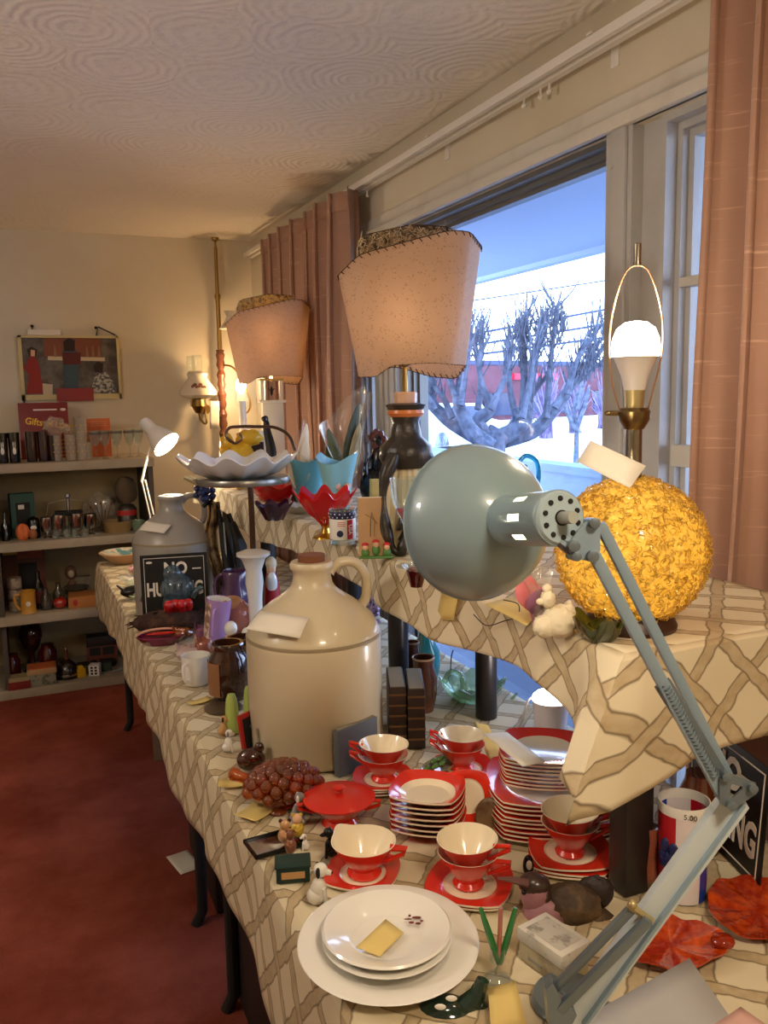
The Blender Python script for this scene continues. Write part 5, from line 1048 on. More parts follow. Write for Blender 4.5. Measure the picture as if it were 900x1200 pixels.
for i in range(3):
    x=(-.55+.55*i)*r*1.35; zz=h*(.25 if i!=1 else .4)
    g=G(); g.ball((x,0,zz),(r*.3,r*.28,h*.3),10,7); g.to('body',DGREEN,o); g=G(); g.ball((x,-.003,zz+h*.3),(r*.2,r*.2,h*.16),10,7); g.to('head',SKIN,o); g=G(); g.ball((x,0,zz+h*.42),(r*.27,r*.25,h*.14),10,6,fn=lambda v:1 if v.z>-.3 else .6); g.to('red_cap',mat('berry_red','#b5241c',.35,coat=.3),o)
g=G(); g.box(r*2.3,r*.8,h*.12,None,.002); g.to('base',DGREEN,o)
# rooster
o,l,r,h,q,k=new('rooster_figurine','glossy black rooster figurine with a dark red comb before the window','figurine',441,600,507,38,ST)
g=G(); s=k; blob(g,q(438,570),(17*s,14*s,22*s)); blob(g,q(445,545),(11*s,10*s,24*s)); g.lathe([(0,0),(r*.7,0),(r*.5,.01),(r*.3,h*.15),(0,h*.2)],20); g.to('body',BLACK,o,60)
for i,(x0,y0,x1,y1,x2,y2) in enumerate([(436,575,430,545,445,525),(440,580,452,550,447,530),(432,575,424,555,432,530),(442,580,458,560,456,535)]):
    g=G(); g.tube(smooth_path([q(x0,y0,-.02),q(x1,y1,-.022),q(x2,y2,-.01)],5),[.006,.0065,.007,.007,.0065,.006,.0055,.005,.004,.003,.001],8,flat=.5); g.to('tail_feather',mat('rooster_green','#2c3b2c',.15,coat=.8) if i%2 else BLACK,o)
g=G(); blob(g,q(443,518),(9*s,8*s,12*s)); g.to('head',BLACK,o); g=G(); 
for x,y in ((436,512),(441,508),(446,510),(450,516),(440,522),(446,526)): blob(g,q(x,y,-.012),(4.5*s,3*s,6*s),seg=8,ring=6)
g.to('comb',mat('dark_comb','#54201e',.25,coat=.6),o)
g=G(); 
for i in range(9): blob(g,q(427+abs(i-4)*.8,545+i*7,-.01),(3.5*s,3*s,3.5*s),seg=8,ring=6)
g.to('beaded_wing',mat('pewter_bead','#6f7270',.2,.6),o)
card4('price_tag','tan string price tag hanging on the front of the black rooster',[q_ for q_ in [PD(433,561,(l-CAM).dot(fw)-.05),PD(448,561,(l-CAM).dot(fw)-.05),PD(447,582,(l-CAM).dot(fw)-.05),PD(433,582,(l-CAM).dot(fw)-.05)]],CARDY)
# aqua planters, flowers
o,l,r,h,q,k=new('aqua_planter','aqua ceramic planter with flared open sides behind the red compote','vase',362,592,537,44,ST); sh=lambda a:(1+.22*cos(2*a),.010*cos(2*a))
lath([(0,0),(.55,0),(.6,.1),(.9,.85),(1.02,1),(.94,1),(.82,.85),(.5,.1),(0,.08)],r,h,'body',BLUEC,o,40,sh,50)
o,l,r,h,q,k=new('aqua_planter','tall aqua ceramic planter with applied pink blossoms and a curled lip','vase',396,606,536,44,ST); lath([(0,0),(.5,0),(.62,.2),(.75,.55),(.98,.92),(1.05,1),(.95,.98),(.66,.55),(.45,.1),(0,.08)],r,h,'body',mat('aqua_ceramic_pale','#86bcc4',.35,coat=.3),o,48,lambda a:(1+.16*cos(3*a+1),.016*cos(2*a+.6)),60)
g=G(); 
for i,(x,y) in enumerate([(396,570),(401,575),(407,570),(403,582),(409,588),(413,596)]): blob(g,q(x,y,-.045),(4*k,3*k,4*k),seg=8,ring=6,fn=lambda v:1+.25*noise.noise(v*4))
g.to('applied_blossom',mat('blossom_pink','#e3b9a6',.4),o)
# brass bust
o,l,r,h,q,k=new('brass_bust','small brass bust on a dark turned wood pedestal beside the planters','figurine',353,588,536,26,ST)
g=G(); g.lathe(sc([(0,0),(.9,0),(.9,.08),(.8,.1),(.8,.36),(.9,.38),(.9,.45),(.7,.5),(0,.5)],r,h),28); g.to('pedestal',DKWOOD,o); g=G(); g.ball((0,0,h*.78),(r*.75,r*.75,h*.2),16,10,fn=lambda v:1+.12*noise.noise(v*5)); g.lathe([(0,h*.5),(r*.55,h*.5),(r*.3,h*.58),(0,h*.6)],16); g.ball((0,-r*.75,h*.76),(.003,.004,.005),8,6); g.to('bust',BRASS,o)
g=G(); g.lathe(sc([(.81,.12),(.84,.14),(.84,.3),(.81,.32)],r,h),28); g.to('metal_band',BRASS,o)
# cellophane bouquets
def bouquet(label,px,pb,tops,w,m_in,n,z=ST):
    top=min(t[1] for t in tops); o,l,r,h,q,k=new('wrapped_bouquet',label,'bouquet',px,pb,top,w,z); rn=random.Random(px)
    g=G(); P=[q(x,y) for x,y in tops]; 
    def fn(u,v):
        a=2*PI*u; rr=r*(.35+.65*v); i=u*len(P); A=P[int(i)%len(P)];B=P[(int(i)+1)%len(P)]; t=i-int(i); T_=A.lerp(B,t); b=V((rr*.4*cos(a),rr*.4*sin(a),0)); e=V((T_.x,r*.7*sin(a),T_.z)); p=b.lerp(e,v); p+=V((noise.noise(V((u*9,v*5,1))),noise.noise(V((u*9,v*5,7))),0))*r*.22*v; return p
    g.grid(fn,48,14); g.to('cellophane',CELLO,o,50)
    for j in range(n):
        t=rn.random(); A=P[rn.randrange(len(P))]; x=A.x*.8+rn.uniform(-.3,.3)*r; b=V((0,0,.01)); e=V((x,rn.uniform(-.2,.2)*r,A.z*rn.uniform(.7,.93))); m_=(b+e)/2+V((rn.uniform(-.2,.2)*r,0,0)); pp=smooth_path([b,m_,e],6); g=G(); g.tube(pp,[.003+.022*sin(PI*min(1,max(0,(i/12-.25)/.75)))for i in range(13)],8,flat=.2); g.to('dried_leaf',m_in[j%len(m_in)],o,60)
    return o
bouquet('tall cellophane wrapped bouquet of dried leaves by the far curtain',402,600,[(374,500),(382,490),(427,450),(432,462),(428,530),(398,556)],60,[mat('dried_green','#6c7048',.7),mat('dried_tan','#b8a273',.7),mat('dried_olive','#4a4c38',.7)],8)
bouquet('small cellophane wrapped parcel of pale dried flowers left of the tall bouquet',352,592,[(343,520),(358,486),(364,520),(366,545)],26,[mat('pale_flower','#e2c094',.7)],4)
bouquet('clear cellophane wrap standing near the gold ball lamp, behind the desk lamp neck',625,742,[(604,665),(622,648),(645,668),(650,700)],40,[mat('pink_paper','#c46a70',.7),mat('mauve_paper','#8c5a78',.7)],4)
# red and purple dishes, doily
sh=scal(7,.09,.008)
def ruffled(label,px,pb,pt,w,m_,n=7,z=ST,name='ruffled_dish'):
    o,l,r,h,q,k=new(name,label,'dish',px,pb,pt,w,z); g=G(); g.lathe([(0,0),(r*.5,0,.2),(r*.7,h*.4,.6),(r,h*.9,1),(r*.96,h*.92,1),(r*.62,h*.42,.6),(r*.4,.006,.2),(0,.006)],60,shape=scal(n,.09,h*.14)); g.to('bowl',m_,o,60); return o,l,r,h
ruffled('red glass ruffled dish at the far end of the shelf behind the epergne pole',322,590,566,64,GR)
ruffled('dark purple glass dish with hobnails in front of the far red dish',322,612,588,44,GP)
ruffled('white lacy ceramic dish between the purple dish and the red compote',352,604,590,50,mat('white_lace','#ded8cc',.5),16)
# yellow item, black figure
o,l,r,h,q,k=new('yellow_bird_figurine','yellow ruffled ceramic bird behind the white shell dish','figurine',282,575,504,46,ST); g=G(); f=lambda v:1+.1*sin(9*v.x+5*v.z)
blob(g,q(280,545),(24*k,16*k,28*k),f,24,16); blob(g,q(292,513),(16*k,12*k,10*k),f,20,12); blob(g,q(266,520),(9*k,9*k,12*k),f,16,10); g.to('body',mat('yellow_glaze','#e0b02a',.3,coat=.4,spot=(20,'#c98a14',.5,.7)),o,60)
o,l,r,h,q,k=new('black_figurine','slender black standing figurine left of the square lamp base','figurine',313,575,480,12,ST); g=G(); g.tube(smooth_path([q(316,560),q(318,530),q(313,505),q(312,495),q(309,488)],5),[.022,.022,.022,.02,.02,.02,.019,.018,.017,.016,.015,.014,.013,.012,.012,.011,.010,.013,.014,.012,.008],10); g.to('body',BLACK,o)
o,l,r,h,q,k=new('candle_holder','white pillar candlestick with a candle behind the shell dish handle','candle',288,570,470,16,ST); lath([(0,0),(2,0),(1.8,.05),(.8,.1),(.9,.5),(.7,.52),(0,.52)],r,h,'holder',WHITE,o); lath([(0,.5),(.55,.5),(.5,1.0),(0,1.0)],r,h,'candle',mat('candle_wax','#efe4cc',.5,sss=.3),o)
o,l,r,h,q,k=new('picture_box','small white box with a dark printed window beside the yellow bird','box',303,568,505,22,ST); g=G(); g.box(2*r,r,h,None,.003); g.to('box',CARDW,o); g=G(); g.bb((-r*.7,-r*.52,h*.3),(r*.7,-r*.5,h*.8)); g.to('dark_print',mat('print_hair','#2e1c14',.6),o)
# corn husk flower and berries at far end
o,l,r,h,q,k=new('corn_husk_flower','pale yellow corn husk flower with dark blue berries at the far end of the shelf','flower',240,590,548,46,ST); rn=random.Random(2)
for i in range(9):
    a=2*PI*i/9; g=G(); g.grid(lambda u,v:(r*(.2+u*.9)*cos(a+(v-.5)*.9*(1-u*.6)),r*(.2+u*.9)*sin(a+(v-.5)*.9*(1-u*.6)),h*(.35+.55*u-.2*u*u+.1*abs(v-.5))),8,4); g.to('petal',mat('corn_husk','#e0cf9c',.7),o,solid=.001)
g=G(); 
for i in range(12): g.ball((rn.uniform(-.4,.4)*r,rn.uniform(-.9,-.2)*r,h*rn.uniform(.1,.5)),.012,8,6)
g.to('berries',NAVY,o)
# goblet, votive
o,l,r,h,q,k=new('wine_glass','clear wine glass with a little dark pink in it behind the desk lamp shade','glass',478,668,560,40,ST); lath([(0,0),(.7,0),(.65,.02),(.08,.05),(.06,.42),(.3,.5),(.85,.75),(1,1),(.97,1),(.82,.76),(.28,.52),(0,.46)],r,h,'body',CLR,o,36); lath([(0,.5),(.3,.53),(.62,.66),(0,.66)],r,h,'pink_candle',mat('pink_wax','#b0405a',.4),o)
o,l,r,h,q,k=new('votive_glass','dark red votive glass with a scalloped clear rim at the shelf edge','glass',488,690,656,24,ST); lath([(0,0),(.6,0),(.95,.5),(.98,.62),(.9,.64),(.55,.08),(0,.06)],r,h,'cup',GRD,o,32); lath([(.95,.6),(1.25,.8),(1.2,.82),(.9,.64)],r,h,'scalloped_rim',CLR,o,32,lambda a:1+.1*cos(8*a)); lath([(0,.5),(.85,.5),(.7,.7),(0,.72)],r,h,'red_wax',mat('wax_red','#6b0d18',.3),o)
g=G(); 
for x,y in ((491,662),(497,664),(493,668)): g.ball(q(x,y,-.01),.005,8,6)
g.to('cream_flower',mat('cream_flower','#e6c088',.5),o)
# tags on the shelf cloth
X=SX0-.02
card4('price_tag','yellow tag hanging over the shelf cloth edge below the desk lamp shade',[PX(519,688,X),PX(538,694,X),PX(531,727,X),PX(511,727,X)],CARDY)
card4('price_tag','long yellow tag with black string on the shelf cloth beside the coral figurine',[PZ(568,708,ST+.006),PZ(600,699,ST+.006),PZ(634,716,ST+.006),PZ(617,733,ST+.004)],CARDY)
g=G(); g.tube(smooth_path([PX(555,720,X),PX(570,733,X),PX(590,728,X),PX(606,722,X),PX(607,708,X),PX(590,703,X)],6),.0009,5); c=g.v[0].copy(); shift(g,c); solo(g,'tag_string','thin black string curling over the cloth edge below the desk lamp shade','string',BLK,c)
o,l,r,h,q,k=new('popcorn_poodle','off-white popcorn textured poodle figurine on the shelf edge','figurine',648,750,686,44,ST); cw=mat('popcorn_white','#ddd0b4',.7,bump=(60,.8,.006)); f=lambda v:1+.2*noise.noise(v*4.5)
g=G(); blob(g,q(655,728),(20*k,15*k,20*k),f,26,18); blob(g,q(638,734),(14*k,12*k,14*k),f,22,14); blob(g,q(666,722),(9*k,9*k,18*k),f,18,12); g.to('body',cw,o,60); g=G(); blob(g,q(642,702,-.005),(9*k,9*k,11*k),f,20,14); blob(g,q(641,690,-.005),(6*k,6*k,6*k),f,14,10); blob(g,q(633,705,-.008),(5*k,4*k,4*k),f,12,8); g.to('head',cw,o,60)
o,l,r,h,q,k=new('glass_ashtray','olive green glass freeform ashtray in front of the gold ball lamp','dish',702,757,712,62,ST); g=G(); g.lathe([(0,0),(r*.6,0,.3),(r*.85,h*.3,.7),(r,h*.62,1),(r*.9,h*.65,1),(r*.6,h*.25,.5),(0,.008)],48,shape=scal(5,.16,h*.22)); g.to('bowl',GOLIVE,o,60)
o,l,r,h,q,k=new('teal_glass_pitcher','teal glass pitcher whose looped handle shows above the desk lamp shade','pitcher',606,628,545,40,ST); lath([(0,0),(.6,0),(.95,.25),(.9,.5),(.5,.8),(.6,1),(.55,1),(.42,.8),(.8,.5),(0,.05)],r,h,'body',GT,o,36); g=G(); g.tube(smooth_path([q(606,545),q(616,534),q(629,541),q(631,560),q(624,582),q(612,590)],6),.006,8); g.to('handle',GT,o,60)
# ------------------------------------------------------------ far half of the long table
pass
o,l,r,h,q,k=new('shell_epergne','white ruffled shell dish on a bronze rod rising from a white ceramic foot','epergne',301,752,500,30)
g=G(); z=lambda row:q(301,row).z
g.lathe([(0,0),(r*1.2,0),(r*1.15,.01),(r*.6,.02),(r*.55,z(700)),(r*.7,z(680)),(r*.62,z(665)),(r*.95,z(652)),(r*1.3,z(648)),(r*1.3,z(645)),(r*.4,z(640)),(0,z(640))],36); g.to('ceramic_foot',WHITE,o)
g=G(); g.lathe([(0,z(642)),(.009,z(642)),(.009,z(562)),(0,z(562))],16); g.to('rod',mat('bronze_rod','#5e4636',.3,.8),o)
g=G(); Rt=k*52; g.lathe([(0,z(563)),(Rt*1.0,z(563)),(Rt*1.02,z(559)),(Rt,z(556)),(0,z(556))],40,T(-k*8,0,0)); g.to('metal_plate',mat('pewter','#8e8a82',.3,.8),o)
RR=k*66; g=G(); shl=lambda a:(1+.045*cos(11*a)+.22*math.exp(-((((a-PI+PI)%(2*PI))-PI)/.5)**2)*0,.012*cos(11*a))
g.lathe([(0,z(557)),(RR*.45,z(556),.2),(RR*.75,z(548),.6),(RR,z(534),1),(RR*.99,z(533),1),(RR*.7,z(545),.6),(RR*.4,z(552),.2),(0,z(554))],88,T(-k*14,0,0),shape=shl); 
g.to('shell_dish',mat('white_shell_glaze','#e4e2de',.25,coat=.5),o,60)
g=G(); g.tube(smooth_path([q(275,520),q(265,512),q(268,502),q(280,500),q(300,500),(q(322,501)),q(338,510),q(346,528)],6),.005,8); g.tube(smooth_path([q(275,520),q(283,515),q(281,508)],5),.004,8); g.to('scroll_handle',mat('bronze_rod','#5e4636',.3,.8),o)
o,l,r,h,q,k=new('santa_figurine','small santa figurine in a red robe with a long white beard beside the ceramic foot','figurine',320,722,652,22)
g=G(); g.lathe(sc([(0,0),(.9,0),(.95,.1),(.8,.5),(.5,.72),(0,.75)],r,h),24); g.to('robe',mat('santa_red','#a01c22',.4),o); g=G(); blob(g,(0,-r*.5,h*.55),(r*.6,r*.4,h*.2)); g.to('beard',WHITE,o); g=G(); blob(g,(0,-r*.1,h*.78),(r*.5,r*.5,h*.12)); g.to('head',SKIN,o); g=G(); blob(g,(0,0,h*.88),(r*.6,r*.6,h*.12)); g.to('hood',mat('santa_cream','#d9c9a8',.5),o)
# dark things behind the far jug
o=thing('folded_umbrella','black folded umbrella leaning against the shelf behind the far grey jug','umbrella',PZ(268,722,TT),0); l=o.location.copy(); qd=lambda x,y,dd=0:PD(x,y,(l-CAM).dot(fw)+dd)-l
g=G(); g.tube([V((0,0,.004)),qd(272,690),qd(266,650),qd(258,606)],[.012,.03,.026,.012],10,flat=.6); g.to('canopy',BLK,o); g=G(); g.tube(smooth_path([qd(258,606),qd(254,594),qd(246,588),qd(238,594)],5),.007,8); g.to('handle',BLACK,o); g=G(); g.tube([qd(268,690,-.02),qd(262,612,-.02)],.003,6); g.to('strap',GREYB,o)
o=thing('folded_umbrella','second black folded umbrella standing upright between the patterned scarf and ceramic foot','umbrella',PZ(284,722,TT),0); l=o.location.copy()
g=G(); g.tube([V((0,0,.004)),qd(285,690),qd(282,640),qd(272,612)],[.014,.032,.03,.016],10,flat=.6); g.to('canopy',BLK,o); g=G(); g.tube([qd(272,612),qd(268,602)],.008,8); g.to('handle',BLACK,o)
L=PZ(254,722,TT); g=G(); l=L; dd=(l-CAM).dot(fw)
def scf(u,v): 
    xs=[244,240,248,250]; y=[588,622,662,700]; t=v*3; i=min(int(t),2); f_=t-i; x0=xs[i]*(1-f_)+xs[i+1]*f_; yy=y[i]*(1-f_)+y[i+1]*f_; return PD(x0+u*13+2*sin(v*9),yy,dd+.02*sin(u*9))-l
g.grid(scf,10,30); o=solo(g,'patterned_scarf','tan and brown patterned scarf hanging behind the right side of the far grey jug','scarf',mat('gold_brocade','#9a7d50',.8,spot=(25,'#4a3320',.45,.6)),l,solid=.004)
# purple pitcher & friends
o,l,r,h,q,k=new('purple_pitcher','purple glazed pitcher with an open spout behind the lavender mug','pitcher',278,736,668,40); lath([(0,0),(.7,0),(.95,.3),(.9,.6),(.7,.78),(.8,.95),(.7,1),(.6,.8),(0,.7)],r,h,'body',PURP,o,36); g=G(); g.tube(smooth_path([(-r*.6,0,h*.95),(-r*1.1,0,h*.85),(-r*1.15,0,h*.6),(-r*.85,0,h*.45)],5),.006,8); g.to('handle',PURP,o); g=G(); g.tube([(r*.5,0,h*.8),(r*1.15,0,h*.98)],[.02,.012],10); g.to('spout',PURP,o)
o,l,r,h,q,k=new('head_figurine','brown and pink glazed head figurine below the purple pitcher','figurine',281,752,702,34); g=G(); g.ball((0,0,h*.55),(r*.9,r*.9,h*.45),20,12,fn=lambda v:1+.1*noise.noise(v*3)); g.to('head',mat('pinkish_head','#a8685c',.2,coat=.6,spot=(14,'#6a4038',.45,.65)),o); g=G(); g.ball((-r*.4,0,h*.9),(r*.8,r*.7,h*.2),14,8); g.to('hat',mat('tan_hat','#b07a4c',.4),o)
o,l,r,h,q,k=new('clown_figurine','white figurine with blue and red details just left of the large jug','figurine',272,772,724,26); g=G(); blob(g,(0,0,h*.3),(r*.9,r*.8,h*.3)); g.to('body',mat('clown_body','#c9b6a8',.3,coat=.4,spot=(30,'#8a3030',.5,.62)),o); g=G(); blob(g,(0,0,h*.72),(r*.6,r*.6,h*.2)); g.to('head',WHITE,o); g=G(); blob(g,(r*.3,-r*.3,h*.5),(r*.4,r*.3,h*.12)); g.to('blue_collar',NAVY,o)
o,l,r,h,q,k=new('seated_figurine','second painted figurine in white and brown behind the crock jugs','figurine',291,775,735,22); g=G(); blob(g,(0,0,h*.35),(r,r*.8,h*.35)); g.to('body',mat('brown_figure','#7a4a30',.3,coat=.4),o); g=G(); blob(g,(0,0,h*.8),(r*.6,r*.6,h*.2)); g.to('head',WHITE,o)
# bird glass pitcher, nest, red cluster, ball
o,l,r,h,q,k=new('glass_bird_pitcher','grey-blue art glass bird pitcher with a curled handle before the NO HUNTING sign','pitcher',205,737,662,34); g=G(); g.lathe([(0,0),(r*.7,0),(r*.5,h*.2),(r*.6,h*.35)],20); blob(g,q(207,708),(17*k,12*k,18*k),seg=20,ring=12); blob(g,q(208,690),(20*k,16*k,20*k),seg=22,ring=14); blob(g,q(202,673),(12*k,10*k,12*k),seg=18,ring=12); g.tube(smooth_path([q(196,668),q(192,672),q(190,678)],4),[.01,.01,.009,.008,.006,.005,.004,.003,.002],8); g.tube(smooth_path([q(225,700),q(232,690),q(238,688)],4),[.012]*4+[.008]*4+[.004],8); g.to('body',GB,o,60); g=G(); g.tube(smooth_path([q(172,664),q(181,665),q(183,678),q(172,692),q(166,705)],6),.0075,8); g.tube([q(183,678),q(195,676)],.006,8); g.to('handle',GB,o,60)
o,l,r,h,q,k=new('brown_feather_nest','dark brown shaggy feather nest at the left edge of the table','nest',199,752,704,86); rn=random.Random(12); g=G(); g.ball((0,0,h*.35),(r*.95,r*.6,h*.35),26,12,fn=lambda v:1+.12*noise.noise(v*6))
for i in range(420):
    a=rn.uniform(0,2*PI); rr=rn.uniform(.2,1); z=h*(.2+.5*rn.random()); p=V((r*rr*cos(a),r*.62*rr*sin(a),z*(1.1-.4*rr))); d=V((cos(a+rn.uniform(.4,1.4)),sin(a+rn.uniform(.4,1.4))*.7,rn.uniform(-.3,.3)))*.025; g.tube([p,p+d],[.003,.001],4,caps=False)
g.to('feathers',mat('brown_feathers','#38231a',.9,spot=(30,'#5a3a28',.5,.7)),o,60)
o=thing('glass_cherries','bright red glass ball cluster lying on the brown feather nest','ornament',l+V((.03,-.02,h*.66)),facing(l)); rn=random.Random(1)
for i in range(8): g=G(); g.ball((-.03+.02*(i%4),.01*(i%2)-.02*(i//4),.012+.016*(i//4)),.0165,12,8); g.to('glass_ball',mat('cherry_red_glass','#b80d10',.05,coat=1),o)
o,l,r,h,q,k=new('red_ball','single small bright red ball right of the feather nest','ornament',224,735,722,13); g=G(); g.ball((0,0,r),r,14,9); g.to('ball',mat('cherry_red_glass','#b80d10',.05,coat=1),o)
# slipper dish
o,l,r,h,q,k=new('slipper_dish','long dark magenta glass dish with a red and cream lip on the table edge','dish',190,762,737,58); 
g=G(); g.lathe([(0,0),(r*.7,0),(r,h*.55),(r*.95,h*.6),(r*.7,h*.25),(0,h*.15)],36); g.v=[V((v.x,v.y*.55,v.z)) for v in g.v]; g.to('bowl',mat('magenta_glass','#6a0f34',.06,coat=1),o,60); g=G(); g.tube([(r*.95*cos(a),r*.5*sin(a),h*.62+.008*abs(sin(a))) for a in [PI*.1+i*PI*.8/12 for i in range(13)]],.006,8,flat=.6); g.to('lip',mat('cream_pink_lip','#dba58c',.3),o); g=G(); g.ball((0,r*.2,h*.6),(r*.6,r*.15,.006),14,6); g.to('red_inset',mat('cherry_red_glass','#b80d10',.05,coat=1),o)
for i,(n_,x,b,t_,w_,m_,lb_) in enumerate([('amber_trinket',214,752,732,24,'#8a4a20','amber glass animal trinket behind the slipper dish'),('shell_hand_figurine',222,778,752,32,'#b59a94','pinkish white seashell hand figurine behind the white mug'),('copper_trinket',240,776,742,22,'#8a4a38','copper brown glass trinket right of the seashell hand'),('purple_trinket',238,756,728,20,'#6a3a5a','dull purple glass trinket next to the red ball'),('brown_trinket',252,790,765,20,'#5a3028','dark brown glass trinket between the white mug and the crock jug')]):
    o,l,r,h,q,k=new(n_,lb_,'figurine',x,b,t_,w_); mm=mat('trinket_%s'%n_,m_,.12,coat=.9,spot=(25,'#d8b8a8' if i in(1,2) else '#3a1a18',.5,.7)); rn=random.Random(i)
    g=G(); g.ball((0,0,h*.4),(r,r*.7,h*.4),18,12,fn=lambda v:1+.3*noise.noise(v*2.3+V((i,0,0)))); g.to('body',mm,o,60)
    g=G(); 
    for j in range(5 if i==1 else 2): g.tube([(r*(-.6+.3*j),0,h*.45),(r*(-.9+.45*j),-.005,h*(.9 if j%2 else 1.0))],[.007,.003],7)
    g.to('fingers' if i==1 else 'ears',mm,o)
    if i==0: pass
card4('price_tag','little cream tag standing on the slipper dish end',[PD(203,745,2.95),PD(213,744,2.95),PD(211,756,2.95),PD(203,754,2.95)],CARDY)
# far-left corner
o,l,r,h,q,k=new('painted_bowl','shallow painted bowl with a flower pattern at the far table corner','bowl',147,664,644,58); g=G(); g.lathe([(0,.0),(r*.5,0),(r*.95,h*.75),(r,h*.85),(r*.95,h*.88),(r*.5,h*.35),(0,h*.3)],40); g.to('bowl',mat('tan_earthenware','#c29a72',.5),o); g=G(); g.lathe([(r*.9,h*.885),(r*.5,h*.5),(0,h*.45)],40); g.to('painted_inside',mat('painted_floral','#d8cdb0',.4,spot=(22,'#5f8f94',.5,.6)),o)
ruffled('green glass ruffled basket in front of the painted bowl',180,672,646,40,GG,6,TT,'glass_basket')
ruffled('small green glass swirl dish at the table edge below the green basket',190,712,694,26,GG,5,TT,'glass_basket')
ruffled('pale pink ruffled dish touching the far grey jug',164,676,664,26,PINK,9,TT)
ruffled('clear cut glass dish on the cloth near the far corner',160,690,674,40,CLR,12,TT)
o,l,r,h,q,k=new('dark_bird_figurine','black glazed bird figurine by the clear dish near the far corner','figurine',158,704,680,32); g=G(); blob(g,(0,0,h*.35),(r,r*.6,h*.35)); blob(g,(r*.5,0,h*.8),(r*.35,r*.35,h*.22)); g.tube([(-r*.6,0,h*.4),(-r*1.2,0,h*.8)],[.02,.006],8,flat=.5); g.to('body',BLACK,o,60)
o,l,r,h,q,k=new('tiny_glass_flower','small clear glass flower figurine with a yellow centre near the sign','figurine',165,716,694,22); g=G(); g.lathe([(0,0),(r*.5,0),(r*.2,h*.3),(r,h*.8),(r*.9,h*.82),(0,h*.4)],30,shape=scal(6,.15,.003)); g.to('petals',CRYS,o,60); g=G(); g.ball((0,0,h*.7),r*.3,10,6); g.to('centre',YEL,o)
o,l,r,h,q,k=new('amethyst_trinket','white and violet sparkling trinket right of the large jug neck','ornament',438,735,702,18,TT+.12); 
bpy.data.objects.remove(o)
o,l,r,h,q,k=new('violet_ornament','violet and white beaded ornament beside the dark post right of the jug','ornament',441,812,700,18); g=G(); rn=random.Random(6); g.lathe([(0,0),(r*.8,0),(r*.3,.02),(r*.3,h*.75),(0,h*.75)],16); g.to('stem',PURP,o); g=G()
for i in range(26): g.ball((rn.uniform(-1,1)*r*.8,rn.uniform(-1,1)*r*.8,h*(.72+.28*rn.random())),r*.3,8,5)
g.to('beads',mat('violet_beads','#b8a0cc',.2,spot=(60,'#5a3a7a',.5,.6)),o)
# ------------------------------------------------------------ under the table and on the carpet
L=PZ(216,1010,.003); card('price_card','pale card dropped on the maroon carpet beside the table legs',L,.075,.13,CARDW,facing(L)+.35)
o,l,r,h,q,k=new('cardboard_box','brown cardboard box under the far table','box',175,850,760,40,0.0,r=.1); L0=V((.62,3.7,0)); o.location=L0; g=G(); g.box(.3,.4,.36,None,.004); g.to('carton',mat('cardboard','#6f5438',.85),o); g=G(); g.box(.05,.402,.002,T(0,0,.36)); g.to('tape',TANP,o)
o=thing('storage_bin','dark plastic storage bin under the near table','bin',(.60,1.75,0)); g=G(); g.box(.36,.46,.36,None,.01,taper=1); g.to('body',mat('dark_bin','#1d1512',.6),o); g=G(); g.box(.39,.49,.03,T(0,0,.36),.006); g.to('lid',mat('dark_bin_lid','#2a201a',.5),o)
o=thing('storage_bin','dark crate under the table behind the near bin','bin',(.62,2.55,0)); g=G(); g.box(.34,.42,.30,None,.01); g.to('body',mat('dark_crate','#241b14',.6),o); g=G(); g.box(.36,.44,.02,T(0,0,.3),.004); g.to('lid',mat('dark_bin_lid','#2a201a',.5),o)
# ------------------------------------------------------------ shelf unit on the back wall
UY=4.60; UX1=.675; UX0=-.95; zs_=[PY(150,797,UY).z,PY(120,712,UY).z,PY(163,625,UY).z,PY(168,537,UY).z]
zs_[0]=.045
o=thing('shelf_unit','grey-painted open shelf unit against the back wall holding glassware and bric-a-brac','shelf',((UX0+UX1)/2,(UY+5.08)/2,0)); cx,cy_=o.location.x,o.location.y
shm=mat('taupe_shelf_paint','#a3967f',.55,spot=(4,'#8d806a',.45,.8))
for z_ in zs_: g=G(); g.bb((UX0-cx,UY-cy_,z_-.045),(UX1-cx-(0.0),5.09-cy_,z_),bev=.003); g.to('board',shm,o)
for x_ in (-.12,UX1-.03): 
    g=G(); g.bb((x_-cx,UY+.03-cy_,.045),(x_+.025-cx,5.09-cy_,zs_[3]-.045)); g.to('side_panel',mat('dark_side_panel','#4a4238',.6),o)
g=G(); g.bb((UX0-cx,5.085-cy_,.045),(UX1-cx,5.095-cy_,zs_[3]-.045)); g.to('back_panel',mat('tan_back_panel','#a8946e',.8,spot=(3,'#8a7750',.4,.8)),o)
Z0,Z1,Z2,Z3=[z_+.001 for z_ in zs_]
def sh_item(name,label,cat,px,pb,pt,w,z,dy=.0,rz=0,group=None): 
    l=PY(px,pb,UY+.10+dy); l.z=z; k=pxm(l); o=thing(name,label,cat,l,facing(l)+rz,group); return o,l,w/2*k,(pb-pt)*k,k
def gl(label,px,pb,pt,w,z,m_,prof,dy=0,name='drinking_glass',cat='glass',group=None,extra=None):
    o,l,r,h,k=sh_item(name,label,cat,px,pb,pt,w,z,dy,group=group); lath(prof,r,h,'body',m_,o,24); 
    if extra: extra(o,r,h)
    return o
tum=[(0,0),(.9,0),(.92,.04),(1,1),(.95,1),(.86,.07),(0,.05)]; stem=[(0,0),(.7,0),(.6,.03),(.1,.08),(.1,.4),(.6,.5),(.98,.8),(1,1),(.95,1),(.9,.8),(.5,.53),(0,.46)]
def mark(o,r,h):
    g=G(); g.ball((0,-r*.97,h*.4),(r*.3,.002,h*.12),10,6)
    for s in(-1,1): g.ball((s*r*.15,-r*.98,h*.6),(r*.08,.002,h*.12),8,5)
    g.to('white_mark',WPAINT,o)
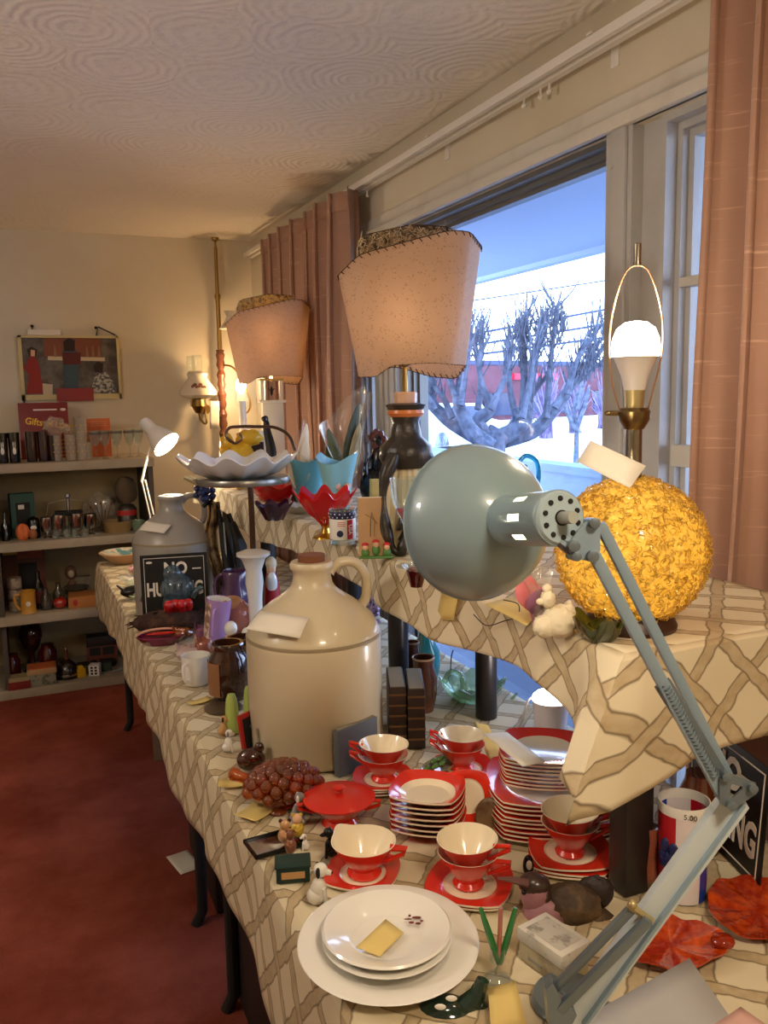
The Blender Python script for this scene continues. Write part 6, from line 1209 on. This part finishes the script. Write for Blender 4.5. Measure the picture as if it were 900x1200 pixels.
bgm=mat('black_tumbler_glass','#0a0909',.08,coat=.8)
for i,(x,lb_) in enumerate([(4,'black tumbler with a white printed mark, cut by the left edge of the photo'),(18,'black tumbler with a white printed mark, second from the left edge'),(38,'smoky brown tumbler, third on the top shelf'),(52,'dark brown tumbler with red tints in front of the red book'),(64,'short dark brown tumbler left of the gold-dotted glasses')]):
    gl(lb_,x,542,507 if i<4 else 512,13,Z3,bgm if i<2 else mat('smoky_glass','#2a1612',.06,coat=.8),tum,extra=mark if i<2 else None,group='dark tumblers on the top shelf')
def dots(o,r,h):
    g=G()
    for j in range(5):
        for i in range(8): a=2*PI*(i+.5*(j%2))/8; g.ball((r*cos(a),r*sin(a),h*(.2+.15*j)),.003,6,4)
    g.to('gold_dots',GOLD,o)
for i,x in enumerate((67,84)): gl(['left','right'][i]+' of two clear tumblers with gold dots and cellophane stuffed inside',x,541,511,14,Z3,mat('frosty_glass','#b7a893',.15,coat=.6,alpha=.6),tum,extra=dots,group='gold-dotted tumblers')
for i in range(2):
    o,l,r,h,k=sh_item('cellophane_wrap',['crumpled cellophane wrap sticking out of the left gold-dotted tumbler','crumpled cellophane wrap sticking out of the right gold-dotted tumbler'][i],'wrapping',[66,82][i],512,[492,503][i],[26,18][i],Z3+.13); g=G(); g.ball((0,0,h*.5),(r,r*.7,h*.5),20,12,fn=lambda v:1+.5*noise.noise(v*2.5)); g.to('film',CELLO,o,20)
for i,(x,t_) in enumerate(((97,490),(103,520))):
    gl(['tall glass topped by another glass, left of the orange card','shorter clear glass before the tall stacked one'][i],x,540,t_,15-3*i,Z3,mat('frosty_glass','#b7a893',.15,coat=.6,alpha=.6),tum,extra=dots if i==0 else None)
for i,x in enumerate((113,124,138,153,163)):
    gl('clear stemmed glass with a dark cut band, %s of five in the row'%['leftmost','second','middle one','fourth','rightmost'][i],x,539,506,13,Z3,CLR,stem,name='stemmed_glass',extra=lambda o,r,h:(lambda g:(g.lathe([(r*.98,h*.86),(r*1.01,h*.9),(r*1.02,h*.95)],20),g.to('cut_band',mat('cut_glass_grey','#6d6252',.2,alpha=.7),o)))(G()),group='stemmed glasses on the top shelf')
def standing(name,label,cat,px,pb,pt,w,z,m_,dy,rz=0,thick=.02,tilt=-.1):
    o,l,r,h,k=sh_item(name,label,cat,px,pb,pt,w,z,dy); g=G(); g.bb((-r,-thick/2,0),(r,thick/2,h),bev=.001); g.to('body',m_,o); o.rotation_euler=(tilt,0,facing(l)+rz); return o,l,r,h
o,l,r,h=standing('hardcover_book','dark red gift book with gold script standing on the top shelf under the picture','book',55,541,476,54,Z3,mat('book_red','#7c1d18',.45),.22)
g=G(); g.text('Gifts of Love',h*.17,Matrix.Translation((r*.2,-.0115,h*.62))@Matrix.Rotation(PI/2,4,'X')@Matrix.Rotation(-.15,4,'Z'),off=.0004,sx=.9); g.to('gold_script',GOLD,o,0); 
g=G(); g.bb((-r*.4,-.0112,h*.86),(r*.55,-.01,h*.885)); g.to('small_print',CARDW,o); g=G(); g.ball((r*.8,-.011,h*.87),(r*.12,.001,h*.025),10,6); g.to('label_spot',CARDW,o)
o,l,r,h=standing('orange_card','orange printed card standing behind the stemmed glasses','card',118,538,493,26,Z3,mat('orange_card','#c9683a',.7),.15,thick=.004); g=G(); 
for i in range(3): g.bb((-r*.7,-.0032,h*(.8+.05*i)),(r*.7,-.002,h*(.82+.05*i)))
g.to('small_print',mat('pale_orange','#e29a6c',.7),o)
# second shelf
o,l,r,h=standing('green_box','dark green box with printed label on the second shelf','box',28,628,577,26,Z2,mat('box_green','#23483a',.6),.1,.15,.07,0); g=G(); g.bb((-r*.6,-.037,h*.15),(r*.6,-.035,h*.8)); g.to('dark_label',BLK,o); g=G(); g.bb((-r*.4,-.039,h*.65),(r*.1,-.0372,h*.75)); g.to('small_print',CARDW,o)
gl('small dark bottle by the left upright on the second shelf',7,630,595,9,Z2,mat('dark_bottle_glass','#10120f',.06,coat=.8),[(0,0),(1,0),(1,.5),(.4,.65),(.35,1),(0,1)],name='bottle',cat='bottle')
o,l,r,h,k=sh_item('orange_figurine','orange and brown pumpkin figurine before the green box','figurine',31,629,608,24,Z2,-.03); g=G(); g.ball((-r*.3,0,h*.45),(r*.6,r*.5,h*.45),16,10,fn=lambda v:1+.08*cos(8*math.atan2(v.y,v.x))); g.to('pumpkin',ORG,o); g=G(); g.ball((r*.6,0,h*.3),(r*.4,r*.4,h*.3),12,8); g.to('small_pumpkin',mat('dull_orange','#9c5a30',.5),o)
o,l,r,h,k=sh_item('label_jar','short black jar with a white oval label right of the green box','jar',40,626,600,14,Z2,.02); lath([(0,0),(1,0),(1,.8),(.8,.9),(0,1)],r,h,'body',BLACK,o); g=G(); g.ball((0,-r,h*.5),(r*.5,.002,h*.1),10,6); g.to('oval_label',CARDW,o)
# chrome cruet set: tray stand, then four cups
o,l,r,h,k=sh_item('drinks_caddy','chrome caddy with a knobbed centre handle and black collar on the second shelf','caddy',82,621,574,62,Z2,.06)
g=G(); g.box(r*2,r*.9,.006); g.to('tray',CHROME,o); g=G(); g.bb((-r*.5,-r*.3,h*.48),(r*.5,r*.3,h*.58)); g.to('black_collar',BLK,o); g=G(); g.lathe([(0,0),(.007,0),(.007,h*.9),(.013,h*.93),(.013,h),(0,h)],14); g.to('handle_post',CHROME,o); g=G(); g.tube([(-r*.8,0,h*.45),(-r*.7,0,h*.8),(0,0,h*.88),(r*.7,0,h*.8),(r*.8,0,h*.45)],.002,6); g.to('wire_hoop',CHROME,o)
for i,x in enumerate((55,70,91,106)):
    gl('chrome footed cup, %s of four around the drinks caddy'%['leftmost','second','third','rightmost'][i],x,618 if i in(1,2) else 615,591,14,Z2,CHROME,[(0,0),(.8,0),(.7,.04),(.15,.1),(.15,.2),(.8,.3),(1,.4),(1,1),(.93,1),(.93,.4),(0,.3)],dy=-.03 if i in (1,2) else .0,name='chrome_cup',cat='cup',group='chrome cups')
for i,x in enumerate((66,78,88,100)): gl('tiny clear shot glass, %s of four before the drinks caddy'%['leftmost','second','third','rightmost'][i],x,628,618,8,Z2,CLR,tum,dy=-.06,name='shot_glass',group='shot glasses')
o,l,r,h,k=sh_item('wicker_basket','small shallow wicker basket right of the chrome cups','basket',138,622,609,34,Z2,.02); g=G(); g.lathe([(0,0),(r*.85,0),(r,h),(r*.93,h),(r*.8,.01),(0,.01)],28,shape=lambda a:1+.03*sin(24*a)); g.to('basket',mat('wicker','#8f7448',.7,bump=(80,.6,.006)),o)
o,l,r,h,k=sh_item('silver_spoon_set','bundle of shiny flatware leaning beside the wicker basket','cutlery',122,622,590,18,Z2,.06)
for i in range(5): a=-.5+.22*i; g=G(); g.tube([(0,0.01*i,.003),(h*sin(a)*.8,0.01*i,h*cos(a))],.0025,6); g.ball((h*sin(a)*.85,0.01*i,h*cos(a)*1.04),(.006,.002,.010),8,6); g.to('spoon',CHROME if i%2 else mat('copper_tone','#7a4a34',.3,.7),o)
o,l,r,h,k=sh_item('label_jar','dark jar with a red label and tall dried-grass topper near the desk lamp','jar',150,619,558,22,Z2,.08); lath([(0,0),(1,0),(1,.4),(.7,.48),(0,.5)],r,h,'body',mat('dark_jar','#3a342c',.2,coat=.6),o); lath([(1.01,.28),(1.03,.3),(1.03,.36),(1.01,.38)],r,h,'red_label',REDP,o); g=G(); g.ball((0,0,h*.74),(r*1.15,r,h*.26),18,12,fn=lambda v:1+.25*noise.noise(v*3)); g.to('dried_topper',mat('dried_topper','#5a4a38',.9),o,60)
o,l,r,h,k=sh_item('clear_bag','crumpled clear plastic bag behind the cups on the second shelf','wrapping',120,610,572,42,Z2,.25); g=G(); g.ball((0,0,h*.5),(r,r*.5,h*.5),20,12,fn=lambda v:1+.45*noise.noise(v*2.2)); g.to('film',CELLO,o,20)
o,l,r,h,k=sh_item('green_glass_dish','greenish glass dish at the right end of the second shelf','dish',161,618,606,18,Z2,.0); lath([(0,0),(.6,0),(1,1),(.93,1),(.5,.15),(0,.15)],r,h,'body',CRYS,o)
# third shelf
o,l,r,h=standing('game_box','brown and yellow board game box standing on the third shelf','box',32,713,646,46,Z1,mat('game_box_brown','#5a2c18',.6),.22,0,.05,-.05); g=G(); g.bb((-r*.95,-.0275,h*.86),(-r*.3,-.026,h*.99)); g.to('yellow_corner',YEL,o); g=G(); g.bb((-r*.3,-.0275,h*.78),(r*.9,-.026,h*.96)); g.to('orange_band',mat('rust_band','#8c4424',.6),o); g=G(); g.bb((-r*.25,-.0275,h*.1),(r*.6,-.026,h*.7)); g.to('dark_picture',BLK,o)
o,l,r,h,k=sh_item('spice_tins','stack of pale printed tins left of the yellow mug','tin',19,712,672,16,Z1,.06); 
for i in range(3): lath([(0,i*.33),(1,i*.33),(1,i*.33+.3),(0,i*.33+.31)],r,h,'tin',mat('pale_tin','#a89a88',.4,spot=(30,'#5a4438',.5,.65)),o)
o,l,r,h,k=sh_item('beer_mug','mustard yellow ceramic mug with a handle on the third shelf','mug',34,717,691,18,Z1,-.03); lath([(0,0),(1.02,0),(1,.06),(.95,.12),(.93,.9),(.98,1),(.9,1),(.86,.1),(0,.1)],r,h,'body',mat('mustard_glaze','#c08c34',.35,coat=.3),o); g=G(); g.tube(smooth_path([(-r*.9,0,h*.85),(-r*1.55,0,h*.8),(-r*1.5,0,h*.4),(-r*.95,0,h*.15)],5),.007,8); g.to('handle',mat('mustard_glaze','#c08c34',.35,coat=.3),o); g=G(); g.ball((0,-r*.95,h*.45),(r*.3,.002,h*.12),10,6); g.to('cream_badge',CARDW,o)
for i,(x,t_,w_) in enumerate(((47,668,12),(55,688,13),(70,684,13))):
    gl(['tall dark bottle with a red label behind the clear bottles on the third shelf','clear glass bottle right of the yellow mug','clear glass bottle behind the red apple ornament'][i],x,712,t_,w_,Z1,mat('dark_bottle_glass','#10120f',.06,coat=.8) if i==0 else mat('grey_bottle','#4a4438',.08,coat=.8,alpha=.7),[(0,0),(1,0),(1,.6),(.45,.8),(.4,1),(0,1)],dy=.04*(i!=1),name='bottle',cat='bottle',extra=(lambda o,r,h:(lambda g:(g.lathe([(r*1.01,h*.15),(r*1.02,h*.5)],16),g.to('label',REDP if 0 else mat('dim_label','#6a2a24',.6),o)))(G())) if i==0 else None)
o,l,r,h,k=sh_item('apple_ornament','shiny red apple ornament on the third shelf','ornament',71,713,699,16,Z1,-.02); g=G(); g.ball((0,0,h*.5),(r,r,h*.5),18,12); g.to('apple',mat('apple_red','#a02618',.1,coat=1),o); g=G(); g.tube([(0,0,h*.95),(.003,0,h*1.2)],.002,5); g.to('stem',DKWOOD,o)
o,l,r,h,k=sh_item('flat_game_box','flat orange box with a red spot lying on a white paper, third shelf','box',101,709,696,38,Z1,.02); g=G(); g.box(2*r,.16,h,None,.002); g.to('box',mat('flat_box_orange','#a86a34',.6),o); g=G(); g.ball((-r*.6,-.081,h*.5),(r*.13,.001,h*.3),12,6); g.to('red_spot',REDP,o)
o,l,r,h,k=sh_item('toy_figure','little standing toy figure with a round face behind the orange box','figurine',85,698,660,13,Z1,.22); g=G(); g.ball((0,0,h*.3),(r*.7,r*.6,h*.3),12,8); g.to('body',mat('dull_brown','#6a4430',.6),o); g=G(); g.ball((0,0,h*.78),(r,r*.8,h*.22),14,9); g.to('head',mat('dull_brown','#6a4430',.6),o); g=G(); g.ball((0,-r*.5,h*.76),(r*.6,r*.4,h*.13),12,8); g.to('face',mat('dim_face','#b8a48a',.6),o)
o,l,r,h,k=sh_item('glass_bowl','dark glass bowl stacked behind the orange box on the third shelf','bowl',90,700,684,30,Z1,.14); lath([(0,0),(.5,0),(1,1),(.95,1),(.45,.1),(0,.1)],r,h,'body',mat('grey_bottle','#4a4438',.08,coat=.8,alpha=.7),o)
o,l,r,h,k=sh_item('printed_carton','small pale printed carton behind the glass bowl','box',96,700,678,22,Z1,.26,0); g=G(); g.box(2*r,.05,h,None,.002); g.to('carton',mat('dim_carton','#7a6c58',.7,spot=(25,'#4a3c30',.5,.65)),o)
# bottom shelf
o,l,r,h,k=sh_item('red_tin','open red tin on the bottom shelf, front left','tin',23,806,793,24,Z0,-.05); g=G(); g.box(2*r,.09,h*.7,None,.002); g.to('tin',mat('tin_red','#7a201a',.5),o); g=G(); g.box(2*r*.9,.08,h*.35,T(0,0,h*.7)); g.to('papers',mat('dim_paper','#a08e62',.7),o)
o,l,r,h,k=sh_item('patterned_box','pale patterned box with an orange-trimmed lid on the bottom shelf','box',50,801,780,32,Z0,-.02); g=G(); g.box(2*r*.94,.12,h*.65,None,.002); g.to('body',mat('patterned_grey','#8b8a76',.7,spot=(40,'#5a5a4c',.5,.6)),o); g=G(); g.box(2*r,.13,h*.28,T(0,0,h*.65),.002); g.to('lid',mat('lid_cream','#b08f64',.6),o); g=G(); g.box(1.8*r,.11,.003,T(0,0,h*.93)); g.to('lid_print',ORG,o)
o,l,r,h,k=sh_item('yellow_block','tiny bright yellow toy block on the bottom shelf','toy',95,798,788,9,Z0,-.02,.4); g=G(); g.box(2*r,2*r,h,None,.002); g.to('block',YEL,o); g=G(); g.box(1.2*r,1.2*r,h*.3,T(0,0,h)); g.to('stud',YEL,o)
o,l,r,h,k=sh_item('giant_die','white block with black square dots on the bottom shelf','toy',112,794,781,12,Z0,-.02,-.25); g=G(); g.box(2*r,2*r,h,None,.003); g.to('block',WPAINT,o); g=G()
for i in range(2):
    for j in range(3): g.bb((-r*.6+i*r*.75,-r-.0008,h*(.15+.27*j)),(-r*.15+i*r*.75,-r+.0005,h*(.33+.27*j)))
g.to('dots',BLK,o)
o,l,r,h,k=sh_item('iron','dark flat iron shaped object with a chrome handle on the bottom shelf','appliance',80,800,764,28,Z0,.0); g=G(); g.lathe([(0,0),(r,0),(r,h*.25),(r*.7,h*.45),(r*.25,h*.6),(.0,h*.62)],28,shape=lambda a:1-.2*abs(sin(a))); g.to('body',mat('dark_iron','#1e1412',.25,coat=.5),o); g=G(); g.lathe([(0,h*.6),(r*.12,h*.6),(r*.14,h*.9),(r*.1,h),(0,h)],12); g.to('stopper',CHROME,o); g=G(); g.lathe([(r*1.0,h*.1),(r*1.02,h*.13),(r*1.0,h*.16)],28,shape=lambda a:1-.2*abs(sin(a))); g.to('trim',CHROME,o)
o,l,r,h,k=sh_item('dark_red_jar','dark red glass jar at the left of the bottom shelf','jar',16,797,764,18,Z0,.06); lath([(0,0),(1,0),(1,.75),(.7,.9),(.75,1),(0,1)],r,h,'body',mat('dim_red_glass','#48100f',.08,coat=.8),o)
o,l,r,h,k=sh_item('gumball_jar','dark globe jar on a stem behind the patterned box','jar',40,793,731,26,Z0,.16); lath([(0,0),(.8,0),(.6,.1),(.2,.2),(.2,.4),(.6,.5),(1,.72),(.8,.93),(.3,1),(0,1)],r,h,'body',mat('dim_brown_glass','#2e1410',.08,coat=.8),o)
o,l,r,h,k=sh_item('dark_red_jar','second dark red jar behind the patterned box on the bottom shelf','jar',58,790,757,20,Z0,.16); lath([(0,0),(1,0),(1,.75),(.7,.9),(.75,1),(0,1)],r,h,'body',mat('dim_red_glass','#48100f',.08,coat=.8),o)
o,l,r,h,k=sh_item('toy_truck','brown and orange toy bus with dark windows on the bottom shelf','toy',121,785,747,34,Z0,.14); g=G(); g.box(2*r,.1,h*.55,T(0,0,h*.12),.004); g.to('body',mat('toy_rust','#6a3420',.5),o); g=G(); g.box(2*r*.95,.095,h*.3,T(0,0,h*.67),.004); g.to('roof',mat('toy_roof','#1c1714',.5),o); g=G(); g.bb((-r*.8,-.052,h*.4),(-r*.1,-.05,h*.64)); g.bb((r*.05,-.052,h*.4),(r*.8,-.05,h*.64)); g.to('window_strip',BLK,o)
for s in(-.6,.6): g=G(); g.lathe([(0,-.052),(h*.14,-.052),(h*.14,.052),(0,.052)],14,frame((r*s,0,h*.14),(0,1,0))); g.to('wheels',BLK,o)
for i,(x,c_,lb_) in enumerate([(98,'#4a4a30','small olive toy building behind the yellow block'),(125,'#33402c','small green toy building right of the white block')]):
    o,l,r,h,k=sh_item('toy_building',lb_,'toy',x,788,775,12,Z0,.03); g=G(); g.box(2*r,.03,h*.8,None,.001); g.to('body',mat('toyb%d'%i,c_,.6),o); g=G(); g.box(2.2*r,.035,h*.2,T(0,0,h*.8)); g.to('roof',BLK,o)
o,l,r,h,k=sh_item('small_lever','little white plastic lever toy at the right of the bottom shelf','toy',138,790,780,12,Z0,-.03); g=G(); g.tube([(-r,0,.006),(r*.6,0,.012)],.005,8); g.ball((r*.8,0,.018),(.008,.008,.012),10,6); g.to('lever',GREYB,o)
# ------------------------------------------------------------ light and render settings
wd=bpy.data.worlds.new('sky'); SC.world=wd; wd.use_nodes=True; nt=wd.node_tree; bg=nt.nodes['Background']
tc=nt.nodes.new('ShaderNodeTexCoord'); sp=nt.nodes.new('ShaderNodeSeparateXYZ'); nt.links.new(tc.outputs['Generated'],sp.inputs[0])
rp=nt.nodes.new('ShaderNodeValToRGB'); nt.links.new(sp.outputs[2],rp.inputs[0]); e=rp.color_ramp.elements
e[0].position=0; e[0].color=(.85,.95,1.12,1); e[1].position=.6; e[1].color=(.42,.66,1.15,1); nt.links.new(rp.outputs[0],bg.inputs[0]); bg.inputs[1].default_value=5.5
# added fill lights, out of view, put in to brighten the room
def fill_light(x,y,pw,label):
    o=thing('added_ceiling_light',label,'added fill light',(x,y,CZ)); g=G(); g.lathe([(0,-.003),(.17,-.003),(.18,-.03),(.17,-.035)],32); g.to('rim',WPAINT,o)
    g=G(); g.lathe([(.165,-.02),(.15,-.06),(.1,-.09),(0,-.1)],32); g.to('diffuser',mat('diffuser','#fff1dc',.5,emit='#ffd7a0',es=3),o)
    l=bpy.data.lights.new('lamp_light','AREA'); l.shape='DISK'; l.size=.34; l.energy=pw; l.color=(1,.83,.62); q=bpy.data.objects.new('lamp_light',l); COL.objects.link(q); q.parent=o; q.location=(0,0,-.115)
fill_light(.45,-.35,17,'added round fill light under the ceiling, unseen, near the viewer')
o=thing('added_fill_globe','added white fill globe hanging unseen over the open carpet','added fill light',(-1.25,1.7,1.75)); g=G(); g.ball((0,0,.1),.11,28,18); g.to('globe',mat('globe_glass','#fff4e2',.4,emit='#fff0da',es=2.5,alpha=.999),o); g=G(); g.tube([(0,0,.2),(0,0,.65)],.004,6); g.to('cord',BLK,o)  # added globe, never in view, lifts the light on ceiling and carpet
light('lamp_light',(-.0,0,.24),36,(1,.9,.8),.12,parent=o)
SC.view_settings.view_transform='Standard'; SC.view_settings.look='None'; SC.view_settings.gamma=1; SC.view_settings.exposure=.42; SC.view_settings.use_curve_mapping=False
cy=SC.cycles; cy.use_denoising=True; cy.max_bounces=8; cy.diffuse_bounces=4; cy.glossy_bounces=3; cy.transmission_bounces=6; cy.transparent_max_bounces=16; cy.caustics_reflective=False; cy.caustics_refractive=False; cy.sample_clamp_indirect=4
cy.use_adaptive_sampling=True; cy.adaptive_threshold=.02
